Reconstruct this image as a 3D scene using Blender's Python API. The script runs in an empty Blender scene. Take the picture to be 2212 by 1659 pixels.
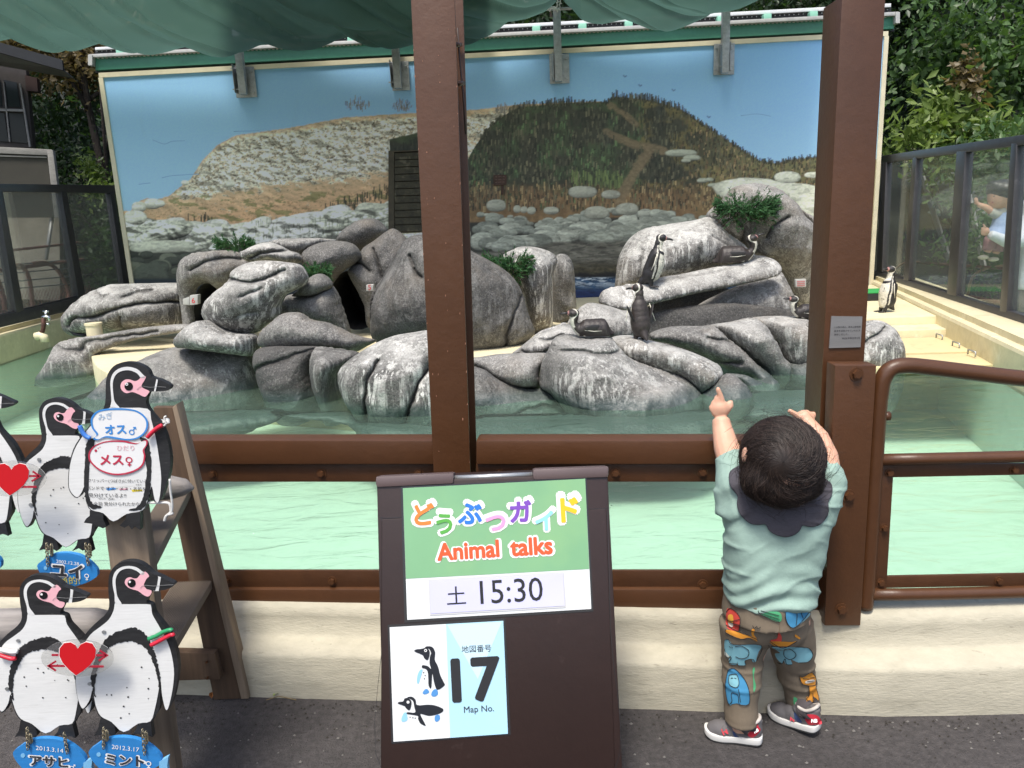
import bpy, bmesh, math, random
import numpy as np
from mathutils import Vector, Matrix, noise, Quaternion
from mathutils.geometry import delaunay_2d_cdt
random.seed(7); RNG = np.random.default_rng(7)
SC = bpy.context.scene; COL = SC.collection

# ---------------------------------------------------------------- camera, world, sun, exposure
FPX, CAMH, IW, IH = 1600.0, 1.25, 2212.0, 1659.0
_up = Vector((-306.0, 7257.0, FPX)).normalized()
_fw = (Vector((0, 0, -1)) - _up * Vector((0, 0, -1)).dot(_up)).normalized()
_rt = _fw.cross(_up)
cam_data = bpy.data.cameras.new('camera'); cam = bpy.data.objects.new('camera', cam_data); COL.objects.link(cam)
cam_data.sensor_width = 36.0; cam_data.lens = FPX / IW * 36.0; cam_data.clip_start = 0.05; cam_data.clip_end = 400
# world axes expressed in camera axes are _rt (X), _fw (Y), _up (Z)
cam.matrix_world = Matrix.Translation((0, 0, CAMH)) @ Matrix((_rt, _fw, _up)).to_4x4()
SC.camera = cam
SUN_EL, SUN_AZ = math.radians(66), math.radians(200)          # azimuth: the side the light comes from
world = bpy.data.worlds.new('World'); SC.world = world; world.use_nodes = True
_n = world.node_tree.nodes; _l = world.node_tree.links
_sky = _n.new('ShaderNodeTexSky'); _sky.sky_type = 'NISHITA'; _sky.sun_disc = False
_sky.sun_elevation = SUN_EL; _sky.sun_rotation = SUN_AZ; _sky.air_density = 1.0; _sky.dust_density = 3.5; _sky.ozone_density = 1.0
_l.new(_sky.outputs[0], _n['Background'].inputs[0]); _n['Background'].inputs[1].default_value = 0.118
sun_d = bpy.data.lights.new('sun', 'SUN'); sun_d.energy = 1.9; sun_d.angle = math.radians(12.0); sun_d.color = (1.0, 0.96, 0.88)
sun = bpy.data.objects.new('sun', sun_d); COL.objects.link(sun)
_sd = Vector((math.cos(SUN_EL) * math.sin(SUN_AZ), math.cos(SUN_EL) * math.cos(SUN_AZ), math.sin(SUN_EL)))
sun.rotation_euler = _sd.to_track_quat('Z', 'Y').to_euler()
SC.view_settings.view_transform = 'Standard'; SC.view_settings.look = 'None'
SC.view_settings.gamma = 1.0; SC.view_settings.exposure = 1.0; SC.view_settings.use_curve_mapping = False
SC.render.engine = 'CYCLES'
SC.cycles.max_bounces = 10; SC.cycles.transparent_max_bounces = 16; SC.cycles.caustics_reflective = False; SC.cycles.caustics_refractive = False

# ---------------------------------------------------------------- measuring helpers (sight lines of the photograph)
_R = np.array([list(_rt), list(_fw), list(_up)])
def ray(px, py):
    d = np.array([px - IW / 2, IH / 2 - py, -FPX]); return Vector(_R @ d)
def at(px, py, y):
    r = ray(px, py); return Vector((0, 0, CAMH)) + r * (y / r.y)
def gz(px, py, z):
    r = ray(px, py); return Vector((0, 0, CAMH)) + r * ((z - CAMH) / r.z)
class Plane:
    def __init__(s, p0, n): s.p0 = Vector(p0); s.n = Vector(n).normalized()      # n points at the viewer
    def __call__(s, px, py, off=0.0):
        o = Vector((0, 0, CAMH)); r = ray(px, py); p = s.p0 + s.n * off
        return o + r * ((p - o).dot(s.n) / r.dot(s.n))
def proj(P):                      # N x 3 -> picture coordinates, used for flat print laid out on the mural
    P = np.asarray(P) - np.array([0, 0, CAMH]); c = P @ _R
    return np.stack([IW / 2 + FPX * c[:, 0] / -c[:, 2], IH / 2 - FPX * c[:, 1] / -c[:, 2]], 1)
def crop(ox, oy, s): return lambda pts: [(ox + s * x, oy + s * y) for x, y in pts]
c4 = crop(0, 432, .2865); c5 = crop(345.6, 432, .3124); c6 = crop(950.4, 432, .3124); c7 = crop(1296, 345.6, .3125)
w1 = crop(0, 760.3, .3230)        # wooden signs, upper
w2 = crop(0, 1192.3, .2813)       # wooden signs, lower
ab = crop(803.5, 993.6, .4012)    # A-board

# ---------------------------------------------------------------- materials
def srgb(h):
    h = h.lstrip('#'); v = [int(h[i:i + 2], 16) / 255 for i in (0, 2, 4)]
    return tuple(c / 12.92 if c <= .04045 else ((c + .055) / 1.055) ** 2.4 for c in v)
MATS = {}
def mat(name, col, rough=.6, metal=0., var=None, bump=None, spec=.5, dirt=None, stretch=(1, 1, 1), attr=None, trans=None, coat=0.):
    if name in MATS: return MATS[name]
    if isinstance(col, str): col = srgb(col)
    m = bpy.data.materials.new(name); m.use_nodes = True; nt = m.node_tree; N = nt.nodes; L = nt.links
    b = N['Principled BSDF']; b.inputs['Roughness'].default_value = rough; b.inputs['Metallic'].default_value = metal
    b.inputs['Specular IOR Level'].default_value = spec; b.inputs['Base Color'].default_value = (*col, 1); b.inputs['Coat Weight'].default_value = coat
    tc = N.new('ShaderNodeTexCoord'); mp = N.new('ShaderNodeMapping'); mp.inputs['Scale'].default_value = stretch; L.new(tc.outputs['Object'], mp.inputs[0])
    cur = None
    if attr:
        a = N.new('ShaderNodeAttribute'); a.attribute_name = attr; cur = a.outputs['Color']
    def mix(fac, A, B, mode='MIX'):
        x = N.new('ShaderNodeMix'); x.data_type = 'RGBA'; x.blend_type = mode
        for s, v in ((0, fac), (6, A), (7, B)):
            if hasattr(v, 'links'): L.new(v, x.inputs[s])
            else: x.inputs[s].default_value = v if s == 0 else (*v[:3], 1)
        return x.outputs[2]
    def nz(scale, detail=4, rough_=.6):
        t = N.new('ShaderNodeTexNoise'); t.inputs['Scale'].default_value = scale; t.inputs['Detail'].default_value = detail
        t.inputs['Roughness'].default_value = rough_; L.new(mp.outputs[0], t.inputs[0]); return t.outputs['Fac']
    def ramp(src, lo, hi, a=0., b_=1.):
        r = N.new('ShaderNodeMapRange'); L.new(src, r.inputs[0])
        for i, v in enumerate((lo, hi, a, b_)): r.inputs[i + 1].default_value = v
        return r.outputs[0]
    if cur is None: cur = col
    if var:
        for sc, amt in (var if isinstance(var, list) else [var]):
            f = ramp(nz(sc), .3, .7, 1 - amt, 1 + amt)
            v = N.new('ShaderNodeCombineColor'); [L.new(f, v.inputs[i]) for i in range(3)]
            cur = mix(1.0, cur, v.outputs[0], 'MULTIPLY')
    if dirt:
        for dc, sc, lo, hi, amt in (dirt if isinstance(dirt, list) else [dirt]):
            cur = mix(ramp(nz(sc, 6), lo, hi, 0, amt), cur, srgb(dc) if isinstance(dc, str) else dc)
    if hasattr(cur, 'links'): L.new(cur, b.inputs['Base Color'])
    if bump:
        h = None
        for sc, st in (bump if isinstance(bump, list) else [bump]):
            bp = N.new('ShaderNodeBump'); bp.inputs['Distance'].default_value = st; bp.inputs['Strength'].default_value = 1.0
            L.new(nz(sc, 5), bp.inputs['Height'])
            if h: L.new(h, bp.inputs['Normal'])
            h = bp.outputs[0]
        L.new(h, b.inputs['Normal'])
    if trans:                                            # cloth or leaves that let light through
        t = N.new('ShaderNodeBsdfTranslucent'); t.inputs[0].default_value = (*trans[0], 1)
        if hasattr(cur, 'links') and trans[0] == 'same': L.new(cur, t.inputs[0])
        s = N.new('ShaderNodeMixShader'); s.inputs[0].default_value = trans[1]
        L.new(b.outputs[0], s.inputs[1]); L.new(t.outputs[0], s.inputs[2]); L.new(s.outputs[0], N['Material Output'].inputs[0])
        if len(trans) > 2:
            tr = N.new('ShaderNodeBsdfTransparent'); tr.inputs[0].default_value = (1, 1, 1, 1)
            s2 = N.new('ShaderNodeMixShader'); s2.inputs[0].default_value = trans[2]
            L.new(s.outputs[0], s2.inputs[1]); L.new(tr.outputs[0], s2.inputs[2]); L.new(s2.outputs[0], N['Material Output'].inputs[0])
    MATS[name] = m; return m
def glassy(name, tint, gloss, rough=.03, haze=0., hazecol=(.7, .75, .75)):
    m = bpy.data.materials.new(name); m.use_nodes = True; N = m.node_tree.nodes; L = m.node_tree.links
    N.remove(N['Principled BSDF']); t = N.new('ShaderNodeBsdfTransparent'); t.inputs[0].default_value = (*tint, 1)
    g = N.new('ShaderNodeBsdfGlossy'); g.inputs['Roughness'].default_value = rough
    d = N.new('ShaderNodeBsdfDiffuse'); d.inputs[0].default_value = (*hazecol, 1)
    m1 = N.new('ShaderNodeMixShader'); m1.inputs[0].default_value = haze; L.new(t.outputs[0], m1.inputs[1]); L.new(d.outputs[0], m1.inputs[2])
    fr = N.new('ShaderNodeFresnel'); fr.inputs[0].default_value = 1.33
    mu = N.new('ShaderNodeMath'); mu.operation = 'MULTIPLY'; mu.inputs[1].default_value = gloss; L.new(fr.outputs[0], mu.inputs[0])
    m2 = N.new('ShaderNodeMixShader'); L.new(mu.outputs[0], m2.inputs[0]); L.new(m1.outputs[0], m2.inputs[1]); L.new(g.outputs[0], m2.inputs[2])
    L.new(m2.outputs[0], N['Material Output'].inputs[0]); MATS[name] = m; return m, N, L, g, fr

# ---------------------------------------------------------------- object helpers
def tag(o, label=None, cat=None, group=None, kind=None):
    if label: o['label'] = label
    if cat: o['category'] = cat
    if group: o['group'] = group
    if kind: o['kind'] = kind
    return o
def thing(name, label, cat, loc=(0, 0, 0), group=None):
    o = bpy.data.objects.new(name, None); COL.objects.link(o); o.empty_display_size = .1; o.location = loc
    o['_m'] = 0; del o['_m']
    return tag(o, label, cat, group)
def wm(o):
    m = Matrix.Identity(4)
    while o:
        b = o.matrix_basis; m = (o.matrix_parent_inverse @ b if o.parent else b) @ m; o = o.parent
    return m
def link(o, parent=None):
    COL.objects.link(o)
    if parent: o.parent = parent; o.matrix_parent_inverse = wm(parent).inverted()
    return o
def mesh(name, v, f, m, parent=None, smooth=False):
    d = bpy.data.meshes.new(name); d.from_pydata([tuple(p) for p in v], [], [tuple(x) for x in f]); d.update()
    if m: d.materials.append(m)
    if smooth: d.polygons.foreach_set('use_smooth', [True] * len(d.polygons))
    return link(bpy.data.objects.new(name, d), parent)
def np_mesh(name, V, Fq, m, parent=None, smooth=False):
    V = np.asarray(V, np.float32); Fq = np.asarray(Fq, np.int32); k = Fq.shape[1]
    d = bpy.data.meshes.new(name); d.vertices.add(len(V)); d.vertices.foreach_set('co', V.ravel())
    d.loops.add(Fq.size); d.loops.foreach_set('vertex_index', Fq.ravel()); d.polygons.add(len(Fq))
    d.polygons.foreach_set('loop_start', np.arange(0, Fq.size, k, dtype=np.int32)); d.update(calc_edges=True); d.validate()
    if m: d.materials.append(m)
    if smooth: d.polygons.foreach_set('use_smooth', np.ones(len(d.polygons), bool))
    return link(bpy.data.objects.new(name, d), parent)
class MB:
    def __init__(s): s.v = []; s.f = []
    def add(s, v, f):
        n = len(s.v); s.v += [Vector(p) for p in v]; s.f += [tuple(i + n for i in x) for x in f]; return s
    def hexa(s, p):            # 8 corners: 4 front (ccw), 4 back
        return s.add(p, [(0, 1, 2, 3), (7, 6, 5, 4), (0, 4, 5, 1), (1, 5, 6, 2), (2, 6, 7, 3), (3, 7, 4, 0)])
    def box(s, c, d, M=None):
        x, y, z = d[0] / 2, d[1] / 2, d[2] / 2; c = Vector(c)
        p = [Vector(q) for q in ((-x, -y, -z), (x, -y, -z), (x, -y, z), (-x, -y, z), (-x, y, -z), (x, y, -z), (x, y, z), (-x, y, z))]
        return s.hexa([c + (M @ q if M else q) for q in p])
    def quadbox(s, pl, q, t, off=0.):   # four sight-line corners on a plane -> a slab of thickness t behind it
        a = [pl(x, y, off) for x, y in q]; return s.hexa(a + [p - pl.n * t for p in a])
    def tube(s, pts, r, n=10, cap=True):
        pts = [Vector(p) for p in pts]; R = r if isinstance(r, (list, tuple)) else [r] * len(pts)
        T = [(pts[min(i + 1, len(pts) - 1)] - pts[max(i - 1, 0)]).normalized() for i in range(len(pts))]
        a = T[0].orthogonal().normalized(); base = len(s.v); V = []; Fc = []
        for i, p in enumerate(pts):
            if i: a = (a - T[i] * a.dot(T[i])).normalized()
            b = T[i].cross(a)
            V += [p + (a * math.cos(2 * math.pi * k / n) + b * math.sin(2 * math.pi * k / n)) * R[i] for k in range(n)]
        for i in range(len(pts) - 1):
            for k in range(n): Fc.append((i * n + k, i * n + (k + 1) % n, (i + 1) * n + (k + 1) % n, (i + 1) * n + k))
        if cap: Fc += [tuple(range(n))[::-1], tuple((len(pts) - 1) * n + k for k in range(n))]
        return s.add(V, Fc)
    def ball(s, c, r, nu=10, nv=7, M=None):
        rr = r if isinstance(r, (tuple, list, Vector)) else (r, r, r); V = []; Fc = []
        for j in range(nv + 1):
            for i in range(nu):
                a = 2 * math.pi * i / nu; e = math.pi * j / nv
                q = Vector((rr[0] * math.sin(e) * math.cos(a), rr[1] * math.sin(e) * math.sin(a), rr[2] * math.cos(e)))
                V.append(Vector(c) + (M @ q if M else q))
        for j in range(nv):
            for i in range(nu): Fc.append((j * nu + i, (j + 1) * nu + i, (j + 1) * nu + (i + 1) % nu, j * nu + (i + 1) % nu))
        return s.add(V, Fc)
    def build(s, name, m, parent=None, smooth=False, bevel=0.):
        o = mesh(name, s.v, s.f, m, parent)
        if smooth or bevel:
            bm = bmesh.new(); bm.from_mesh(o.data)
            if smooth: bmesh.ops.remove_doubles(bm, verts=bm.verts, dist=1e-5)
            if bevel:
                try: bmesh.ops.bevel(bm, geom=[e for e in bm.edges if len(e.link_faces) == 2 and e.calc_face_angle(0) > .6], offset=bevel, segments=2, profile=.6, affect='EDGES')
                except Exception: pass
            bmesh.ops.recalc_face_normals(bm, faces=bm.faces); bm.to_mesh(o.data); bm.free()
            o.data.polygons.foreach_set('use_smooth', [True] * len(o.data.polygons))
            if bevel or smooth == 'auto': o.data.set_sharp_from_angle(angle=math.radians(38))
        return o
def spline(pts, n=6, closed=True):
    P = [Vector((*p, 0)) if len(p) == 2 else Vector(p) for p in pts]; out = []; N = len(P)
    for i in range(N if closed else N - 1):
        a, b, c, d = (P[(i + k - 1) % N] for k in range(4)) if closed else (P[max(i - 1, 0)], P[i], P[i + 1], P[min(i + 2, N - 1)])
        for k in range(n):
            t = k / n; out.append(.5 * ((2 * b) + (c - a) * t + (2 * a - 5 * b + 4 * c - d) * t * t + (3 * b - a - 3 * c + d) * t ** 3))
    if not closed: out.append(P[-1])
    return [(p.x, p.y) for p in out] if len(pts[0]) == 2 else out
def plate(name, pl, pts, m, parent=None, t=.002, off=0., smooth_n=0, bevel=0.):
    """flat shape given by sight lines on plane pl, front face at off, thickness t behind it"""
    if smooth_n: pts = spline(pts, smooth_n)
    A = [pl(x, y, off) for x, y in pts]; n = len(A); B = [p - pl.n * t for p in A]
    return mesh(name, A + B, [tuple(range(n))] + [tuple(range(2 * n - 1, n - 1, -1))] + [(i, i + n, (i + 1) % n + n, (i + 1) % n) for i in range(n)], m, parent)
def sheet(mb, pl, pts, off=0., smooth_n=0):
    if smooth_n: pts = spline(pts, smooth_n)
    A = [pl(x, y, off) for x, y in pts]; mb.add(A, [tuple(range(len(A)))]); return mb
def remesh(name, mb, voxel, m, parent=None, smooth=4):
    o = mb.build(name, m, parent); md = o.modifiers.new('r', 'REMESH'); md.mode = 'VOXEL'; md.voxel_size = voxel
    sm = o.modifiers.new('s', 'SMOOTH'); sm.iterations = smooth; sm.factor = .5
    dg = bpy.context.evaluated_depsgraph_get(); dg.update(); d = bpy.data.meshes.new_from_object(o.evaluated_get(dg), depsgraph=dg)
    o.modifiers.clear(); old = o.data; o.data = d; bpy.data.meshes.remove(old); d.name = name
    d.materials.clear(); d.materials.append(m); d.polygons.foreach_set('use_smooth', [True] * len(d.polygons)); return o
def coords(o): a = np.empty(len(o.data.vertices) * 3, np.float32); o.data.vertices.foreach_get('co', a); return a.reshape(-1, 3)
def setco(o, a): o.data.vertices.foreach_set('co', np.asarray(a, np.float32).ravel()); o.data.update()
def paint(o, C, name='Col'):
    at_ = o.data.color_attributes.new(name, 'FLOAT_COLOR', 'POINT'); C = np.asarray(C, np.float32)
    at_.data.foreach_set('color', np.concatenate([C, np.ones((len(C), 1), np.float32)], 1).ravel())
def text(name, body, A, B, n, m, parent=None, off=.0006, fat=0., extrude=0., shear=0., hscale=1., kind=None, center=True):
    """lettering whose baseline runs from A to B (world points) on a surface with normal n"""
    c = bpy.data.curves.new(name, 'FONT'); c.body = body; c.size = 1; c.extrude = extrude; c.shear = shear; c.resolution_u = 3
    t = bpy.data.objects.new(name, c); COL.objects.link(t); dg = bpy.context.evaluated_depsgraph_get(); dg.update()
    d = bpy.data.meshes.new_from_object(t.evaluated_get(dg), depsgraph=dg); bpy.data.objects.remove(t); bpy.data.curves.remove(c)
    a = np.empty(len(d.vertices) * 3, np.float32); d.vertices.foreach_get('co', a); a = a.reshape(-1, 3)
    x0, x1 = a[:, 0].min(), a[:, 0].max(); L = (B - A).length; s = L / (x1 - x0); u = (B - A).normalized(); v = n.cross(u).normalized()
    if fat > .03:                          # thick rounded strokes: the same glyphs shifted round a small circle
        K = 10; nv_ = len(a); fs = [tuple(p.vertices) for p in d.polygons]; B_ = [a + np.array([fat * math.cos(q), fat * math.sin(q), .00012 * (i + 1)]) for i, q in enumerate(np.linspace(0, 2 * math.pi, K + 1)[:-1])] + [a]
        bpy.data.meshes.remove(d); d = bpy.data.meshes.new(name); a = np.concatenate(B_); d.from_pydata([tuple(q) for q in a], [], [tuple(i + nv_ * j for i in f) for j in range(K + 1) for f in fs]); a = a.astype(np.float32)
    W = np.outer((a[:, 0] - x0) * s, np.array(u)) + np.outer(a[:, 1] * s * hscale, np.array(v)) + np.outer(a[:, 2] * s + off, np.array(n)) + np.array(A)
    d.vertices.foreach_set('co', W.astype(np.float32).ravel()); d.update(); d.materials.clear(); d.materials.append(m); d.name = name
    return link(bpy.data.objects.new(name, d), parent)
def ptext(name, body, pl, a, b, m, parent=None, off=.0006, **k):
    return text(name, body, pl(*a, off=0), pl(*b, off=0), pl.n, m, parent, off=off, **k)
def fbm(p, s=1., o=4): return noise.fractal(Vector(p) * s, .6, 2.1, o)
# vectorised value noise for prints
_T = RNG.random((256, 256)).astype(np.float32)
def vn(x, y):
    xi = np.floor(x).astype(int); yi = np.floor(y).astype(int); fx = x - xi; fy = y - yi; fx = fx * fx * (3 - 2 * fx); fy = fy * fy * (3 - 2 * fy)
    g = lambda a, b: _T[a & 255, b & 255]
    return (g(xi, yi) * (1 - fx) + g(xi + 1, yi) * fx) * (1 - fy) + (g(xi, yi + 1) * (1 - fx) + g(xi + 1, yi + 1) * fx) * fy
def fb(x, y, o=4):
    s = 0; a = .5
    for i in range(o): s = s + a * vn(x * 2 ** i + 17 * i, y * 2 ** i + 31 * i); a *= .55
    return s / 1.0
def seg_dist(P, poly):
    d = np.full(len(P), 1e9)
    for (ax, ay), (bx, by) in zip(poly[:-1], poly[1:]):
        v = np.array([bx - ax, by - ay]); w = P - np.array([ax, ay]); t = np.clip((w @ v) / max(v @ v, 1e-9), 0, 1)
        d = np.minimum(d, np.hypot(*(w - np.outer(t, v)).T))
    return d
def inside(P, poly):
    x, y = P[:, 0], P[:, 1]; r = np.zeros(len(P), bool); n = len(poly)
    for i in range(n):
        (ax, ay), (bx, by) = poly[i], poly[(i + 1) % n]
        if ay == by: continue
        c = (ay > y) != (by > y); r ^= c & (x < (bx - ax) * (y - ay) / (by - ay) + ax)
    return r

# ================================================================ SETTING: ground, pool, walls
M_ASPH = mat('asphalt', (.062, .056, .055), .9, var=[(60, .35), (4, .15)], bump=[(180, .004), (45, .006)], dirt=[((.16, .15, .14), 260, .62, .72, .6), ((.025, .022, .02), 2.2, .5, .75, .5)])
M_CREAM = mat('cream_paint', srgb('#b0aa97'), .72, var=[(3, .10), (26, .06)], bump=[(9, .003), (70, .0014)], stretch=(1, 1, 3.2), dirt=[('#6f6a58', 5, .52, .8, .45), ('#3f3a2c', 24, .62, .76, .5)])
M_POOLC = mat('pool_cream_paint', srgb('#d6cba8'), .55, var=[(2, .08), (14, .06)], bump=[(12, .004)], dirt=[('#a09468', 3, .58, .8, .5), ('#ece6d2', 7, .6, .75, .6)])
M_MINT = mat('pool_mint_paint', (.60, .69, .58), .7, var=[(1.3, .05), (9, .03)], dirt=[('#88b894', 5, .6, .8, .3)])

def ground_sheet(name, x0, x1, y0, y1, z, m, n=2, kind='structure'):
    o = mesh(name, [(x0, y0, z), (x1, y0, z), (x1, y1, z), (x0, y1, z)], [(0, 1, 2, 3)], m); return tag(o, kind=kind)
def fence_y(x): return 1.84 - .115 * x if x < .9 else 1.84 - .1035 - .03 * (x - .9)
# asphalt path in front of the pool (it stops under the kerb wall)
xs = [-14, -6, -3, -1, 0, .9, 1.6, 3, 8]
V = []; 
for x in xs: V += [(x, -12, 0), (x, fence_y(x) + .02, 0)]
asph = tag(mesh('asphalt_path', V, [(2 * i, 2 * i + 2, 2 * i + 3, 2 * i + 1) for i in range(len(xs) - 1)], M_ASPH), kind='structure')
# earth far around and behind the enclosure: one frame-shaped terrain sheet sunk below the pool
M_EARTH = mat('earth', (.012, .014, .008), .95, var=(2, .4), bump=(9, .03))
V = []; Fq = []
n = 41
for j in range(n):
    for i in range(n):
        x = -60 + 120 * i / (n - 1); y = -30 + 110 * j / (n - 1)
        h = -1.25 + max(0, (y - 15)) * .42 + max(0, abs(x) - 12) * .10 * (y > 4)
        if y > 15: h += 1.1 + noise.noise(Vector((x * .15, y * .15, 0))) * .8
        V.append((x, y, h))
for j in range(n - 1):
    for i in range(n - 1): a = j * n + i; Fq.append((a, a + 1, a + 1 + n, a + n))
tag(mesh('hillside_ground', V, Fq, M_EARTH, smooth=True), kind='structure')

# low outer wall of the pool, a ledge half way up (an extruded profile following the fence)
prof = [(-.118, -.05), (-.112, .02), (-.110, .118), (-.104, .130), (-.052, .142), (-.040, .150), (-.034, .200), (-.030, .225), (.0, .236), (.05, .236), (.055, -1.1)]
xs = np.concatenate([np.linspace(-9, -2, 12), np.linspace(-1.9, 2.4, 130), np.linspace(2.6, 7, 10)])
V = []; Fq = []; K = len(prof)
for x in xs:
    for (dy, z) in prof:
        w = .0025 * noise.noise(Vector((x * 3, z * 4, dy * 10))) + .0012 * noise.noise(Vector((x * 22, z * 30, 3)))
        V.append((x, fence_y(x) + dy + w, z + w * .8))
for i in range(len(xs) - 1):
    for k in range(K - 1): a = i * K + k; Fq.append((a, a + K, a + K + 1, a + 1))
tag(mesh('pool_wall', V, Fq, M_CREAM, smooth=True), 'low cream painted concrete wall with a ledge, under the brown railing', 'wall')

# basin floor, water
WZ = -.26
tag(mesh('pool_floor', [(-9, 1.9, -.98), (9, 1.5, -.98), (9, 13.5, -.98), (-9, 13.5, -.98)], [(0, 1, 2, 3)], M_MINT), kind='structure')
mw, N, L, g, fr = glassy('water', (.80, .95, .88), .55, .03, .07, (.50, .70, .55))
tcw = N.new('ShaderNodeTexCoord'); mpw = N.new('ShaderNodeMapping'); mpw.inputs['Scale'].default_value = (.9, 2.3, 1); L.new(tcw.outputs['Object'], mpw.inputs[0])
nw = N.new('ShaderNodeTexNoise'); nw.inputs['Scale'].default_value = 3.1; nw.inputs['Detail'].default_value = 5; nw.inputs['Distortion'].default_value = .8; L.new(mpw.outputs[0], nw.inputs[0])
bw = N.new('ShaderNodeBump'); bw.inputs['Distance'].default_value = .038; L.new(nw.outputs[0], bw.inputs['Height'])
L.new(bw.outputs[0], g.inputs['Normal']); L.new(bw.outputs[0], fr.inputs['Normal'])
tag(mesh('pool_water', [(-7.6, 2.0, WZ), (7.4, 1.8, WZ), (7.4, 12.5, WZ), (-7.6, 12.5, WZ)], [(0, 1, 2, 3)], mw), kind='structure')

# left and right basin walls (battered, with a flat top)
def side_wall(name, a, b, ztop, wtop, side, label, back):
    a = Vector((*a, 0)); b = Vector((*b, 0)); u = (b - a).normalized(); nn = Vector((u.y, -u.x, 0)) * side
    P = [(.0, -1.0), (.0, ztop - .03), (.012, ztop), (wtop, ztop), (wtop, ztop + .06), (back, ztop + .06), (back, -1.2)]
    V = []; Fq = []; m = 40; K = len(P)
    for i in range(m + 1):
        p = a.lerp(b, i / m)
        for d, z in P: V.append(p + nn * (d + .006 * noise.noise(Vector((i * .7, z * 4, d)))) + Vector((0, 0, z)))
    for i in range(m):
        for k in range(K - 1): q = i * K + k; Fq.append((q, q + 1, q + K + 1, q + K))
    return tag(mesh(name, V, Fq, M_POOLC, smooth=False), label, 'wall')
side_wall('basin_wall', (-5.72, 3.0), (-6.92, 13.0), .10, .10, -1, 'cream basin wall on the left carrying the tap, under the glass screen', .55)
side_wall('basin_wall', (3.30, 3.0), (5.98, 12.3), .05, .10, 1, 'cream basin wall on the right, under the glass screen behind the child', .6)

for nm_, a_, b_ in (('left', (-5.70, 3.0), (-6.90, 13.0)), ('right', (3.28, 3.0), (5.96, 12.3))):
    tag(mesh('basin_lining', [(*a_, -.99), (*b_, -.99), (*b_, WZ - .015), (*a_, WZ - .015)], [(0, 1, 2, 3)], M_MINT), kind='structure')
# cream platform behind the rocks, right-hand deck with steps, lid plates
def prism(name, pts, z0, z1, m, parent=None, bevel=.012):
    n = len(pts); v = [(x, y, z1) for x, y in pts] + [(x, y, z0) for x, y in pts]
    mb = MB(); mb.add(v, [tuple(range(n)), tuple(range(2 * n - 1, n - 1, -1))] + [(i, i + n, (i + 1) % n + n, (i + 1) % n) for i in range(n)])
    return mb.build(name, m, parent, bevel=bevel)
tag(prism('back_platform', [(-4.6, 9.4), (-3.2, 8.6), (-2.0, 8.1), (-1.1, 7.7), (-.35, 6.95), (.5, 6.9), (1.4, 7.6), (2.6, 8.2), (3.1, 8.6), (3.1, 12.0), (-6.6, 12.0), (-5.5, 10.2)], -.98, -.012, M_POOLC), kind='structure')
tag(prism('right_deck', [(3.12, 8.6), (4.0, 8.35), (4.87, 8.3), (5.95, 12.0), (3.12, 12.0)], -.98, 0., M_POOLC), kind='structure')
deck = thing('stepped_deck', 'cream stepped deck leading down into the water at the right', 'steps', (4, 7.6, -.2))
prism('step', [(3.3, 7.95), (4.78, 7.9), (4.88, 8.296), (3.3, 8.346)], -.98, -.085, M_POOLC, deck)
M_LID = mat('lid_plate', srgb('#d2c396'), .5, var=[(2, .08)], dirt=[('#8d8158', 5, .6, .8, .4)])
prism('lid_plate', [(3.2, 7.12), (4.52, 7.02), (4.74, 7.88), (3.2, 7.93)], -.235, -.165, M_LID, deck, .006)
prism('lid_plate', [(3.2, 6.52), (4.36, 6.45), (4.51, 7.0), (3.2, 7.10)], -.245, -.178, M_LID, deck, .006)
M_STEEL = mat('galvanised_steel', (.42, .43, .43), .45, .7, var=[(14, .2), (60, .1)], bump=(60, .0006))
for y, x in ((7.7, 4.62), (7.2, 4.50), (6.75, 4.38)):
    MB().tube([(x - .06, y, -.165), (x - .06, y, -.12), (x - .045, y + .14, -.12), (x - .045, y + .14, -.165)], .008, 6).build('handle', M_STEEL, deck, smooth=True)
MB().tube([gz(1995, 665, -.15), gz(2165, 792, -.17)], .012, 6).build('edge_rod', mat('white_pipe', (.6, .58, .5), .5), deck, smooth=True)

# round cream pad rising from the water on the left
pad = [gz(x, y, -.05) for x, y in [(197, 768), (205, 757), (235, 746), (290, 733), (345, 722), (398, 711), (430, 740), (400, 775), (350, 800), (290, 812), (235, 806), (206, 788)]]
pad = spline([(p.x, p.y) for p in pad], 5)
tag(prism('basin_pad', pad, -.98, -.05, M_POOLC, bevel=.02), 'round cream concrete pad rising from the water between left rocks', 'platform')

# mint light well: small leaves, twigs and grit on the asphalt
def chips(name, n, area, size, m):
    V = []; Fq = []
    for i in range(n):
        x = RNG.uniform(*area[0]); y = RNG.uniform(*area[1]); s = size * RNG.uniform(.5, 1.6); a = RNG.uniform(0, 6.28); k = len(V)
        lim = fence_y(x) - .13
        if y > lim: y = lim - abs(RNG.normal(0, .05))
        V += [(x + s * math.cos(a + t), y + s * math.sin(a + t) * .7, .001 + (j == 4) * s * .8) for j, t in enumerate((0, 1.6, 3.1, 4.7))] + [(x, y, .002 + s * .7)]
        Fq += [(k, k + 1, k + 4), (k + 1, k + 2, k + 4), (k + 2, k + 3, k + 4), (k + 3, k, k + 4)]
    return tag(mesh(name, V, Fq, m), kind='stuff')
chips('loose_grit', 900, ((-2.2, 1.8), (.7, 1.75)), .0035, mat('grit', (.17, .16, .145), .9))
chips('wall_foot_dirt', 700, ((-2.2, 1.8), (1.8, 2.4)), .0028, mat('dirt', (.035, .03, .024), .95))
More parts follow.
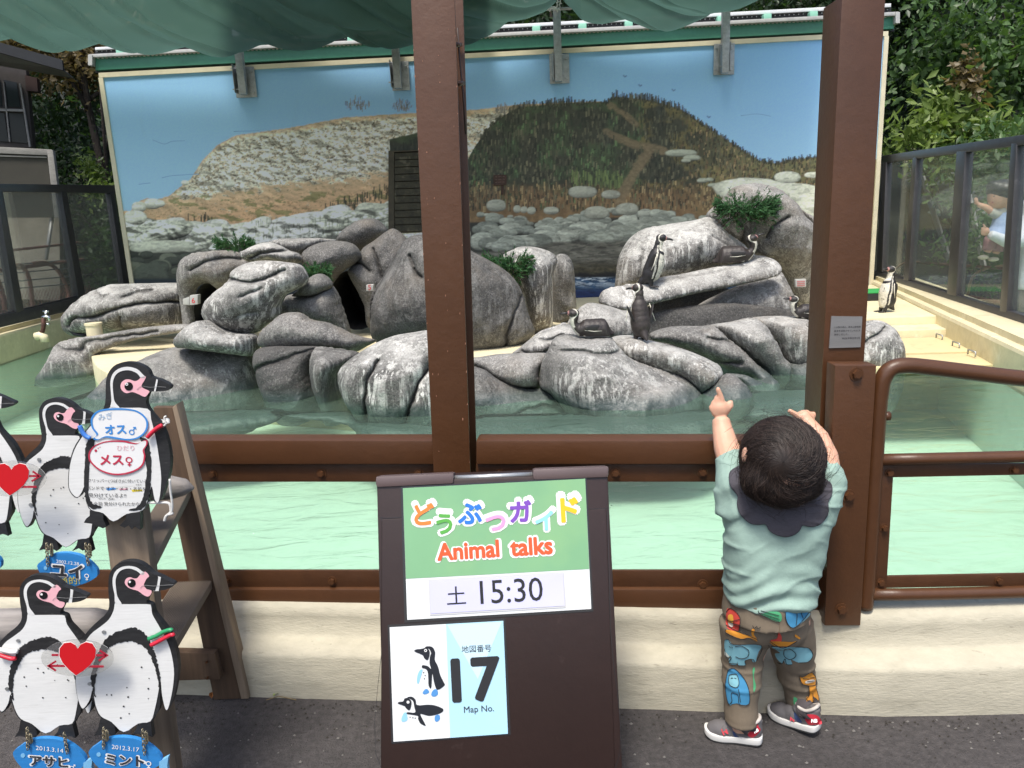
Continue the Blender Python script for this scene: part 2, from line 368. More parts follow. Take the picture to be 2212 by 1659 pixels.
def dead_leaf(px, py, s, col, label):
    p = gz(px, py, .004); V = []; Fq = []
    pts = [(-1, 0), (-.4, .42), (.3, .38), (1, 0), (.3, -.4), (-.4, -.38)]; a = random.uniform(0, 6)
    for (x, y) in pts: V.append(p + Vector(((x * math.cos(a) - y * math.sin(a)) * s, (x * math.sin(a) + y * math.cos(a)) * s, .006 + abs(y) * s * .8)))
    V.append(p + Vector((0, 0, .004)))
    for i in range(6): Fq.append((i, (i + 1) % 6, 6))
    tag(mesh('fallen_leaf', V, Fq, mat('leaf_' + col[1:], col, .7)), label, 'leaf')
dead_leaf(458, 1506, .016, '#a9713f', 'small dry brown leaf curled beside the stepladder foot')
dead_leaf(603, 1500, .02, '#8a9a55', 'fallen yellow green leaf at the foot of the cream wall')
tw = MB(); tw.tube([gz(575, 1512, .005), gz(602, 1504, .008), gz(640, 1512, .004)], .0012, 5).build('twig', mat('twig', '#7a6a4a', .8)); tag(bpy.data.objects['twig'], 'thin dry twig lying on the asphalt by the fallen leaf', 'twig')

# ================================================================ MURAL and roof behind it
MY = 12.07
MUR = Plane((0, MY, 0), (0, -1, 0))
TL, TR, BR, BL = MUR(215, 160), MUR(1917, 70), MUR(1886, 665), MUR(291, 700)
x0, x1 = TL.x, TR.x; zt0, zt1 = TL.z, TR.z; zb = -.05
mural = thing('mural_wall', 'wide painted mural wall of a rocky island under blue sky', 'mural', (0, MY, 0))
M_EDGE = mat('cream_trim', srgb('#d8cfb4'), .6, var=(5, .08))
NX, NZ = 920, 330
u = np.linspace(0, 1, NX); w = np.linspace(0, 1, NZ); U, Wd = np.meshgrid(u, w)
X = x0 + .05 + (x1 - x0 - .1) * U; ZT = zt0 + (zt1 - zt0) * U - .045; Zc = zb + (ZT - zb) * Wd
P = np.stack([X.ravel(), np.full(X.size, MY - .004), Zc.ravel()], 1)
Q = proj(P); qx, qy = Q[:, 0], Q[:, 1]
def interp(pts): a = np.array(pts, float); return np.interp(qx, a[:, 0], a[:, 1])
def lin(*h): return np.array(srgb(h[0]))
def lay(C, mask, col): mask = np.clip(mask, 0, 1)[:, None]; return C * (1 - mask) + col * mask
sm = lambda v, a, b: np.clip((v - a) / (b - a), 0, 1)
# sky print
t = sm(qy, 60, 480)[:, None]; C = lin('#7fb2f4') * (1 - t) + lin('#a2cbfa') * t
C = C * (1 + .05 * (fb(qx * .01, qy * .03) - .45)[:, None])
# tan hill
tan = interp([(283, 455), (297, 436), (317, 427), (335, 432), (365, 423), (412, 386), (437, 346), (470, 313), (510, 292), (620, 277), (747, 253), (892, 244), (1035, 236), (1115, 226), (1234, 221), (1300, 219), (1340, 240), (1500, 330), (1776, 420)])
m_tan = sm(qy - tan + 3 * (fb(qx * .2, qy * .2) - .45), -.8, 1.2)
rx, ry = qx + .35 * qy, qy - .22 * qx                                   # strata dip to the left
n1 = fb(qx * .02, qy * .04); n2 = fb(rx * .055 + 9, ry * .13); n3 = fb(rx * .16, ry * .3); n4 = vn(qx * .5, qy * .5)
ct = lin('#c9b08c') * (.85 + .4 * n1[:, None]); ct = lay(ct, sm(qy + .12 * (qx - 600), 395, 450) * .7, lin('#c9a179'))
dep = sm(qy - tan, 0, 14)
wz = sm(.30 + n2 * .5 + n3 * .35 - .42 * sm(qy + .11 * (qx - 600), 385, 418) - .10 * sm(qx, 780, 1000) - .25 * sm(22 - (qy - tan), 0, 20) * sm(qx, 540, 640), .44, .60) * dep
ct = lay(ct, wz, lin('#f2edd6') * (.70 + .55 * n3[:, None])); ct = lay(ct, wz * sm(n3, .50, .62) * .75, lin('#a8977a')); ct = lay(ct, wz * sm(n3 * .7 + n4 * .3, .60, .68) * .7, lin('#574c3b'))
ct = lay(ct, (1 - wz) * sm(n3 * .8 + n4 * .2, .60, .68) * .5, lin('#8b6440'))
ct = lay(ct, sm(fb(qx * .05 + 70, qy * .12), .60, .66) * sm(qy, 400, 420) * .7, lin('#6d7541'))
def relief(ax, ay, o=5, dx=.9, dy=1.2): return fb(qx * ax, qy * ay, o) - fb(qx * ax + dx * ax * 2.2, qy * ay - dy * ay * 2.2, o)
rl = relief(.026, .05, 4, 1.6, 2.2) * 1.5 + relief(.085, .12, 3) * .9
ct = ct * np.clip(1 + (.7 + 2.0 * wz) * rl, .45, 1.35)[:, None]
C = lay(C, m_tan, ct)
# cactus hill
grn = interp([(838, 600), (842, 300), (880, 292), (903, 286), (915, 330), (960, 350), (1010, 345), (1019, 328), (1049, 282), (1075, 258), (1105, 240), (1122, 231), (1234, 222), (1311, 220), (1330, 208), (1406, 216), (1470, 235), (1534, 278), (1599, 321), (1642, 347), (1676, 353), (1706, 345), (1775, 338), (1920, 345)])
m_g = sm(qy - grn, -.8, 1.) * (qx > 838)
g2 = fb(qx * .028 + 3, qy * .04); g3 = vn(qx * .6, qy * .22); g1 = fb(qx * .1, qy * .07 + 40)
cg = lin('#3f4032') * (.30 + 1.1 * g1[:, None]); cg = lay(cg, sm(g2, .42, .6) * (qx < 1390) * .5, lin('#4a5a3a') * (.5 + g1[:, None])); cg = lay(cg, sm(g2, .5, .7) * (qx > 1380) * .55, lin('#8a7c4a'))
cg = lay(cg, sm(qy, 395, 425) * .8, lin('#7d6244') * (.5 + g1[:, None])); cg = lay(cg, sm(qx, 1480, 1640) * .55, lin('#8f8a5c'))
C = lay(C, m_g, cg)
C = C.reshape(NZ, NX, 3); QX = qx.reshape(NZ, NX); QY = qy.reshape(NZ, NX)
def idx_of(px, py):
    p = MUR(px, py); u_ = (p.x - x0 - .05) / (x1 - x0 - .1); zt = zt0 + (zt1 - zt0) * u_ - .045; return int(round(u_ * (NX - 1))), int(round((p.z - zb) / (zt - zb) * (NZ - 1)))
def patch(px, py, rx_, ry_):
    i, j = idx_of(px, py); di = int(rx_ / 1.8) + 2; dj = int(ry_ / 1.6) + 3; return slice(max(0, j - dj), min(NZ, j + dj + 1)), slice(max(0, i - di), min(NX, i + di + 1))
rg = np.random.default_rng(12)
def stroke(px, py, w, hgt, col, a=1.):
    sl = patch(px, py - hgt / 2, w, hgt / 2); X_ = np.abs(QX[sl] - px); m_ = (np.clip(1.2 - X_ / w, 0, 1) * (QY[sl] > py - hgt) * (QY[sl] < py) * a)[..., None]; C[sl] = C[sl] * (1 - m_) + col * m_
# cacti: thousands of short upright strokes from the ridge down
P_ = []
for i in range(5200):
    P_.append(rg.uniform(1015, 1776))
ridge = np.array([(1010, 345), (1019, 328), (1049, 282), (1075, 258), (1105, 240), (1122, 231), (1234, 222), (1311, 220), (1330, 208), (1406, 216), (1470, 235), (1534, 278), (1599, 321), (1642, 347), (1676, 353), (1706, 345), (1775, 338)], float)
tracks = [([(1315, 225), (1345, 244), (1375, 268)], 8), ([(1310, 285), (1345, 302), (1385, 315), (1435, 326)], 11), ([(1400, 330), (1372, 370), (1350, 405), (1340, 440)], 13)]
tk = np.array(P_); ty = np.interp(tk, ridge[:, 0], ridge[:, 1]) + rg.random(len(tk)) ** .8 * (455 - np.interp(tk, ridge[:, 0], ridge[:, 1]))
for q, w in tracks:
    d = seg_dist(Q, q).reshape(NZ, NX); m_ = (sm(w - d + 10 * (n2.reshape(NZ, NX) - .45), 0, 5) * (QY > np.interp(QX, ridge[:, 0], ridge[:, 1]) + 3))[..., None] * .8; C[:] = C * (1 - m_) + lin('#85755a') * (.45 + .8 * n3.reshape(NZ, NX)[..., None]) * m_
td = np.min([seg_dist(np.stack([tk, ty], 1), q) - w for q, w in tracks], 0)
dk_ = [lin('#35382b'), lin('#4d4d3b'), lin('#2a2c22'), lin('#63604a')]; gr_ = [lin('#41503a'), lin('#566c46'), lin('#333f2b')]; br_2 = [lin('#6f5a40'), lin('#4f4231'), lin('#8c7a58')]
for x, y, d in sorted(zip(tk, ty, td), key=lambda t: t[1]):
    if d < rg.uniform(-4, 3): continue
    lw = y > 400; right = x > 1470; c_ = (br_2 if (lw and rg.random() < .6) or (right and rg.random() < .4) else gr_ if (vn(np.array([x * .028 + 3]), np.array([y * .04]))[0] > .5 and x < 1390 and rg.random() < .6) else dk_); hh_ = rg.uniform(6, 15) * (.7 if right else 1)
    stroke(x, y + 3, rg.uniform(1.3, 2.3), hh_, c_[rg.integers(len(c_))] * rg.uniform(.35, 1.7), .9)
for i in range(620):                                               # the spiky skyline
    x = rg.uniform(1040, 1776); y = np.interp(x, ridge[:, 0], ridge[:, 1]); tall = 1 if (1100 < x < 1240 or 1320 < x < 1480) else .6
    stroke(x, y + rg.uniform(1, 7), rg.uniform(1.3, 2.0), rg.uniform(7, 17) * tall, dk_[rg.integers(4)] * rg.uniform(.6, 1.2), .9)
for x0_, y0_, x1_, y1_, n_ in ((700, 452, 842, 405, 70), (404, 476, 462, 470, 26), (852, 330, 905, 300, 40), (690, 455, 842, 440, 30)):
    for i in range(n_): u_ = rg.random(); stroke(x0_ + (x1_ - x0_) * u_, y0_ + (y1_ - y0_) * u_ + rg.uniform(0, 22), 1.7, rg.uniform(8, 18), dk_[rg.integers(3)], .9)
for i in range(90):                                                # agave clump
    x = rg.uniform(1235, 1345); stroke(x, 408 - rg.uniform(0, 30), 2, rg.uniform(8, 20), lin('#70804e') * rg.uniform(.4, 1.2), .8)
for cx, cy, r in ((772, 232, 34), (868, 232, 28), (1085, 236, 22)):         # bare shrubs on the ridge
    for i in range(70):
        a_ = rg.uniform(-2.6, -.5); L2 = r * rg.uniform(.3, 1); stroke(cx + math.cos(a_) * L2, cy + 16 + math.sin(a_) * L2, 1.3, rg.uniform(4, 11), lin('#7f7b74') * rg.uniform(.5, 1.6), .75)
def stone(px, py, rx_, ry_, col, ang=0., dark=.75, tex=.25, k_=2.3):
    sl = patch(px, py, rx_ * 1.2, ry_ * 1.3 + abs(ang) * rx_); X_ = QX[sl] - px; Y_ = QY[sl] - py - ang * X_; w_ = .12 * (vn(QX[sl] * .05 + px, QY[sl] * .07) - .5)
    e = (np.abs(X_ / rx_) ** k_ + np.abs(Y_ / ry_) ** k_) ** (1 / k_) + w_; m_ = np.clip((1 - e) * min(rx_, ry_) * .8, 0, 1)[..., None]
    t_ = Y_ / ry_; sh_ = np.clip(.98 - dark * np.clip(t_ + .15, 0, 1.2) ** 1.3 - .10 * X_ / rx_, .10, 1.1) * (1 - .45 * np.clip((e - .80) / .2, 0, 1) * (t_ > -.5)); tx = (1 - tex / 2 + tex * vn(QX[sl] * .25, QY[sl] * .4 + px)) * (1 - tex * .8 * (vn(QX[sl] * .07 + px, QY[sl] * .22) > .68))
    C[sl] = C[sl] * (1 - m_) + col * (sh_ * tx)[..., None] * m_
def pile(poly_top, poly_bot, xa_, xb_, n_, size, cols, ang=.0, **kw):
    L_ = []
    for i in range(n_):
        x = rg.uniform(xa_, xb_); t_ = np.interp(x, *zip(*poly_top)); b_ = np.interp(x, *zip(*poly_bot)); v_ = rg.random(); L_.append((t_ + (b_ - t_) * v_, x, v_))
    for y, x, v_ in sorted(L_): s_ = rg.uniform(*size) * (.6 + .7 * v_); stone(x, y, s_, s_ * rg.uniform(.45, .72), cols[rg.integers(len(cols))] * rg.uniform(.75, 1.1), ang * rg.uniform(-.3, 1), **kw)
# grey shore boulders, right half
for s_, c_ in (((slice(None), slice(None)), lin('#2f2f2a')),):
    m_ = (sm(QY - np.interp(QX, [1044, 1200, 1400, 1560, 1700, 1776], [478, 478, 462, 482, 500, 500]), 0, 4) * (QX > 940))[..., None]; C[:] = C * (1 - m_) + c_ * m_
GB_ = [lin('#a8ada0'), lin('#959a8e'), lin('#b5b9ab'), lin('#82877d')]
pile([(1040, 462), (1200, 476), (1290, 452), (1400, 455), (1520, 470), (1600, 480), (1776, 470)], [(1040, 540), (1200, 520), (1400, 515), (1776, 520)], 1035, 1776, 330, (11, 27), GB_)
for q in ((1072, 444, 22, 14), (1117, 452, 9, 9), (1132, 453, 8, 8), (1148, 455, 10, 9), (1258, 415, 32, 14), (1320, 420, 22, 10), (1190, 455, 18, 9), (1355, 452, 26, 14), (1288, 460, 28, 15)): stone(*q, lin('#a9ab9c'), dark=.6)
for q in ((1472, 331, 36, 9), (1494, 341, 20, 7), (1482, 347, 12, 5), (1518, 390, 14, 6), (1540, 400, 13, 5), (1533, 388, 10, 5)): stone(*q, lin('#aeb3a0'), dark=.85)
for q in ((1690, 425, 150, 34, .12), (1770, 450, 60, 38), (1700, 383, 30, 13), (1755, 378, 20, 7), (1640, 430, 70, 24, .0)): stone(*q[:4], lin('#dfe2cd'), q[4] if len(q) > 4 else 0, dark=.55, tex=.35)
C = C.reshape(-1, 3)
ds = interp([(1044, 545), (1120, 540), (1200, 522), (1350, 520), (1900, 525)]) + 8 * (n1 - .5)
C = lay(C, sm(qy - ds, -2, 5) * (qx > 950), lin('#77756a') * (.25 + 1.0 * fb(qx * .02, qy * .10)[:, None]) * (1 - .5 * sm(fb(qx * .04, qy * .2), .5, .6))[:, None])
C = lay(C, sm(qy + 14 * (n2 - .5), 560, 580) * (qx > 950), lin('#4a4534') * (.15 + 1.2 * n3[:, None]))
C = lay(C, sm(qy + 10 * (n2 - .5), 586, 594) * (qx > 950), lin('#0e1116'))
C = lay(C, sm(qy, 598, 604) * (qx > 950), lin('#2b4763') * (.8 + .5 * n1[:, None])); C = lay(C, sm(qy, 598, 602) * sm(624 - qy, 0, 22) * sm(fb(qx * .06, qy * .3), .42, .52) * (qx > 950), lin('#c5d0d8'))
C = lay(C, sm(qy, 622, 630) * (qx > 950), lin('#1f2f57'))
# white guano rocks, left half
C = C.reshape(NZ, NX, 3)
m_ = (sm(QY - np.interp(QX, [260, 283, 305, 332, 400, 445, 492, 542, 563, 623, 771, 845, 950], [470, 460, 466, 472, 484, 493, 488, 492, 480, 468, 452, 444, 430]), 0, 3) * (QX < 945))[..., None]; C[:] = C * (1 - m_) + lin('#6e7262') * m_
WG = [lin('#f2f4e2'), lin('#e6e9d4'), lin('#fafbee'), lin('#dcdfca')]
pile([(260, 476), (400, 492), (540, 496), (620, 475), (845, 452), (945, 440)], [(260, 525), (560, 530), (945, 530)], 262, 945, 75, (26, 58), WG, -.35, dark=.85, tex=.40)
for q in ((330, 440, 20, 12), (300, 447, 16, 12), (292, 470, 26, 16), (345, 440, 12, 8), (400, 395, 10, 6), (497, 397, 12, 8)): stone(*q, lin('#f0f1dc'), dark=.8)
for q in ((360, 500, 62, 22, -.2), (455, 497, 40, 15, -.1), (430, 525, 70, 18, -.25), (540, 500, 48, 22, -.5), (520, 525, 75, 22, -.3), (650, 480, 60, 20, -.2), (740, 478, 75, 22, -.1), (620, 515, 80, 20, -.15), (860, 470, 90, 26, -.2)): stone(*q[:4], WG[rg.integers(4)], q[4], dark=.85, tex=.42)
for i in range(150): x = rg.uniform(540, 845); stroke(x, rg.uniform(480, 525), 1.5, rg.uniform(5, 18), lin('#5a5f50') * rg.uniform(.6, 1.6), .55)
C = C.reshape(-1, 3); mw_ = (qx < 945) * sm(qy - interp([(260, 470), (400, 484), (542, 492), (623, 472), (845, 444), (945, 430)]), 0, 4); rl = (relief(.022, .05, 4, 2., 3.) * 2.6 + relief(.08, .10, 3) * 1.0); C = C * np.clip(1 + 2.2 * rl * mw_, .25, 1.5)[:, None]; crv = sm(.035 - np.abs(fb(qx * .014 + 4, qy * .045 + .010 * qx, 3) - .47), 0, .03) * mw_; C = lay(C, crv * .6, lin('#4a4e42')); dk = interp([(260, 528), (300, 538), (415, 545), (560, 525), (700, 545), (950, 545)]); C = lay(C, sm(qy - dk + 8 * (n2 - .5), -2, 3) * (qx < 950), lin('#3d4139') * (.3 + 1. * fb(qx * .03, qy * .1))[:, None]); C = C.reshape(NZ, NX, 3)
stone(350, 533, 75, 14, lin('#d3d7c2'), -.02, dark=.5)
pile([(260, 548), (950, 552)], [(260, 596), (950, 600)], 262, 600, 60, (12, 30), [lin('#4f554b'), lin('#6a6f60'), lin('#2c312b')], dark=.85)
C = C.reshape(-1, 3); C = lay(C, sm(qy, 600, 606) * (qx < 950), lin('#1b2730'))
for bx, by in ((1126, 230), (1350, 165), (1383, 185), (1531, 253), (1662, 343), (1455, 195)):
    C = lay(C, sm(2.4 - seg_dist(Q, [(bx - 3, by - 2), (bx, by + 1), (bx + 3, by - 1)]), 0, 2) * .7, lin('#3c4a58'))
mb_ = (qx > 1000) * sm(qy, 430, 520); C = C * np.clip(1 + 1.6 * mb_ * relief(.05, .12, 4), .4, 1.5)[:, None]; C = C * (.95 + .10 * vn(qx * .9, qy * .9))[:, None]
idx = np.arange(NX * NZ).reshape(NZ, NX); Fq = np.stack([idx[:-1, :-1], idx[:-1, 1:], idx[1:, 1:], idx[1:, :-1]], -1).reshape(-1, 4)
M_MUR = mat('mural_print', (.5, .5, .5), .55, attr='Col', bump=[(1.2, .012), (14, .0012)], stretch=(1, 1, .35), dirt=('#7f8a90', 1.5, .62, .85, .18))
mo = np_mesh('mural_print', P, Fq, M_MUR, mural); paint(mo, (C * 1.2).clip(0.002, .9))
bk = MB(); bk.hexa([(x0, MY, zb), (x1, MY, zb), (x1, MY, zt1), (x0, MY, zt0), (x0, MY + .2, zb), (x1, MY + .2, zb), (x1, MY + .2, zt1), (x0, MY + .2, zt0)]).build('backing_wall', M_EDGE, mural)
for nm, q in (('top_trim', [(x0, zt0 - .055), (x1, zt1 - .055), (x1, zt1 + .012), (x0, zt0 + .012)]), ('side_trim', [(x0 - .012, zb), (x0 + .055, zb), (x0 + .055, zt0 - .057), (x0 - .012, zt0 - .057)]), ('side_trim', [(x1 - .055, zb), (x1 + .012, zb), (x1 + .012, zt1 - .057), (x1 - .055, zt1 - .057)])):
    MB().hexa([(x, MY - .03, z) for x, z in q] + [(x, MY + .1, z) for x, z in q]).build(nm, M_EDGE, mural)
# shallow wrinkles of the mural skin
for pts in ([(330, 302), (355, 311), (372, 305), (400, 304)], [(350, 384), (375, 379), (430, 376)], [(505, 284), (560, 282)], [(300, 398), (325, 395)], [(1600, 250), (1635, 246), (1665, 251)]):
    MB().tube([MUR(x, y, -.001) for x, y in spline(pts, 4, False)], .008, 6).build('wrinkle', mat('wrinkle_skin', lin('#8fb8e4'), .55), mural, smooth=True)
# slatted hatch standing in front of the mural, left of the steel post
M_SLAT = mat('printed_slat', srgb('#3d3a2c'), .7, var=[(6, .5), (30, .3)], dirt=[('#85806a', 5, .55, .68, .7)])
hut = thing('slatted_hatch', 'dark weathered slatted hatch on the mural left of the steel post', 'hatch', MUR(880, 420))
for k in range(11):
    a, b = 331 + k * 15.6, 331 + (k + 1) * 15.6 - 2
    MB().quadbox(MUR, [(852, b), (950, b - 3), (950, a - 3), (852, a)], .03, .07 + .004 * (k % 2)).build('slat', M_SLAT, hut)
MB().quadbox(MUR, [(839, 505), (851, 505), (851, 328), (839, 329)], .08, .085).build('side_post', mat('hatch_frame', '#4a4436', .7, var=(8, .3)), hut)
MB().quadbox(MUR, [(839, 329), (950, 324), (950, 321), (839, 326)], .10, .09).build('top_rail', MATS['hatch_frame'], hut)
MB().quadbox(MUR, [(853, 504), (950, 500), (950, 326), (853, 330)], .02, .03).build('back_panel', MATS['hatch_frame'], hut)
# small wooden notice standing in front of the mural
sg = thing('wooden_notice', 'tiny brown wooden notice board before the mural, just right of the steel post', 'sign', MUR(1084, 410))
MB().quadbox(MUR, [(1066, 401), (1094, 399), (1094, 377), (1066, 378)], .02, .04).build('board', mat('notice', '#4a352c', .7, var=(20, .3)), sg)
MB().quadbox(MUR, [(1083, 420), (1087, 420), (1087, 399), (1083, 399)], .02, .03).build('post', MATS['notice'], sg)
for k in range(3): ptext('lettering', '-- --- --', MUR, (1070, 384 + 6 * k), (1090, 383 + 6 * k), mat('notice_ink', '#8a7468', .7), sg, off=.042)

# ---- galvanised brackets that rise from the mural and hold the shade cloth
TOPZ = []
for (px, pyt, pyb, w, pl_, pr, pt, pb, lab) in ((516, 60, 203, 17, 511, 553, 150, 208, 'leftmost galvanised post and bracket bolted to the mural'), (854, 40, 190, 17, 848, 884, 138, 193, 'galvanised post and bracket just left of the brown steel post'),
        (1205, 22, 175, 16, 1188, 1228, 122, 178, 'galvanised post tied with white cord, right of the brown steel post'), (1569, 4, 157, 17, 1541, 1583, 100, 159, 'rightmost galvanised post and bracket, left of the tall brown column')):
    F = Plane((0, MY - .22, 0), (0, -1, 0)); q = thing('mural_bracket', lab, 'bracket', F(px, pyb), 'galvanised brackets along the mural')
    pb_ = F(px, pyb); pt_ = F(px, pyt); h = w / 1600 * 12 / 2
    MB().box(((pb_.x + pt_.x) / 2, MY - .22 + .05, (pb_.z + pt_.z + .02) / 2), (.11, .10, pt_.z - pb_.z + .02)).build('post', M_STEEL, q, bevel=.006)
    # base plates on the mural, angle flanges and bolts
    c = MUR((pl_ + pr) / 2, (pt + pb) / 2); wd = (pr - pl_) / 1600 * 12; ht = (pb - pt) / 1600 * 12
    MB().box((c.x, MY - .045, c.z), (wd, .014, ht)).build('base_plate', M_STEEL, q, bevel=.003)
    for s in (-1, 1): MB().box((pb_.x + s * .062, MY - .12, pb_.z + ht / 2 + .01), (.01, .17, ht * .92)).build('angle_flange', M_STEEL, q, bevel=.002)
    for s in (-1, 1):
        for e in (-1, 1):
            x = c.x + s * (wd / 2 - .045); z = c.z + e * (ht / 2 - .07)
            MB().tube([(x, MY - .05, z), (x, MY - .075, z)], .018, 6).build('bolt', M_STEEL, q)
            MB().tube([(pb_.x - .10 * s, MY - .17, z + .03), (pb_.x, MY - .17, z + .03)], .009, 6).build('bolt', M_STEEL, q)
    TOPZ.append(pt_)
    MB().box((pt_.x, MY - .17, pt_.z + .03), (.42 if abs(px - 1205) < 2 else .16, .10, .018)).build('top_plate', M_STEEL, q, bevel=.003)

# ---- roof edge of the building behind: green beam, trims, bolted dark sheets, mint clips
RF = Plane((0, 12.55, 0), (0, -1, 0))
roof = thing('roof_edge', 'green steel roof edge with pale trims running above the mural', 'roof', RF(1100, 100))
M_GRN = mat('green_steel', srgb('#44806a'), .45, var=[(3, .1), (20, .06)], dirt=('#2d4f40', 6, .6, .8, .5))
M_TRIM = mat('pale_trim', srgb('#b9b8b4'), .5, var=(8, .12), metal=.2); M_DARK = mat('dark_sheet', (.02, .018, .018), .5, var=(5, .3)); M_MC = mat('mint_clip', srgb('#8fc9b0'), .5)
yl = lambda x, a, b: a + (b - a) * (x - 205) / (1930 - 205)
MB().quadbox(RF, [(206, 152), (1932, 62), (1932, 34), (206, 124)], .25).build('beam', M_GRN, roof, bevel=.01)
MB().quadbox(RF, [(206, 157), (1932, 67), (1932, 62), (206, 152)], .5, -.08).build('lower_flange', M_DARK, roof)
MB().quadbox(RF, [(192, 124), (1941, 33), (1941, 25), (192, 117)], .3, .07).build('gutter_trim', M_TRIM, roof, bevel=.006)
for x in (190, 1935): MB().quadbox(RF, [(x, yl(x, 140, 50)), (x + 9, yl(x, 140, 50)), (x + 9, yl(x, 117, 26)), (x, yl(x, 117, 26))], .12, .085).build('end_cap', M_TRIM, roof)
RB = Plane((0, 12.9, 0), (0, -1, .0))
MB().quadbox(RB, [(205, 118), (1925, 27), (1925, 14), (205, 108)], .05).build('dark_sheet', M_DARK, roof)
MB().quadbox(RB, [(205, 108), (1925, 15), (1925, 7), (205, 102)], .3, .05).build('upper_trim', mat('white_trim', (.72, .73, .73), .5, var=(6, .1)), roof, bevel=.006)
for k in range(17):
    x = 250 + k * 100; y = yl(x, 118, 27)
    MB().quadbox(RB, [(x, y - 0), (x + 17, y - 1), (x + 17, y - 13), (x, y - 12)], .2, .12).build('mint_clip', M_MC, roof, bevel=.008)
st = MB()
for k in range(170):
    x = 210 + k * 10.1; st.ball(RB(x, yl(x, 111, 20), .012), .012, 5, 3)
tag(st.build('sheet_studs', M_TRIM, roof), kind='stuff')
hz = MB()
for k in range(190):
    x = 210 + k * 9; y = yl(x, 124, 34); hz.quadbox(RF, [(x, y + 3), (x + 4, y + 3), (x + 4, y), (x, y)], .02, .02)
tag(hz.build('gutter_teeth', M_TRIM, roof), kind='stuff')
MB().quadbox(RB, [(1915, 70), (1921, 70), (1921, 10), (1915, 10)], .1, -.1).build('corner_post', M_TRIM, roof)

# ================================================================ ROCKS of the penguin island
def rock_material():
    m = bpy.data.materials.new('cast_rock'); m.use_nodes = True; nt = m.node_tree; N = nt.nodes; L = nt.links; b = N['Principled BSDF']; b.inputs['Roughness'].default_value = .78
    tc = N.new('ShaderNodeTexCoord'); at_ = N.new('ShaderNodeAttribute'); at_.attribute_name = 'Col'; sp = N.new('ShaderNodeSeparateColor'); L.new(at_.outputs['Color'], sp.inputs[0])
    def nz(scale, det=4, st=(1, 1, 1), off=0):
        mp = N.new('ShaderNodeMapping'); mp.inputs['Scale'].default_value = st; mp.inputs['Location'].default_value = (off, off, off); L.new(tc.outputs['Object'], mp.inputs[0])
        t = N.new('ShaderNodeTexNoise'); t.inputs['Scale'].default_value = scale; t.inputs['Detail'].default_value = det; t.inputs['Roughness'].default_value = .65; L.new(mp.outputs[0], t.inputs[0]); return t.outputs[0]
    def mr(s, a, b_, c=0., d=1.):
        r = N.new('ShaderNodeMapRange'); L.new(s, r.inputs[0])
        for i, v in enumerate((a, b_, c, d)): r.inputs[i + 1].default_value = v
        return r.outputs[0]
    def ma(op, a, b_):
        r = N.new('ShaderNodeMath'); r.operation = op
        for i, v in enumerate((a, b_)):
            if hasattr(v, 'links'): L.new(v, r.inputs[i])
            else: r.inputs[i].default_value = v
        r.use_clamp = True; return r.outputs[0]
    def mx(f, a, b_, mode='MIX'):
        x = N.new('ShaderNodeMix'); x.data_type = 'RGBA'; x.blend_type = mode
        for s, v in ((0, f), (6, a), (7, b_)):
            if hasattr(v, 'links'): L.new(v, x.inputs[s])
            else: x.inputs[s].default_value = v if s == 0 else (*v, 1)
        return x.outputs[2]
    base = mx(mr(nz(2.2), .35, .65), (.125, .121, .114), (.215, .204, .188))
    base = mx(mr(nz(60, 3), .52, .62), base, (.31, .30, .28)); base = mx(mr(nz(75, 3, off=7), .52, .66), base, (.06, .056, .052))
    base = mx(ma('MULTIPLY', mr(nz(1.3, 5, off=3), .52, .7), .35), base, (.30, .235, .165))           # warm stains
    tone = N.new('ShaderNodeCombineColor'); [L.new(sp.outputs[0], tone.inputs[i]) for i in range(3)]
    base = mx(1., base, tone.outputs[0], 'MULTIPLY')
    # droppings: cap on what faces up plus runs down the flanks, amount per rock in the attribute's green channel
    streak = mr(nz(9, 5, (1, 1, .11)), .52, .60); fine = mr(nz(30, 4, (1, 1, .07), 3), .54, .60); patch = mr(nz(1.9, 5, (1, 1, .7), 9), .38, .54)
    g = sp.outputs[1]; up = N.new('ShaderNodeNewGeometry'); sx = N.new('ShaderNodeSeparateXYZ'); L.new(up.outputs['True Normal'], sx.inputs[0]); top = mr(sx.outputs[2], .30, .85)
    cap = ma('MULTIPLY', ma('MULTIPLY', top, mr(nz(4, 6), .34, .58)), mr(g, .2, 1.))
    run = ma('MULTIPLY', ma('MULTIPLY', ma('MAXIMUM', streak, fine), patch), mr(g, .1, .8))
    guano = ma('MAXIMUM', ma('MULTIPLY', cap, .8), ma('MULTIPLY', run, .85)); guano = ma('MULTIPLY', guano, mr(nz(80, 3), .30, .52, .35, 1.))
    base = mx(guano, base, (.60, .59, .55))
    geo = N.new('ShaderNodeSeparateXYZ'); L.new(tc.outputs['Object'], geo.inputs[0]); wet = mr(geo.outputs[2], -.14, -.22)    # damp algae band at the waterline
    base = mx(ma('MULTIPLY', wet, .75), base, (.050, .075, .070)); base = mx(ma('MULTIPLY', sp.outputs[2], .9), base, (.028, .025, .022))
    L.new(base, b.inputs['Base Color']); L.new(mr(wet, 0, 1, .8, .35), b.inputs['Roughness'])
    h = None
    for s, d, o in ((5, .03, 0), (24, .010, 2), (95, .004, 4)):
        bp = N.new('ShaderNodeBump'); bp.inputs['Distance'].default_value = d * .8; L.new(nz(s, 5, off=o), bp.inputs['Height'])
        if h: L.new(h, bp.inputs['Normal'])
        h = bp.outputs[0]
    L.new(h, b.inputs['Normal']); return m
M_ROCK = rock_material()

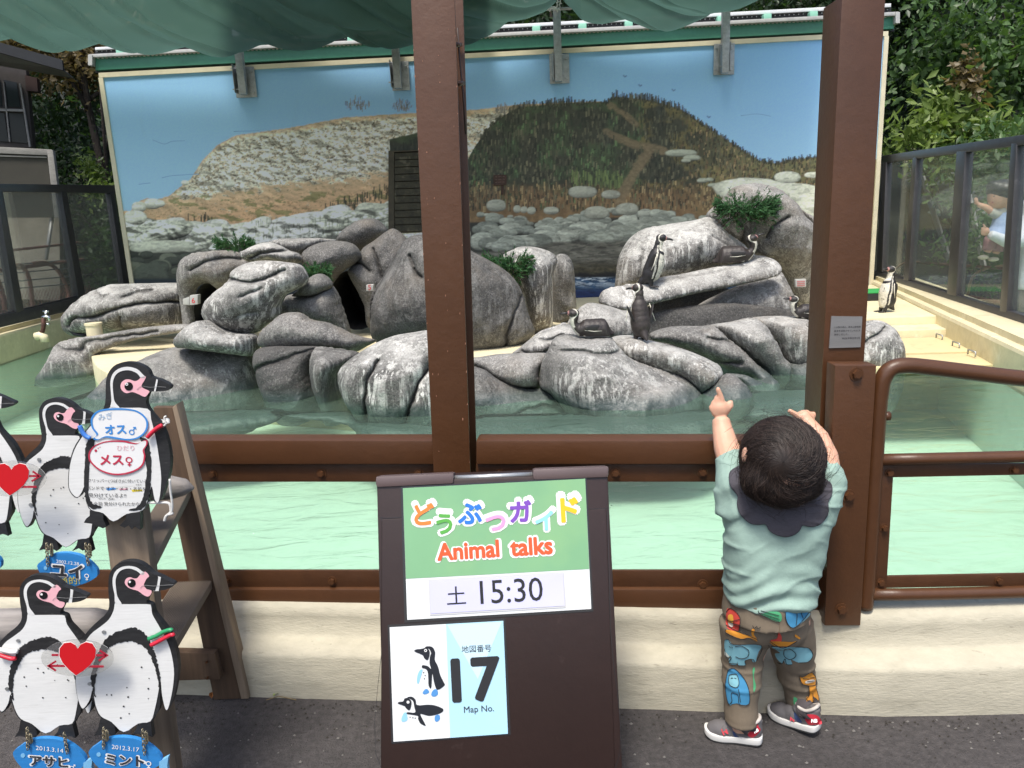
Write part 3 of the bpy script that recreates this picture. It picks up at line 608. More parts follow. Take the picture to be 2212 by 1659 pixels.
def inflate(V2, edges, bmask):
    """Poisson balloon over a 2D mesh: 0 on the rim, smooth in the middle"""
    n = len(V2); free = ~bmask; e = edges; w = 1.0
    deg = np.bincount(e.ravel(), minlength=n).astype(float)
    def A(u): 
        u = np.where(free, u, 0); r = deg * u - np.bincount(e[:, 0], u[e[:, 1]], n) - np.bincount(e[:, 1], u[e[:, 0]], n); return np.where(free, r, 0)
    b = np.where(free, 1., 0); x = np.zeros(n); r = b.copy(); p = r.copy(); rs = r @ r
    for _ in range(260):
        Ap = A(p); al = rs / max(p @ Ap, 1e-12); x += al * p; r -= al * Ap; rn = r @ r
        if rn < 1e-6: break
        p = r + rn / rs * p; rs = rn
    return x / x.max()
def blob2d(outline, step):
    per = []
    O = spline(outline, 4)
    for a, b in zip(O, O[1:] + O[:1]):
        L_ = math.dist(a, b); k = max(1, int(L_ / (step * 1.2)))
        per += [(a[0] + (b[0] - a[0]) * t / k, a[1] + (b[1] - a[1]) * t / k) for t in range(k)]
    Ov = [p for i, p in enumerate(per) if math.dist(p, per[i - 1]) > .35 * step]
    A = np.array(Ov); x0_, y0_ = A.min(0); x1_, y1_ = A.max(0)
    gx = np.arange(x0_, x1_, step); gy = np.arange(y0_, y1_, step * .87); pts = []
    for j, y in enumerate(gy): pts += [(x + (j % 2) * step / 2, y) for x in gx]
    pts = np.array(pts) + RNG.normal(0, step * .08, (len(pts), 2)); pts = pts[inside(pts, Ov)]; pts = pts[seg_dist(pts, Ov + [Ov[0]]) > step * .6]
    vs = [Vector(p) for p in Ov] + [Vector(p) for p in pts]; nb = len(Ov)
    r = delaunay_2d_cdt(vs, [(i, (i + 1) % nb) for i in range(nb)], [], 1, 1e-4)
    V2 = np.array([list(v) for v in r[0]]); F_ = np.array([f for f in r[2] if len(f) == 3])
    E = np.array(r[1]); cnt = {}
    for f in F_:
        for a, b in ((f[0], f[1]), (f[1], f[2]), (f[2], f[0])): k = (min(a, b), max(a, b)); cnt[k] = cnt.get(k, 0) + 1
    E = np.array(list(cnt)); bm_ = np.zeros(len(V2), bool)
    for (a, b), c in cnt.items():
        if c == 1: bm_[a] = bm_[b] = True
    return V2, F_, E, bm_
def rock(label, outline, y, T, tilt=0., yaw=0., cracks=(), tone=1., guano=.4, back=.7, step=3.3, rough=1., name='boulder', flat=.5, seed=None, m=None, cd=1.):
    V2, F_, E, bm_ = blob2d(outline, step); h = inflate(V2, E, bm_) ** flat
    cx, cy = V2[~bm_].mean(0); c = at(cx, cy, y); nrm = Vector((yaw, -1, tilt)).normalized(); pl = Plane(c, nrm)
    P3 = np.array([list(pl(x, q)) for x, q in V2]); nv = np.array(nrm)
    sd = abs(hash(label)) % 97 if seed is None else seed; sd = sum(map(ord, label)) % 97
    px = 1600 / y * .9
    dep = h * T; crk = np.zeros(len(V2))
    for cr in cracks:
        wd = 1.
        if isinstance(cr, tuple) and not isinstance(cr[0], tuple): wd, cr = cr
        cr = spline(cr, 4, closed=False); d = seg_dist(V2 + np.stack([3 * np.array([noise.noise(Vector((a * .05, b * .05, 1))) for a, b in V2]), 3 * np.array([noise.noise(Vector((a * .05, b * .05, 7))) for a, b in V2])], 1), cr)
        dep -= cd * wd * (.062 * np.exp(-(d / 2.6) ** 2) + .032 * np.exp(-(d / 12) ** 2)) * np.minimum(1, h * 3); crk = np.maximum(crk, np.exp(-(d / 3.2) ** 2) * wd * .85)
    nv = np.array(Vector((yaw, -1, tilt * .22)).normalized())       # the swelling pushes towards the viewing side, so the outline stays put
    front = P3 + nv * dep[:, None]
    nzv = np.array([[noise.noise(Vector(p) * 1.6 + Vector((sd, 0, 0))) * .10 + (.5 - abs(noise.noise(Vector(p) * 3.1 + Vector((0, sd, 0))))) * .045 + noise.noise(Vector(p) * 7 + Vector((0, sd, 0))) * .016 + noise.noise(Vector(p) * 17) * .006] for p in front])[:, 0]
    hf = np.minimum(1, h * 2.5)
    front += nv * (nzv * hf * rough * min(1, T / .3))[:, None]
    front[:, 2] += nzv * .5 * hf * rough
    bk = np.cumsum(~bm_) - 1 + len(V2); inner = ~bm_
    Bk = P3[inner] - nv * (h[inner] * T * back)[:, None]
    mp = np.where(bm_, np.arange(len(V2)), bk); Fb = mp[F_][:, ::-1]
    a, b_, c_ = front[F_[:, 0]], front[F_[:, 1]], front[F_[:, 2]]; fl = (np.cross(b_ - a, c_ - a) @ nv).mean() < 0
    FF = np.concatenate([F_, Fb]); FF = FF[:, ::-1] if fl else FF
    VV = np.concatenate([front, Bk]); o = np_mesh(name, VV, FF, m or M_ROCK, smooth=True)
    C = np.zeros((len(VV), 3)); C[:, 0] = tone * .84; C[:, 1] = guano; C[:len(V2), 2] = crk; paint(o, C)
    return tag(o, label, 'rock', 'cast rocks of the penguin island')
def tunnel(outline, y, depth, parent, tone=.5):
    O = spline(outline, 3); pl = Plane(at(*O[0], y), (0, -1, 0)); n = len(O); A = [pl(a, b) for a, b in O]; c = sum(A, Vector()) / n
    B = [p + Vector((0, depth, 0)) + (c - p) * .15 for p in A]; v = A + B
    o = mesh('cave_lining', v, [(i, (i + 1) % n, (i + 1) % n + n, i + n) for i in range(n)] + [tuple(range(n, 2 * n))], mat('cave_painted_shade', (.035, .033, .03), .9, var=(4, .3)), parent); return o  # near-black colour paints the cave's inner shade onto the lining

big_left = rock('broad grey boulder at the waterline on the left, behind the uppermost wooden penguin', c5([(-520, 1400), (-400, 1290), (-250, 1180), (-80, 1090), (0, 1045), (150, 1010), (330, 1030), (520, 1045), (640, 1070), (672, 1160), (695, 1240), (740, 1340), (740, 1430), (640, 1600), (200, 1680), (-300, 1640), (-540, 1500)]), 7.35, .62, tone=.72, guano=.5, tilt=.25)
rock('rounded boulder lying on top of the broad waterline boulder', c5([(128, 1000), (150, 940), (240, 865), (340, 832), (450, 900), (560, 925), (650, 930), (680, 970), (672, 1075), (560, 1070), (420, 1055), (300, 1035), (150, 1022)]), 7.25, .38, tone=.95, guano=.7)
rock('tall leaning boulder with a pale ledge across its top, beside the left cave', c5([(345, 850), (310, 775), (330, 700), (390, 640), (465, 580), (497, 540), (500, 488), (600, 435), (720, 418), (860, 428), (965, 445), (1012, 490), (1030, 545), (1000, 592), (920, 632), (862, 668), (835, 730), (830, 795), (740, 865), (690, 908), (600, 928), (470, 915), (390, 885)]), 7.55, .45, tone=.9, guano=.75, cracks=[(1.1, c5([(500, 535), (600, 540), (700, 545), (800, 510), (900, 480)])), (.6, c5([(660, 635), (730, 610), (770, 585)])), (.5, c5([(600, 780), (680, 755), (740, 740)]))])
rock('long wedge shaped boulder pointing right above the two dark boulders', c5([(688, 1005), (683, 950), (720, 895), (790, 838), (835, 792), (900, 776), (980, 783), (1040, 825), (1150, 845), (1250, 885), (1330, 925), (1420, 950), (1500, 970), (1430, 1012), (1350, 1050), (1240, 1035), (1090, 1020), (900, 1022), (780, 1025)]), 7.2, .33, tone=1., guano=.25)
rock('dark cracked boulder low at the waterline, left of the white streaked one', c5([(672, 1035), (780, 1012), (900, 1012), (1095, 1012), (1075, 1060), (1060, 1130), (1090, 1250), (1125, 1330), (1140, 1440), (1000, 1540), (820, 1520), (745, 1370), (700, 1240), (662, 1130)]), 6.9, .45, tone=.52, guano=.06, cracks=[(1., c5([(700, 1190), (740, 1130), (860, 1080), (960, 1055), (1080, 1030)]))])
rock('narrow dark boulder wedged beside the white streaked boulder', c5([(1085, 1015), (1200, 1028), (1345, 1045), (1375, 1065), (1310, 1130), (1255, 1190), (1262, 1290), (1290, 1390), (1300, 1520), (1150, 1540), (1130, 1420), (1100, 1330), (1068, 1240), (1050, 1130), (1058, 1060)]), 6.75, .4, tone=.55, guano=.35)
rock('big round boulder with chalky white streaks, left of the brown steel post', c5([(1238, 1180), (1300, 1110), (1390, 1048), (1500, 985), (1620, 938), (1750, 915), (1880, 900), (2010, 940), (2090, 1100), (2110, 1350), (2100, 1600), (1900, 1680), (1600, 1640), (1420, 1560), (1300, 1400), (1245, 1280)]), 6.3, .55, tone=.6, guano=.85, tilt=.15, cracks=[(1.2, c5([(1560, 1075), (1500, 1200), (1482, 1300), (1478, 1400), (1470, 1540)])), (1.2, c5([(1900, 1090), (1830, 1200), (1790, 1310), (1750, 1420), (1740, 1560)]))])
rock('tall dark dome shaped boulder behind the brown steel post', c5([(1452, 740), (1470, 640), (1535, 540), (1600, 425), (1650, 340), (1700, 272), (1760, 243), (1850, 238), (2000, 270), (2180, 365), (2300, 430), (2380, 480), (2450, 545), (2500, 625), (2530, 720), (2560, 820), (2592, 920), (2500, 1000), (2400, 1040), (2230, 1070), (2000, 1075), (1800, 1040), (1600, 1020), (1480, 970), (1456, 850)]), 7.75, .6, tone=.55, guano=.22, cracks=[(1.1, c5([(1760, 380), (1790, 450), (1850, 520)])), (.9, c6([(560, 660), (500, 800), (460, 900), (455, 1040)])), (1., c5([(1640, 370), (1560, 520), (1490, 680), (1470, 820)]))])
rock('grey boulder with a pale shoulder just right of the dark dome', c6([(430, 400), (500, 345), (560, 322), (650, 325), (740, 348), (800, 385), (808, 440), (785, 510), (780, 640), (778, 870), (720, 900), (640, 940), (590, 900), (560, 700), (500, 560)]), 8.5, .42, tone=.85, guano=.85)
rock('narrow upright rock at the left edge of the gap of painted sea', c6([(770, 500), (790, 400), (830, 372), (880, 382), (915, 430), (930, 520), (938, 650), (940, 780), (880, 840), (800, 870), (768, 800)]), 9.3, .3, tone=.68, guano=.5)
arch = rock('arched rock over the left cave carrying the number plate', c5([(130, 470), (150, 415), (230, 372), (350, 353), (480, 348), (560, 370), (618, 425), (590, 480), (520, 520), (500, 570), (440, 620), (410, 632), (370, 590), (320, 576), (270, 598), (242, 660), (234, 760), (240, 880), (170, 935), (156, 850), (140, 700), (126, 560)]), 8.8, .26, tone=1., guano=.3, step=3.4, cracks=[(1., c5([(270, 490), (380, 430), (450, 400), (560, 395)]))])
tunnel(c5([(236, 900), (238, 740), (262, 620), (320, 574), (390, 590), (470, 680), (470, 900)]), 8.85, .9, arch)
rock('flat pale slab on top between the two caves', c5([(553, 378), (620, 328), (700, 298), (780, 296), (860, 328), (900, 350), (965, 372), (985, 425), (900, 440), (800, 428), (690, 422), (605, 425)]), 8.4, .22, tone=1., guano=.8, cracks=[(1.1, c5([(640, 400), (720, 372), (800, 368), (880, 355)]))])
rock('long low rock on top left of the right cave', c5([(740, 295), (850, 270), (1000, 266), (1150, 268), (1225, 283), (1120, 330), (1040, 370), (1000, 420), (960, 400), (880, 360), (800, 335)]), 8.8, .28, tone=.85, guano=.55)
rock('round grey boulder above the right cave with the green tuft at its foot', c5([(982, 410), (1000, 350), (1080, 303), (1180, 283), (1290, 288), (1360, 320), (1392, 385), (1360, 430), (1310, 465), (1260, 500), (1215, 555), (1190, 580), (1140, 530), (1060, 480), (995, 460)]), 8.6, .34, tone=.82, guano=.12)
rock('topmost rounded boulder of the left group', c5([(1212, 290), (1260, 218), (1330, 163), (1400, 133), (1480, 128), (1535, 158), (1578, 215), (1545, 258), (1480, 298), (1440, 330), (1385, 355), (1330, 330), (1280, 305)]), 9.2, .34, tone=.85, guano=.15)
cave = rock('dark wall rock at the right side of the right cave', c5([(1375, 395), (1400, 335), (1480, 280), (1560, 220), (1620, 198), (1700, 260), (1740, 360), (1700, 500), (1600, 700), (1560, 900), (1470, 905), (1425, 850), (1415, 740), (1370, 640), (1320, 540), (1300, 500), (1330, 445)]), 8.8, .3, tone=.72, guano=.12, cracks=[(1., c5([(1480, 330), (1530, 420), (1560, 520)])), (.8, c5([(1330, 450), (1420, 440), (1470, 480)]))])
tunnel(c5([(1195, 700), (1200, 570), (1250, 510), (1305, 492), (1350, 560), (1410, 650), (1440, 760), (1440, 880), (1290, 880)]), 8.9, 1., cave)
rock('smooth sloping rock between the leaning boulder and the right cave', c5([(1050, 650), (1150, 612), (1190, 588), (1235, 650), (1262, 740), (1295, 830), (1320, 925), (1250, 900), (1150, 860), (1040, 840), (980, 805), (850, 810), (825, 740), (870, 665), (960, 648)]), 8.0, .33, tone=.85, guano=.35)
rock('small rounded rock under the green tuft beside the right cave', c5([(910, 665), (960, 620), (1020, 558), (1060, 520), (1120, 510), (1172, 540), (1198, 592), (1150, 630), (1080, 655), (1000, 668)]), 7.9, .22, tone=.85, guano=.3)
rock('long layered rock by the left glass screen', c4([(520, 980), (520, 885), (595, 790), (700, 720), (830, 658), (960, 632), (1150, 627), (1345, 625), (1420, 650), (1420, 850), (1400, 970), (1200, 975), (1000, 975), (850, 1000), (700, 1015), (600, 1022)]), 9.3, .55, tone=1., guano=.85, cracks=[(1.3, c4([(640, 930), (700, 880), (850, 862), (1050, 808), (1200, 768), (1400, 752)])), (.9, c4([(1080, 860), (1040, 920), (1000, 960)])), (.9, c4([(1080, 720), (1150, 690), (1250, 672)])), (.6, c4([(850, 700), (920, 720), (980, 712)]))])
rock('low layered rock reaching into the water beside the cream pad', c4([(432, 1150), (470, 1080), (560, 1048), (680, 1028), (850, 998), (1000, 972), (1200, 948), (1420, 935), (1420, 985), (1150, 1030), (1000, 1060), (850, 1110), (750, 1150), (715, 1200), (720, 1330), (500, 1400), (280, 1410), (330, 1300), (410, 1210)]), 8.4, .32, tone=1., guano=.5, tilt=.5, cracks=[(1., c4([(660, 1120), (700, 1070), (850, 1050), (1000, 1020), (1200, 985)])), (.7, c4([(480, 1100), (600, 1115), (680, 1110)]))])
# right-hand group
rock('large whitened rock behind the sloping slab', c7([(112, 900), (113, 780), (128, 680), (175, 580), (230, 520), (300, 478), (400, 458), (500, 438), (640, 418), (745, 393), (770, 420), (830, 480), (920, 540), (990, 590), (1050, 650), (1160, 670), (1100, 720), (850, 760), (600, 820), (420, 880), (240, 900)]), 8.7, .62, tone=1.1, guano=1., tilt=.4, cracks=[(.7, c7([(240, 640), (230, 760), (240, 850)])), (.5, c7([(600, 745), (605, 700), (580, 660)])), (.5, c7([(690, 570), (760, 590), (860, 610)]))], cd=.7)
rock('tall grey rock crowned with a juniper, left of the tall brown column', c7([(733, 392), (770, 335), (830, 295), (880, 228), (920, 190), (1000, 168), (1090, 163), (1200, 188), (1290, 248), (1350, 325), (1420, 375), (1480, 430), (1500, 500), (1497, 600), (1480, 700), (1460, 800), (1450, 860), (1445, 1010), (1350, 1000), (1290, 870), (1250, 780), (1150, 720), (1050, 680), (960, 600), (880, 540), (800, 470)]), 9.0, .55, tone=1.05, guano=.45, cracks=[(1.2, c7([(1290, 270), (1350, 380), (1410, 460), (1440, 560)])), (1., c7([(1190, 410), (1130, 450), (1080, 480), (1065, 540)])), (1., c7([(890, 420), (930, 480), (950, 560), (990, 600)]))])
slab = rock('long sloping slab on which two penguins rest', c7([(-8, 985), (0, 930), (40, 893), (150, 868), (330, 848), (430, 808), (560, 788), (700, 758), (850, 728), (1000, 698), (1130, 672), (1205, 688), (1255, 740), (1245, 785), (1180, 815), (1000, 858), (850, 888), (600, 938), (400, 988), (280, 1018), (200, 1040), (100, 1035), (25, 1005)]), 7.75, .10, tilt=1.0, tone=1.1, guano=.95, flat=.36, rough=.5, cracks=[(.4, c7([(340, 880), (500, 820), (700, 790), (900, 750)]))], cd=.5)
rock('streaked rock under the right end of the slab', c7([(545, 1170), (640, 1030), (800, 935), (1000, 850), (1190, 780), (1250, 770), (1300, 850), (1345, 960), (1350, 1110), (1150, 1170), (900, 1180), (700, 1180)]), 8.15, .3, tone=.85, guano=.55, tilt=.1)
rock('dark recessed rock in the shadow under the slab', c7([(330, 1180), (335, 1010), (500, 950), (850, 880), (900, 960), (760, 1080), (650, 1180)]), 8.9, .2, tone=.4, guano=.1)  # low tone puts the shade of the recess into the rock colour
rock('pale rounded rock under the left end of the slab', c6([(880, 870), (920, 790), (990, 728), (1045, 710), (1150, 728), (1260, 762), (1345, 780), (1350, 960), (1290, 980), (1100, 990), (950, 940)]), 7.3, .36, tone=1.05, guano=.7)
rock('small pale rock in front of the lying penguin', c6([(498, 1062), (560, 1013), (640, 948), (700, 903), (800, 870), (870, 848), (960, 930), (900, 980), (800, 1010), (750, 1065), (640, 1075), (560, 1070)]), 6.9, .26, tone=1.1, guano=.75, tilt=.5, cracks=[(.8, c6([(560, 1040), (640, 1045), (740, 1020)])), (.8, c6([(690, 950), (780, 945), (850, 930)]))])
rock('big streaked front boulder below the lying penguin', c6([(690, 1200), (705, 1120), (750, 1030), (790, 955), (880, 925), (1000, 945), (1170, 945), (1220, 1000), (1300, 1080), (1420, 1130), (1560, 1170), (1680, 1210), (1780, 1290), (1815, 1350), (1800, 1450), (1700, 1600), (1300, 1660), (1000, 1620), (850, 1450), (760, 1340), (690, 1290)]), 6.3, .55, tone=.7, guano=.6, tilt=.3, cracks=[(.7, c6([(820, 1040), (950, 1035), (1080, 1050), (1200, 1040)]))])
rock('flattened boulder on which the upright front penguin stands', c6([(1160, 985), (1200, 945), (1320, 935), (1450, 970), (1600, 1005), (1750, 1055), (1900, 1125), (1945, 1200), (1935, 1240), (1840, 1320), (1800, 1345), (1740, 1290), (1640, 1215), (1500, 1185), (1350, 1135), (1230, 1085), (1180, 1030)]), 6.45, .26, tone=1.05, guano=.8, tilt=.9)
rock('pinkish grey rock just right of the brown steel post', c6([(150, 1100), (285, 1083), (420, 1063), (600, 1058), (745, 1062), (725, 1130), (685, 1200), (700, 1275), (640, 1318), (520, 1300), (400, 1250), (285, 1180), (150, 1150)]), 6.6, .3, tone=1.15, guano=.45, tilt=.4)
rock('dark low rock at the waterline just right of the brown steel post', c6([(120, 1180), (285, 1165), (400, 1240), (520, 1290), (640, 1310), (740, 1300), (860, 1360), (960, 1440), (960, 1560), (700, 1620), (400, 1600), (120, 1560)]), 6.35, .38, tone=.68, guano=.25, cracks=[(.9, c6([(430, 1440), (560, 1400), (700, 1380), (860, 1390)]))])
rock('long sloping boulder under the shadowed recess', c7([(350, 1195), (500, 1150), (700, 1148), (770, 1143), (870, 1240), (960, 1315), (1060, 1395), (1140, 1455), (1185, 1510), (1170, 1640), (1080, 1620), (1020, 1500), (900, 1460), (760, 1380), (640, 1320), (480, 1270), (365, 1245)]), 6.95, .32, tone=.85, guano=.35, tilt=.5, cracks=[(1., c7([(780, 1380), (850, 1395), (930, 1400)])), (.9, c7([(700, 1215), (800, 1240), (860, 1260)]))])
rock('rounded boulder between the sloping boulder and the one beside the brown column', c7([(745, 1145), (900, 1118), (1060, 1092), (1140, 1190), (1210, 1265), (1240, 1340), (1310, 1400), (1300, 1460), (1265, 1560), (1160, 1560), (1100, 1440), (1000, 1360), (900, 1280), (805, 1195)]), 7.05, .34, tone=1., guano=.65, tilt=.3)
rock('smooth boulder partly hidden by the tall brown column, lying penguin on top', c7([(1040, 1098), (1180, 1078), (1350, 1082), (1500, 1090), (1620, 1120), (1640, 1240), (1560, 1380), (1480, 1480), (1350, 1500), (1290, 1420), (1225, 1335), (1190, 1260), (1120, 1190)]), 7.15, .40, tone=1.05, guano=.75, tilt=.3, cracks=[(1.1, c7([(1355, 1410), (1420, 1355), (1500, 1300), (1580, 1240)]))])
rock('small dark boulder at the waterline beside the tall brown column', c7([(1255, 1500), (1300, 1410), (1360, 1405), (1440, 1350), (1560, 1320), (1600, 1500), (1520, 1620), (1330, 1620)]), 6.95, .28, tone=.8, guano=.3)
rock('grey end rock seen right of the tall brown column', [(1740, 700), (1800, 692), (1850, 695), (1900, 692), (1932, 712), (1944, 750), (1946, 800), (1936, 850), (1900, 900), (1800, 900), (1740, 800)], 6.95, .36, tone=1., guano=.7, cracks=[(.8, [(1840, 735), (1870, 718), (1900, 705)])])
rock('wet pointed rock at the waterline above the pointing finger', c7([(685, 1650), (755, 1580), (820, 1528), (872, 1478), (935, 1488), (1005, 1560), (1040, 1640), (1020, 1760), (860, 1800), (700, 1760)]), 6.15, .26, tone=.75, guano=.3)
rock('wet low rock sloping into the water left of the tall brown column', c7([(868, 1478), (1000, 1485), (1100, 1525), (1180, 1500), (1230, 1560), (1200, 1700), (1080, 1740), (1010, 1640), (935, 1530)]), 6.55, .24, tone=.8, guano=.3)
rock('dark shadowed rock mass filling the hollow under the sloping slab', [(1290, 748), (1330, 705), (1420, 672), (1560, 655), (1700, 668), (1790, 690), (1810, 800), (1700, 880), (1500, 860), (1350, 800)], 7.7, .16, tone=.42, guano=.08)  # added filler mass, its dark tone painted in as shade under the slab
# submerged ledges seen through the water
for lab, pts, y in (('sunken dark ledge under water at the foot of the broad left boulder', c5([(-60, 1440), (300, 1440), (600, 1420), (830, 1440), (850, 1500), (700, 1570), (300, 1650), (0, 1680)]), 6.3),
        ('sunken ledge under water below the white streaked boulder', c5([(750, 1390), (1000, 1430), (1280, 1440), (1500, 1540), (1900, 1560), (2200, 1540), (2300, 1700), (1500, 1740), (1300, 1560), (900, 1500)]), 5.9),
        ('sunken broad ledge under water below the big streaked front boulder', c6([(250, 1440), (600, 1430), (900, 1440), (1400, 1460), (1900, 1430), (1960, 1560), (1700, 1720), (1000, 1740), (300, 1720)]), 5.6),
        ('sunken rock under water near the left basin wall', c4([(640, 1330), (720, 1240), (700, 1450), (600, 1560), (500, 1480)]), 7.3),
        ('sunken ledge under water left of the tall brown column', c7([(960, 1640), (1200, 1560), (1500, 1560), (1700, 1600), (1650, 1800), (1300, 1850), (1000, 1800)]), 6.1)):
    o = rock(lab, pts, y, .12, tilt=2.6, tone=.5, guano=0, back=.3, name='sunken_rock', step=8)
    z = coords(o); z[:, 2] = np.minimum(z[:, 2], WZ - .05) ; setco(o, z)

# number plates, stub pipe, tap, hose
M_WP = mat('white_plate', (.42, .42, .39), .5, var=(30, .1)); M_RED = mat('red_ink', srgb('#c8202c'), .5); M_CAN = mat('cream_pipe', srgb('#d8cdaa'), .5, var=(9, .08))
def number_box(label, q, y, n, ink):
    pl = Plane(at(*q[0], y), (0, -1, 0)); t = thing('number_box', label, 'number sign', pl(*q[0])); MB().quadbox(pl, q, .09).build('box', M_WP, t, bevel=.006)
    cx = sum(a for a, _ in q) / 4; w = (q[1][0] - q[0][0]); by = (q[0][1] + q[1][1]) / 2 - .18 * (q[0][1] - q[3][1])
    ptext('digit', n, pl, (cx - w * .2, by), (cx + w * .2, by), M_RED, t, off=.002, fat=.03)
number_box('white box with a red 6 at the mouth of the left cave', c5([(205, 728), (260, 722), (260, 655), (205, 660)]), 8.5, '6', M_RED)
MB().quadbox(Plane(at(400, 650, 8.5), (0, -1, 0)), c5([(158, 722), (203, 728), (203, 668), (158, 684)]), .07).build('side_lug', M_WP, bpy.data.objects['number_box'], bevel=.004)
number_box('white box with a red 5 inside the right cave', c5([(1425, 630), (1475, 628), (1475, 585), (1425, 587)]), 8.35, '5', M_RED)
pl = Plane(at(1735, 610, 8.3), (0, -1, 0)); t = thing('notice_plate', 'small white notice plate on the grey rock left of the tall brown column', 'sign', pl(1735, 610))
MB().quadbox(pl, c7([(1352, 880), (1425, 878), (1425, 822), (1352, 826)]), .05).build('plate', M_WP, t, bevel=.004)
for k in range(3): ptext('lettering', '######', pl, c7([(1362, 845 + k * 14)])[0], c7([(1416, 843 + k * 14)])[0], M_RED, t, off=.002)
p = at(204, 716, 8.55); st = thing('stub_pipe', 'short capped cream pipe stub standing on the low left rock', 'pipe', p)
MB().tube([p - Vector((0, 0, .12)), p + Vector((0, 0, .075))], .085, 20).build('pipe', M_CAN, st, smooth='auto'); MB().tube([p + Vector((0, 0, .075)), p + Vector((0, 0, .10))], .095, 20).build('cap', M_CAN, st, smooth='auto')
TY = 9.0; tp = thing('water_tap', 'metal tap on a rusty riser pipe at the left basin wall', 'tap', at(95, 735, TY)); A = lambda x, y: at(x, y, TY)
M_CHR = mat('chrome', (.6, .6, .6), .2, 1.); M_RUST = mat('rusty_pipe', srgb('#4a2a20'), .7, var=(30, .4))
MB().tube([A(88, 718), A(92, 716), A(94, 708), A(94, 686)], .024, 10).build('riser', M_RUST, tp, smooth=True)
MB().tube([A(92, 686), A(99, 684), A(105, 685), A(107, 692)], .022, 10).build('spout', M_CHR, tp, smooth=True); MB().tube([A(99, 684), A(99, 674)], .013, 8).tube([A(93, 673), A(105, 673)], .012, 8).build('handle', M_CHR, tp, smooth=True)
MB().tube([A(104, 698), A(104, 702)], .022, 10).build('collar', M_CHR, tp, smooth=True)
MB().tube([A(78, 727), A(88, 724), A(96, 728), A(97, 738)], .05, 12).build('drain_elbow', M_CAN, tp, smooth=True)
h = MB().tube([at(x, y, 9.0) for x, y in c4([(490, 878), (515, 895), (522, 940), (530, 985), (560, 1010), (600, 1018), (650, 1020)])], .022, 8).build('black_hose', mat('black_rubber', (.012, .012, .016), .4), smooth=True)
tag(h, 'black hose looped round the end of the long layered rock', 'hose')

# green tufts growing on the rocks (needle sprays)
def tuft(label, cx, cy, w, h, y, n, col=('#2f5a30', '#1d3d22')):
    V = []; Fq = []; t = thing('juniper', label, 'plant', at(cx, cy + h / 2, y), 'green tufts on the rocks'); s = y / 1600
    twm = MB()
    for k in range(n):
        a = RNG.uniform(-1, 1); bx = cx + a * w * .42; by = cy + h * (RNG.uniform(-.05, .48) - .25 * a * a); top = 1 - abs(a) ** 2.2; p0 = at(bx, by, y + RNG.uniform(-.12, .1)); L_ = h * s * (.30 + .55 * RNG.random()) * (.45 + .6 * top)
        d = Vector((a * .95 + RNG.normal(0, .35), RNG.normal(-.45, .35), RNG.uniform(-.45, .95))).normalized(); pts = [p0 + d * L_ * u + Vector((0, 0, -.05 * u * u)) for u in (0, .35, .7, 1)]
        if k % 4 == 0: twm.tube(pts, .004, 4, False)
        for j in range(16):
            u = RNG.random() ** .7; b = p0 + d * L_ * u; nd = (d + Vector(RNG.normal(0, .65, 3))).normalized(); ln = RNG.uniform(.02, .05); sd = nd.orthogonal().normalized() * .0065; q = len(V)
            V += [b - sd, b + sd, b + nd * ln]; Fq.append((q, q + 1, q + 2))
    o = mesh('foliage', V, Fq, mat('juniper_green', srgb(col[0]), .7, var=[(14, .5)], trans=((.10, .2, .06), .3)), t); twm.build('stems', mat('stem_brown', (.06, .045, .03), .8), t)
tuft('dark green juniper tuft behind the arch of the left cave', 507, 528, 82, 34, 9.0, 150)
tuft('green juniper tuft hanging beside the right cave', 686, 588, 50, 36, 8.15, 150)
tuft('green juniper tuft on the boulder right of the steel post', 1097, 570, 100, 52, 8.05, 280)
tuft('wide blue green juniper on top of the tall right rock', 1612, 448, 136, 56, 8.42, 420)

# ================================================================ GLASS SCREENS left and right, visitors behind
M_ALU = mat('dark_anodised_frame', srgb('#4a484a'), .42, .35, var=(9, .12), dirt=('#8a8a88', 12, .62, .8, .35))
mg, *_ = glassy('screen_glass', (.92, .95, .94), .20, .02, .07, (.55, .58, .60))
mgl, *_ = glassy('screen_glass_left', (.90, .93, .92), .5, .02, .11, (.50, .48, .46))  # diffuse haze colour imitates pale reflections in the left panes
def screen(label, a, b, posts, top, bot, nrm, midpost=()):
    """vertical plane through ground line a-b; posts listed by picture x at the foot and at the head"""
    pl = Plane(a, nrm); s = thing('glass_screen', label, 'glass screen', (a[0], a[1], 0)); q = lambda x, f: (x, f[0][1] + (f[1][1] - f[0][1]) * (x - f[0][0]) / (f[1][0] - f[0][0]))
    return pl, s
# left screen
LA, LB = Vector((-6.45, 9.37, .2)), Vector((-6.82, 11.92, .2)); u = (LB - LA).normalized(); PL = Plane(LA, (u.y, -u.x, 0))
ls = thing('glass_screen', 'dark framed glass screen above the left basin wall', 'glass screen', (-7.1, 10.3, .1))
topL = lambda x: 397 + .012 * x; botL = lambda x: 700 - .242 * x
MB().quadbox(PL, [(-60, topL(-60) + 17), (262, topL(262) + 17), (262, topL(262)), (-60, topL(-60))], .07, .02).build('top_rail', M_ALU, ls, bevel=.006)
MB().quadbox(PL, [(-60, botL(-60) + 8), (290, botL(290) + 8), (290, botL(290) - 14), (-60, botL(-60) - 20)], .07, .02).build('bottom_rail', M_ALU, ls, bevel=.006)
for xa, xb, wa_, wb_ in ((-8, 36, 14, 16), (132, 170, 12, 15), (238, 268, 10, 12)):
    MB().quadbox(PL, [(xb, botL(xb) - 16), (xb + wb_, botL(xb + wb_) - 16), (xa + wa_, topL(xa) + 14), (xa, topL(xa) + 14)], .09, .025).build('post', M_ALU, ls, bevel=.006)
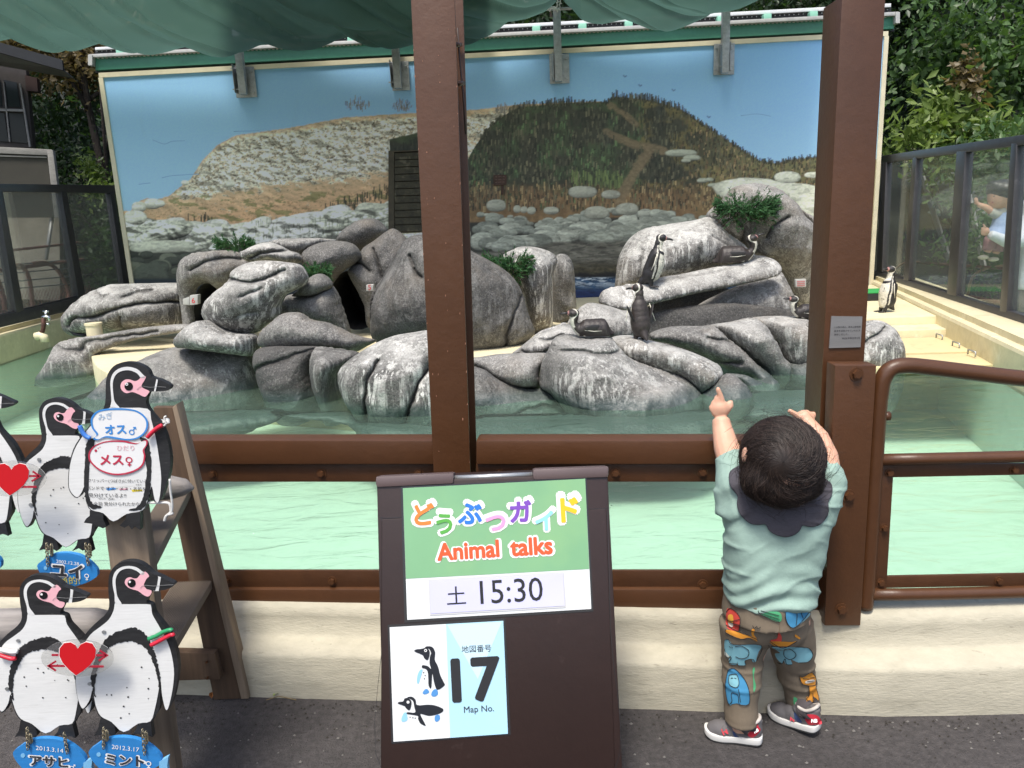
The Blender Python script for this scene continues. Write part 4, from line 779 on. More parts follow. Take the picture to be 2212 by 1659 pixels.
for (xa, xb, xc, xd) in ((6, 52, 132, 170), (144, 185, 238, 268), (-60, -30, -8, 36)):
    MB().quadbox(PL, [(xb, botL(xb) - 16), (xd, botL(xd) - 16), (xc, topL(xc) + 16), (xa, topL(xa) + 16)], .008, -.02).build('pane', mgl, ls)
    MB().quadbox(PL, [(xb, botL(xb) - 15), (xd, botL(xd) - 15), (xd - 1, botL(xd) - 21), (xb, botL(xb) - 21)], .02, -.005).build('glazing_bar', M_ALU, ls)
# brown tube railing of the path behind the left screen
M_BRT = mat('brown_tube', srgb('#8a5a50'), .45, var=(6, .15)); M_LT = mat('pale_tube', (.35, .34, .33), .4, .4)
PB = Plane(LA + Vector((-1.0, 0, 0)), (u.y, -u.x, 0)); r2 = thing('path_railing', 'brown tube railing on the path behind the left glass screen', 'railing', PB(100, 690))
for pts, r in (([(-40, 590), (60, 576), (160, 563), (262, 552)], .032), ([(-40, 548), (120, 530), (262, 512)], .022)): MB().tube([PB(x, y) for x, y in pts], r, 8).build('rail', M_BRT, r2, smooth=True)
for x0_, y0_, x1_, y1_ in ((30, 575, 72, 575 + 105), (70, 570, 152, 690), (190, 545, 250, 670), (-60, 575, 10, 670)):
    a = [(x0_, y0_), (x0_ + (x1_ - x0_) * .35, y0_ - 2), (x0_ + (x1_ - x0_) * .62, y0_ + 10), (x0_ + (x1_ - x0_) * .82, y0_ + 34), (x1_ - 3, y0_ + 66), (x1_, y1_)]
    MB().tube([PB(x, y) for x, y in spline(a, 3, False)], .035, 8).build('arched_post', M_BRT, r2, smooth=True)
for y0_ in (572, 590, 608, 624): MB().tube([PB(x, y0_ + (30 - x) * .09) for x in (-40, 90, 260)], .012, 6).build('thin_rail', M_LT, r2, smooth=True)
ms = MB()
for k in range(46):
    x = -40 + k * 7; y = 632 - x * .1; ms.tube([PB(x, y), PB(x + 22, y + 60)], .004, 3, False).tube([PB(x + 22, y), PB(x, y + 60)], .004, 3, False)
tag(ms.build('wire_mesh', M_BRT, r2), kind='stuff')
for a, b in (((118, 432), (100, 560)), ((232, 432), (210, 555))): MB().tube([PB(*a), PB(*b)], .03, 6).build('brace', M_LT, r2, smooth=True)
# right screen
RA, RBp = Vector((6.07, 12.05, .1)), Vector((4.85, 6.9, .1)); u = (RBp - RA).normalized(); PR = Plane(RA, (u.y, -u.x, 0))
if PR.n.x > 0: PR.n = -PR.n
rs = thing('glass_screen', 'dark framed glass screen above the right basin wall', 'glass screen', (5.5, 9.5, .1))
topR = lambda x: 337 - (x - 1900) * .144; botR = lambda x: 600 + (x - 1900) * .325
MB().quadbox(PR, [(1893, topR(1893) + 16), (2330, topR(2330) + 22), (2330, topR(2330) - 2), (1893, topR(1893))], .07, .02).build('top_rail', M_ALU, rs, bevel=.006)
MB().quadbox(PR, [(1885, botR(1885) + 6), (2330, botR(2330) + 10), (2330, botR(2330) - 22), (1885, botR(1885) - 12)], .07, .02).build('bottom_rail', M_ALU, rs, bevel=.006)
cols = [(1905, 1893, 9, 12), (1971, 1951, 8, 11), (2066, 2045, 19, 20), (2184, 2159, 12, 15), (2300, 2275, 14, 18)]
for xa, xb, wa_, wb_ in cols:
    MB().quadbox(PR, [(xb, botR(xb) - 12), (xb + wb_, botR(xb + wb_) - 14), (xa + wa_, topR(xa) + 14), (xa, topR(xa) + 14)], .09, .025).build('post', M_ALU, rs, bevel=.006)
for (xa, xb, wa_, wb_), (xc, xd, _, _) in zip(cols[:-1], cols[1:]):
    MB().quadbox(PR, [(xb + wb_, botR(xb + wb_) - 12), (xd, botR(xd) - 12), (xc, topR(xc) + 14), (xa + wa_, topR(xa + wa_) + 14)], .008, -.02).build('pane', mg, rs)
    MB().quadbox(PR, [(xb + wb_ + 1, botR(xb + wb_) - 13), (xd - 1, botR(xd) - 13), (xd - 1, botR(xd) - 20), (xb + wb_ + 1, botR(xb + wb_) - 19)], .02, -.005).build('glazing_bar', M_ALU, rs)
# railing behind it
PQ = Plane(RA + Vector((1.1, 0, 0)), PR.n); r3 = thing('path_railing', 'brown tube railing on the path behind the right glass screen', 'railing', PQ(2050, 620))
M_BRT2 = mat('brown_tube_right', srgb('#6a3f33'), .45, var=(6, .15))
MB().tube([PQ(1890, 619), PQ(2000, 632), (PQ(2100, 645)), PQ(2212, 665), PQ(2330, 690)], .045, 8).build('rail', M_BRT2, r3, smooth=True)
MB().tube([PQ(1985, 568), PQ(2060, 572), PQ(2140, 578), PQ(2330, 592)], .022, 8).build('rail', M_BRT2, r3, smooth=True)
for a in ([(1912, 620), (1918, 600), (1935, 580), (1960, 566), (1985, 566)], [(2090, 640), (2100, 600), (2125, 582), (2160, 574), (2180, 574)]): MB().tube([PQ(x, y) for x, y in spline(a, 3, False)], .02, 8).build('arched_post', mat('tan_tube', srgb('#a07a62'), .5), r3, smooth=True)
for a, b in (((2075, 370), (2118, 575)), ((1985, 380), (2045, 566))): MB().quadbox(PQ, [(b[0], b[1]), (b[0] + 9, b[1]), (a[0] + 9, a[1]), (a[0], a[1])], .03).build('brace', M_LT, r3)
ms = MB()
for k in range(60):
    x = 1890 + k * 6; y = 628 + (x - 1900) * .17; ms.tube([PQ(x, y), PQ(x + 16, y + 60)], .004, 3, False).tube([PQ(x + 16, y), PQ(x, y + 62)], .004, 3, False)
tag(ms.build('wire_mesh', M_BRT2, r3), kind='stuff')
# stone bank behind the right screen: stacked field stones as separate rocks
M_FS = mat('field_stone', srgb('#737a73'), .85, var=[(5, .3), (30, .2)], bump=[(12, .02)], dirt=('#3c4a34', 6, .5, .7, .6))
k = 0
for row, (y0_, n, sz) in enumerate(((402, 4, 26), (438, 5, 27), (478, 5, 29), (520, 5, 30), (562, 6, 32))):
    for i in range(n):
        x = 1900 + i * (300 / n) + (row % 2) * 22 + RNG.uniform(-6, 6); y = y0_ - (x - 1900) * .02 + RNG.uniform(-4, 4); w = sz * RNG.uniform(.8, 1.25); hh = sz * RNG.uniform(.5, .72)
        O = [(x + w * math.cos(a) * (1 + .16 * math.sin(3 * a + k)), y + hh * math.sin(a) * (1 + .12 * math.cos(2 * a + k))) for a in np.linspace(0, 6.283, 9)[:-1]]
        PX = Plane(RA + Vector((2.6 + .0 * row, 0, 0)), PR.n)
        c = PX(x, y); M = Matrix.Rotation(math.atan2(PR.n.y, PR.n.x), 3, 'Z'); mb = MB(); s = (c - Vector((0, 0, CAMH))).length / 1600
        mb.ball((0, 0, 0), (.28, w * s, hh * s), 12, 8, M); o = mb.build('bank_stone', M_FS, smooth=True); a_ = coords(o)
        a_ += np.array([[noise.noise(Vector(p) * 3 + Vector((k, 0, 0))) * .09] * 3 for p in a_]) + np.array(c); setco(o, a_); k += 1
        tag(o, ['topmost', 'second', 'third', 'fourth', 'lowest'][row] + ' row of the mossy stone bank behind the right glass, ' + ['first', 'second', 'third', 'fourth', 'fifth', 'sixth'][i] + ' stone from the left', 'stone', 'field stones of the bank behind the right screen')

# ---- building at the left edge: deep eave, window, beam frame
BP = Plane((-7.9, 14.6, 0), (.32, -1, 0)); bd = thing('park_building', 'dark eaved timber building with a two row window at the far left', 'building', BP(60, 320))
M_FASC = mat('dark_fascia', (.012, .013, .016), .6, var=(5, .2)); M_SOF = mat('soffit', (.12, .115, .11), .7, var=(3, .15)); M_WD = mat('dark_wood', (.035, .028, .026), .6, var=(12, .3)); M_GW = mat('grey_timber', srgb('#8d8a86'), .75, var=[(3, .2), (30, .15)], dirt=('#4f4b47', 10, .6, .8, .5), stretch=(1, 1, 4))
MB().quadbox(BP, [(-120, 80), (136, 152), (134, 129), (-120, 58)], .10, 1.0).build('fascia', M_FASC, bd)
A0, A1, A2, A3 = BP(-120, 80, .99), BP(136, 151, .99), BP(100, 172, .0), BP(-120, 122, .0)
MB().add([A0, A1, A2 + Vector((.5, 0, 0)), A3, A0 + Vector((0, 0, .02)), A1 + Vector((0, 0, .02)), A2 + Vector((.5, 0, .02)), A3 + Vector((0, 0, .02))], [(0, 1, 2, 3), (7, 6, 5, 4), (0, 4, 5, 1), (1, 5, 6, 2), (2, 6, 7, 3), (3, 7, 4, 0)]).build('soffit', M_SOF, bd)
MB().quadbox(BP, [(-120, 318), (72, 320), (56, 150), (-120, 110)], .2, -.08).build('wall', M_WD, bd)
MB().quadbox(BP, [(56, 196), (82, 198), (79, 168), (54, 162)], .2, -.03).build('eave_post', mat('red_brown_wood', srgb('#2e1713'), .6), bd)
wf = MB().quadbox(BP, [(-60, 318), (71, 319), (56, 160), (-60, 148)], .03, -.07).build('window', M_WD, bd)
M_DG = mat('dark_window_glass', (.012, .014, .016), .12, spec=.3)
for q in ([(-40, 228), (5, 230), (0, 172), (-40, 168)], [(12, 230), (44, 232), (36, 178), (7, 172)], [(-40, 304), (18, 306), (9, 244), (-40, 242)], [(24, 306), (60, 310), (50, 246), (16, 244)]): MB().quadbox(BP, q, .02, -.05).build('pane', M_DG, wf)
for q in ([(62, 317), (66, 317), (44, 180), (41, 180)], [(-60, 238), (50, 241), (49, 236), (-60, 232)], [(19, 306), (22, 306), (8, 176), (6, 176)]): MB().quadbox(BP, q, .05, .0).build('frame', M_GW, wf)
PF = Plane((-7.3, 13.7, 0), (.32, -1, 0)); bf = thing('timber_frame', 'weathered grey timber frame with a dull brown panel below the left building', 'frame', PF(60, 400))
MB().quadbox(PF, [(-120, 326), (114, 336), (112, 323), (-120, 311)], .16).build('beam', M_GW, bf, bevel=.008)
MB().quadbox(PF, [(117, 470), (133, 470), (114, 324), (101, 324)], .16, .002).build('post', M_GW, bf, bevel=.008)
MB().quadbox(PF, [(-120, 470), (116, 470), (102, 336), (-120, 327)], .04, -.05).build('panel', mat('brown_panel', srgb('#3d3a33'), .7, var=(3, .12)), bf)
MB().quadbox(PF, [(-120, 334), (101, 341), (101, 338), (-120, 331)], .04, -.02).build('trim', M_GW, bf)
# grey wall and pale posts that show through the left screen
bw_ = MB().quadbox(Plane((-8.9, 14.3, 0), (.2, -1, 0)), [(-80, 640), (130, 650), (128, 420), (-80, 415)], .2).build('rear_wall', mat('grey_render', srgb('#a0978a'), .8, var=[(2, .25), (9, .12)]))
tag(bw_, 'stained grey rendered wall seen through the left glass screen', 'wall')

# ================================================================ TREES
def leaves(name, n, centre, rad, size, m, parent=None, down=.35, shell=.35, lumps=9, aspect=2.4):
    """leaf-sized folded faces scattered in clumps through a crown's volume"""
    c = np.array(centre); rad = np.array(rad); L_ = RNG.normal(0, 1, (lumps, 3)); L_ /= np.linalg.norm(L_, axis=1)[:, None]; L_ *= RNG.uniform(.35, .9, (lumps, 1)); k = RNG.integers(0, lumps, n)
    P = L_[k] + RNG.normal(0, .24, (n, 3)); P = P * rad + c
    d = RNG.normal(0, 1, (n, 3)); d[:, 2] -= down; d /= np.linalg.norm(d, axis=1)[:, None]; s = np.cross(d, RNG.normal(0, 1, (n, 3))); s /= np.linalg.norm(s, axis=1)[:, None]; nn = np.cross(d, s)
    ln = size * .8 * RNG.uniform(.45, 1.7, (n, 1)); w = ln / aspect / 2 * 1.1
    V = np.stack([P, P + d * ln * .45 + s * w + nn * w * .35, P + d * ln, P + d * ln * .45 - s * w + nn * w * .35], 1).reshape(-1, 3)
    q = np.arange(n)[:, None] * 4; F_ = np.concatenate([q + [[0, 1, 2]], q + [[0, 2, 3]]], 0)
    return np_mesh(name, V, F_, m, parent)
def leafmat(name, col, tr, var=.45, sc=1.1): return mat(name, col, .45, var=[(sc, var), (6, .3)], trans=(tr, .35))
LG1 = leafmat('leaf_dark', (.028, .055, .022), (.05, .11, .02)); LG2 = leafmat('leaf_mid', (.07, .13, .04), (.10, .2, .03)); LG3 = leafmat('leaf_light', (.17, .24, .06), (.22, .34, .05)); LG4 = leafmat('leaf_bronze', (.16, .12, .05), (.22, .17, .04))
M_BARK = mat('bark', (.045, .035, .028), .9, var=[(8, .3)], bump=(20, .02))
def tree(name, label, cat, base, h, centre, rad, n, size, m, group, r=.12, extra=(), lumps=9, aspect=2.4):
    t = thing(name, label, cat, base, group); b = Vector(base); c = Vector(centre); mb = MB()
    mb.tube([b, b.lerp(c, .4) + Vector((.1, 0, 0)), b.lerp(c, .75), c], [r, r * .8, r * .6, r * .3], 8)
    for k in range(6):
        a = b.lerp(c, RNG.uniform(.35, .9)); e = c + Vector([RNG.uniform(-.7, .7) * rad[i] for i in range(3)]); mb.tube([a, a.lerp(e, .5) + Vector((0, 0, .12 * h * .2)), e], [r * .45, r * .25, r * .08], 6)
    mb.build('trunk', M_BARK, t, smooth=True); leaves('crown', n, centre, rad, size, m, t, lumps=lumps, aspect=aspect)
    for (m2, n2, c2, r2_, s2) in extra: tag(leaves('crown_tips', n2, c2, r2_, s2, m2, t, lumps=5), kind='stuff')
    return t
G = 'trees behind the enclosure'
# left
tree('broadleaf_tree', 'tall dark evergreen tree between the left building and the mural', 'tree', (-9.6, 16.4, -1.0), 5, (-10.1, 16.4, 2.5), (2.4, 1.2, 2.5), 16000, .14, LG1, G, lumps=22)
tree('broadleaf_tree', 'bronze leaved tree high behind the left end of the roof edge', 'tree', (-8.4, 16.4, -1.0), 6, (-8.4, 16.0, 5.0), (1.6, 1.0, 1.3), 7000, .15, LG4, G, lumps=14)
tree('broadleaf_tree', 'green tree above the dark eave at the far left', 'tree', (-11.5, 17.5, -.6), 6, (-11.2, 17.0, 5.3), (2.3, 1.2, 1.4), 4500, .15, LG2, G, lumps=14)
tree('broadleaf_shrub', 'shrub with yellow green tips beside the left edge of the mural', 'shrub', (-7.7, 14.7, -1.0), 3, (-7.72, 14.6, 1.35), (.70, .45, 1.3), 1900, .16, LG2, G, .05, extra=[(LG3, 500, (-7.6, 14.4, 2.5), (.40, .3, .5), .12)], lumps=12)
tree('broadleaf_tree', 'dark shrub mass seen low behind the left glass screen', 'shrub', (-9.3, 15.6, -1.0), 3, (-9.2, 15.8, .7), (2.0, .6, 1.6), 8000, .15, LG1, G, .06, lumps=14)
# right
tree('broadleaf_tree', 'tall dark tree filling the upper right corner', 'tree', (10.5, 17.5, -1.0), 7, (10.0, 17.0, 5.2), (3.6, 1.6, 2.6), 15000, .17, LG1, G, .2, lumps=30)
tree('broadleaf_tree', 'mid green leafy tree reaching in at the upper right', 'tree', (11.0, 14.5, -1.0), 6, (9.7, 14.6, 3.9), (2.2, .9, 1.3), 5200, .17, LG2, G, .15, lumps=20, aspect=2.)
tree('broadleaf_tree', 'dark tree rising behind the roof edge at the right', 'tree', (7.6, 18.0, -.6), 7, (7.0, 17.0, 5.6), (2.6, 1.0, 1.5), 7500, .17, LG1, G, .2, lumps=20)
tree('evergreen_shrub', 'glossy shrub with bronze tips above the right glass screen', 'shrub', (7.6, 12.8, -1.0), 4, (7.7, 12.9, 2.15), (1.15, .6, .9), 2600, .19, LG3, G, .06, extra=[(LG4, 260, (7.75, 12.8, 3.15), (.30, .25, .45), .17)], lumps=18, aspect=2.6)
tree('evergreen_shrub', 'dark leafy shrub overhanging the stones behind the right glass screen', 'shrub', (8.4, 11.6, -1.0), 3, (7.7, 11.4, 1.5), (1.0, 1.3, .9), 2600, .17, LG2, G, .06, lumps=16, aspect=3.)
tree('evergreen_shrub', 'leafy plant low among the stones behind the right glass screen', 'shrub', (8.0, 10.6, -.9), 2, (7.0, 10.3, .75), (.5, 1.6, .7), 1500, .15, LG2, G, .04, lumps=14, aspect=3.)
# woodland behind everything (one mass)
wn = leaves('woodland', 60000, (0, 24, 6.5), (19, 3.5, 6.5), .34, LG1, lumps=150, aspect=1.8); tag(wn, kind='stuff')
tree('broadleaf_tree', 'dark tree standing behind the middle of the roof edge', 'tree', (1.5, 17.5, -.6), 7, (1.2, 17.2, 5.6), (2.2, 1.0, 1.4), 4500, .17, LG1, G, .2, lumps=14)
ub = leaves('undergrowth', 9000, (8.0, 9.2, .2), (1.2, 4.0, 1.1), .1, LG2, lumps=60); tag(ub, kind='stuff')

# ================================================================ SHADE CLOTH
M_CL = mat('green_shade_cloth', (.028, .055, .046), .6, var=[(3, .12)], trans=((.075, .15, .12), .55, .10), stretch=(1, 1, 1))
def cloth(label, low, xa, xb, seed, y0_=11.7, y1_=8.2):
    """a hanging sheet whose sagging belly shows the outline low (picture curve)"""
    NXc, NYc = 300, 90; low = np.array(low, float); V = []
    for j in range(NYc):
        v = j / (NYc - 1); y = y0_ + (y1_ - y0_) * v
        for i in range(NXc):
            px = xa + (xb - xa) * i / (NXc - 1); yl_ = np.interp(px, low[:, 0], low[:, 1])
            vb = .16; 
            if v < vb: k = (1 - v / vb); py = yl_ - 34 * k * k * (1 - .0)
            else: k = (v - vb) / (1 - vb); py = yl_ - 190 * k ** 1.3
            p = at(px, py, y)
            s = (px - xa) / 100; f = .5 + .5 * math.sin(s * 2.1 + v * 9 + 1.7 * noise.noise(Vector((s * .4, v * 1.5, seed))) * 3)
            fold = math.sin(s * 3.4 + v * 15 + 1.4 * noise.noise(Vector((s * .35, v * 1.2, seed)))) * .5 + (1 - abs(math.sin(s * 3.2 + v * 13 + 2.2 * noise.noise(Vector((s * .3, v * 1.2, seed + 5)))))) ** 5 * .9
            V.append(p + Vector((0, 0, fold * .13 * min(1, v / .10) + .05 * noise.noise(Vector((s * .6, v * 5, seed + 3))) * min(1, v / .1))))
    F_ = [(j * NXc + i, j * NXc + i + 1, (j + 1) * NXc + i + 1, (j + 1) * NXc + i) for j in range(NYc - 1) for i in range(NXc - 1)]
    return tag(mesh('shade_cloth', V, F_, M_CL, smooth=True), label, 'shade cloth', 'green shade cloths slung over the pool')
cloth('large wrinkled green shade cloth hanging at the upper left', [(-500, 70), (0, 92), (100, 101), (250, 108), (400, 112), (520, 112), (600, 108), (680, 98), (760, 80), (860, 55), (940, 25), (1000, -10), (1100, -60)], -500, 1040, 3)
cloth('green shade cloth sagging behind the brown steel post', [(400, -80), (520, -10), (620, 35), (691, 72), (750, 84), (806, 90), (851, 97), (892, 99), (940, 97), (1003, 88), (1078, 67), (1135, 42), (1178, 16), (1200, -4), (1240, -60)], 400, 1215, 11, 11.75, 8.4)
cloth('green shade cloth sagging at the top right of the middle', [(1200, -40), (1218, 2), (1255, 33), (1300, 46), (1346, 52), (1436, 58), (1527, 45), (1595, 16), (1640, -10), (1800, -60)], 1200, 1800, 19, 11.8, 8.5)
cp = MB()
for pts in ([(1130, 0), (1150, 14), (1172, 22), (1200, 20)], [(1140, -10), (1165, 2), (1190, 14), (1205, 22)], [(1208, 22), (1211, 8), (1213, -12)], [(1160, -10), (1180, 8), (1203, 24)], [(1200, 22), (1206, 4), (1203, -16)]):
    P_ = [at(x, y, 11.8) for x, y in spline(pts, 6, False)]; cp.tube([p + Vector((.02 * math.sin(i * 2.3), 0, .02 * math.cos(i * 2.3))) for i, p in enumerate(P_)], .010, 5)
tag(cp.build('white_cord', mat('white_cord', (.7, .7, .68), .7), smooth=True), 'white cord lashing the shade cloth to the galvanised post', 'cord')

# ================================================================ BROWN STEEL FENCE
M_BR = mat('brown_paint', srgb('#50321c'), .40, var=[(2.5, .10), (30, .05)], bump=[(14, .0016), (90, .0005)], dirt=[('#3a2116', 5, .62, .85, .4), ('#6a3f26', 34, .70, .80, .3)], spec=.5)
M_BRD = mat('brown_paint_worn', srgb('#4b2f1b'), .42, var=[(5, .14), (34, .06)], bump=[(22, .0022), (90, .0006)], dirt=[('#2f1b12', 9, .58, .8, .5)])
FN = Plane((0, 1.84, 0), (-.115, -1, 0))
mp_, *_ = glassy('acrylic_pane', (.97, .985, .98), 1.1, .05, .012, (.8, .85, .85))
def hexbolt(pl, px, py, off, parent, r=.0095, washer=True):
    c = pl(px, py, off); n = pl.n; mb = MB()
    if washer: mb.tube([c, c + n * .002], r * 1.45, 14)
    mb.tube([c + n * .002, c + n * .0095], r, 6).tube([c + n * .0095, c + n * .0105], r * .8, 6); return mb.build('bolt', M_BR, parent, smooth='auto')
def bay(label, x0_, x1_, bolts_t, bolts_b):
    t = thing('railing_bay', label, 'railing', FN((x0_ + x1_) / 2, 1325)); f = lambda y0a, y1a: [(x0_, y1a), (x1_, y1a), (x1_, y0a), (x0_, y0a)]
    MB().quadbox(FN, f(951, 1004), .062, .012).build('top_rail', M_BR, t, bevel=.006)
    MB().quadbox(FN, f(1003, 1041), .010, -.004).build('flat_bar', M_BRD, t, bevel=.0015)
    MB().quadbox(FN, f(1233, 1272), .010, -.004).build('flat_bar', M_BRD, t, bevel=.0015)
    MB().quadbox(FN, f(1273, 1326), .062, .010).build('bottom_rail', M_BR, t, bevel=.009)
    MB().quadbox(FN, f(1010, 1262), .005, -.030).build('pane', mp_, t)
    for b in bolts_t: hexbolt(FN, *b, -.004, t)
    for b in bolts_b: hexbolt(FN, *b, -.004, t)
    return t
bay('long brown railing bay with a clear pane, left of the H shaped steel post', -420, 950, [(460, 1024), (695, 1022), (905, 1022), (210, 1026), (40, 1028)], [(491, 1255), (718, 1255), (60, 1256), (270, 1256)])
b2 = bay('brown railing bay with a clear pane between the steel post and the tall column', 1028, 1783, [(1135, 1022), (1518, 1020), (1330, 1021), (1080, 1022)], [(1518, 1262), (1135, 1259), (1765, 1262)])
MB().quadbox(FN, [(1760, 1270), (1782, 1270), (1782, 1040), (1760, 1040)], .010, -.0035).build('end_bar', M_BRD, b2)
# H section post
hp = thing('steel_post', 'brown H section steel post standing in the middle of the view', 'post', FN(990, 1330)); HP = Plane(FN(990, 1000, .022), (-.03, -1, 0))
fl = [(951, 1330), (1036, 1330), (982, -10), (887, -10)]
MB().quadbox(HP, [(951.5, 1330), (1026.5, 1330), (982, -10), (887, -10)], .009).build('front_flange', M_BR, hp, bevel=.002)
MB().quadbox(HP, [(985, 1330), (997, 1330), (940, -10), (930, -10)], .10, -.009).build('web', M_BR, hp)
MB().quadbox(HP, [(958, 1330), (1040, 1330), (1000, -10), (905, -10)], .009, -.108).build('back_flange', M_BR, hp, bevel=.002)
for x, y in ((990, 96), (996, 180)): MB().tube([HP(x - 6, y, -.02), HP(x + 4, y, -.10)], .006, 8).ball(HP(x - 4, y + 1, -.03), .006, 6, 4).build('stiffener_rod', M_BRD, hp, smooth=True)
MB().tube([HP(988, 60, -.06), HP(993, 130, -.08), HP(1000, 200, -.06), HP(1006, 290, -.07)], .0022, 6).build('cable', mat('brown_cable', (.05, .03, .025), .5), hp, smooth=True)
M_CHIP = mat('paint_chip', srgb('#8d634c'), .6, var=(40, .3)); cm_ = MB(); rc = random.Random(3)
for k in range(46):
    y = rc.uniform(10, 1000); t_ = (y + 10) / 1340; xl, xr = 887 + 64.5 * t_, 982 + 44.5 * t_; e_ = rc.random(); x = xl + 1.2 if e_ < .3 else (xr - 1.5 if e_ < .6 else rc.uniform(xl + 8, xr - 8)); w_ = rc.uniform(.5, 1.6); h_ = rc.uniform(.8, 3.5)
    sheet(cm_, HP, [(x + w_ * math.cos(a) * rc.uniform(.6, 1.2), y + h_ * math.sin(a) * rc.uniform(.6, 1.2)) for a in np.linspace(0, 6.283, 7)[:-1]], .0006)
tag(cm_.build('paint_chips', M_CHIP, hp), kind='stuff')
# tall square column and the bolted box column in front of it
cp_ = thing('tall_column', 'tall square brown steel column with a small metal plaque', 'post', FN(1825, 1340)); CP = Plane(FN(1825, 1000, -.028), (0, -1, 0))
c_f = [(1782, 1345), (1866, 1345), (1914, -10), (1819, -10)]
CP2 = lambda x, y: CP(x, y)
def col_x(y): return 1819 - (y + 10) * .0530, 1914 - (y + 10) * .0590
q = [(col_x(1345)[0], 1345), (col_x(1345)[1], 1345), (1914, -10), (1819, -10)]; a = [CP(*p) for p in q]
MB().hexa(a + [p + Vector((.0, .10, 0)) for p in a]).build('column', M_BR, cp_, bevel=.004)
PQL = CP; pq = [(1791, 752), (1859, 750), (1863, 684), (1796, 683)]
plq = plate('plaque', PQL, spline(pq, 1), mat('brushed_plate', (.44, .43, .42), .35, .75, var=[(3, .08), (60, .04)], stretch=(1, 1, 12)), cp_, .003, .0035)
M_INK = mat('dark_ink', (.03, .03, .035), .6)
ptext('engraving', 'この展示場は、野毛山動物園', PQL, (1800, 708), (1857, 707), M_INK, cp_, off=.0045)
ptext('engraving', '基金を活用させていただき', PQL, (1800, 716), (1856, 715), M_INK, cp_, off=.0045)
ptext('engraving', '改修しました。', PQL, (1800, 724), (1831, 723), M_INK, cp_, off=.0045)
ptext('engraving', '2020(令和2)年3月', PQL, (1817, 732), (1855, 731), M_INK, cp_, off=.0045)
bc = thing('box_column', 'short brown box column with three hex bolts against the tall column', 'post', FN(1840, 1350)); BC = Plane(FN(1830, 1000, .048), (.04, -1, 0))
a = [BC(x, y) for x, y in ((1781, 1352), (1859, 1352), (1894, 789), (1804, 789))]
MB().hexa(a + [p + Vector((.002, .052, 0)) for p in a]).build('box', M_BR, bc, bevel=.0035)
for x, y in ((1850, 808), (1833, 1071), (1817, 1316)): hexbolt(BC, x, y, .0, bc, .0115)
# curved gate-like tube railing at the right
GT = Plane(FN(1950, 1000, .0), (-.02, -1, 0)); gt = thing('tube_railing', 'brown round tube railing with a clear pane at the right edge', 'railing', GT(2050, 1300))
r = lambda px: px / 1600 * 1.86
MB().tube([GT(x, y) for x, y in spline([(1868, 1312), (1874, 1240), (1886, 1050), (1896, 900), (1901, 850), (1908, 818), (1925, 797), (1955, 790), (2000, 793), (2100, 805), (2212, 818), (2400, 835)], 5, False)], r(17), 16).build('top_tube', M_BR, gt, smooth=True)
MB().tube([GT(1898, 993), GT(2000, 991), GT(2212, 986), GT(2400, 984)], r(12.5), 14).build('middle_tube', M_BR, gt, smooth=True)
MB().tube([GT(1872, 1284), GT(1950, 1284), GT(2100, 1281), GT(2212, 1278), GT(2400, 1275)], r(13.5), 14).build('bottom_tube', M_BR, gt, smooth=True)
MB().quadbox(GT, [(1896, 1032), (2400, 1022), (2400, 1000), (1896, 1004)], .008, -.006).build('flat_bar', M_BRD, gt, bevel=.001)
MB().quadbox(GT, [(1882, 1271), (2400, 1262), (2400, 1236), (1884, 1246)], .008, -.006).build('flat_bar', M_BRD, gt, bevel=.001)
MB().quadbox(GT, [(1884, 1271), (1915, 1271), (1931, 1006), (1900, 1006)], .008, -.0055).build('flat_bar', M_BRD, gt, bevel=.001)
MB().quadbox(GT, [(1890, 1262), (2400, 1255), (2400, 1010), (1905, 1012)], .005, -.018).build('pane', mp_, gt)
for x, y in ((1921, 1021), (2190, 1015), (1910, 1140), (1902, 1258), (2157, 1254)): hexbolt(GT, x, y, -.006, gt, .008)
MB().tube([GT(1908, 899), GT(1921, 899)], .012, 8).build('stud', M_BR, gt, smooth=True)

# ================================================================ STEPLADDER, WOODEN PENGUINS, FISH SIGNS
M_LAD = mat('weathered_timber', srgb('#80705e'), .8, var=[(4, .25), (60, .22)], bump=[(70, .0012)], stretch=(1, 1, .06), dirt=('#3a2c24', 9, .55, .75, .6))
M_LADD = mat('dark_timber', srgb('#5c4836'), .8, var=[(5, .35), (50, .25)], bump=[(60, .0012)], stretch=(1, 1, .08), dirt=('#2a1c15', 7, .5, .7, .6))
M_TREAD = mat('grey_tread', srgb('#6e6255'), .75, var=[(6, .2)], bump=[(30, .001)])
lad = thing('stepladder', 'weathered wooden stepladder holding the painted penguins', 'stepladder', gz(500, 1512, 0))
SP = Plane(gz(500, 1512, 0), (0, -1, .0)); SP2 = Plane(gz(500, 1512, 0) - Vector((0, .42, 0)), (0, -1, 0))
a = [SP(x, y) for x, y in ((462, 1514), (532, 1510), (372, 880), (330, 880))]; a[0].z = a[1].z = .002
MB().hexa(a + [p + Vector((.0, .022, 0)) for p in a]).build('stile', M_LADD, lad, bevel=.003)
e = [SP(x, y) for x, y in ((521, 1510), (537, 1506), (381, 872), (372, 880))]; e[0].z = e[1].z = .004
MB().hexa([p + Vector((.0015, -.004, 0)) for p in e] + [p + Vector((.0015, .036, 0)) for p in e]).build('stile_edge', M_LAD, lad, bevel=.002)
NP = Plane(Vector((0, 1.37, 0)), (0, -1, 0))
a = [NP(x, y) for x, y in ((186, 1900), (288, 1900), (308, 1090), (220, 1090))]; zz = .0
k0 = [gz(190, 1850, .0).x, gz(282, 1850, .0).x]; a[0] = Vector((a[3].x - .03, 1.37, 0)); a[1] = Vector((a[2].x - .02, 1.37, 0))
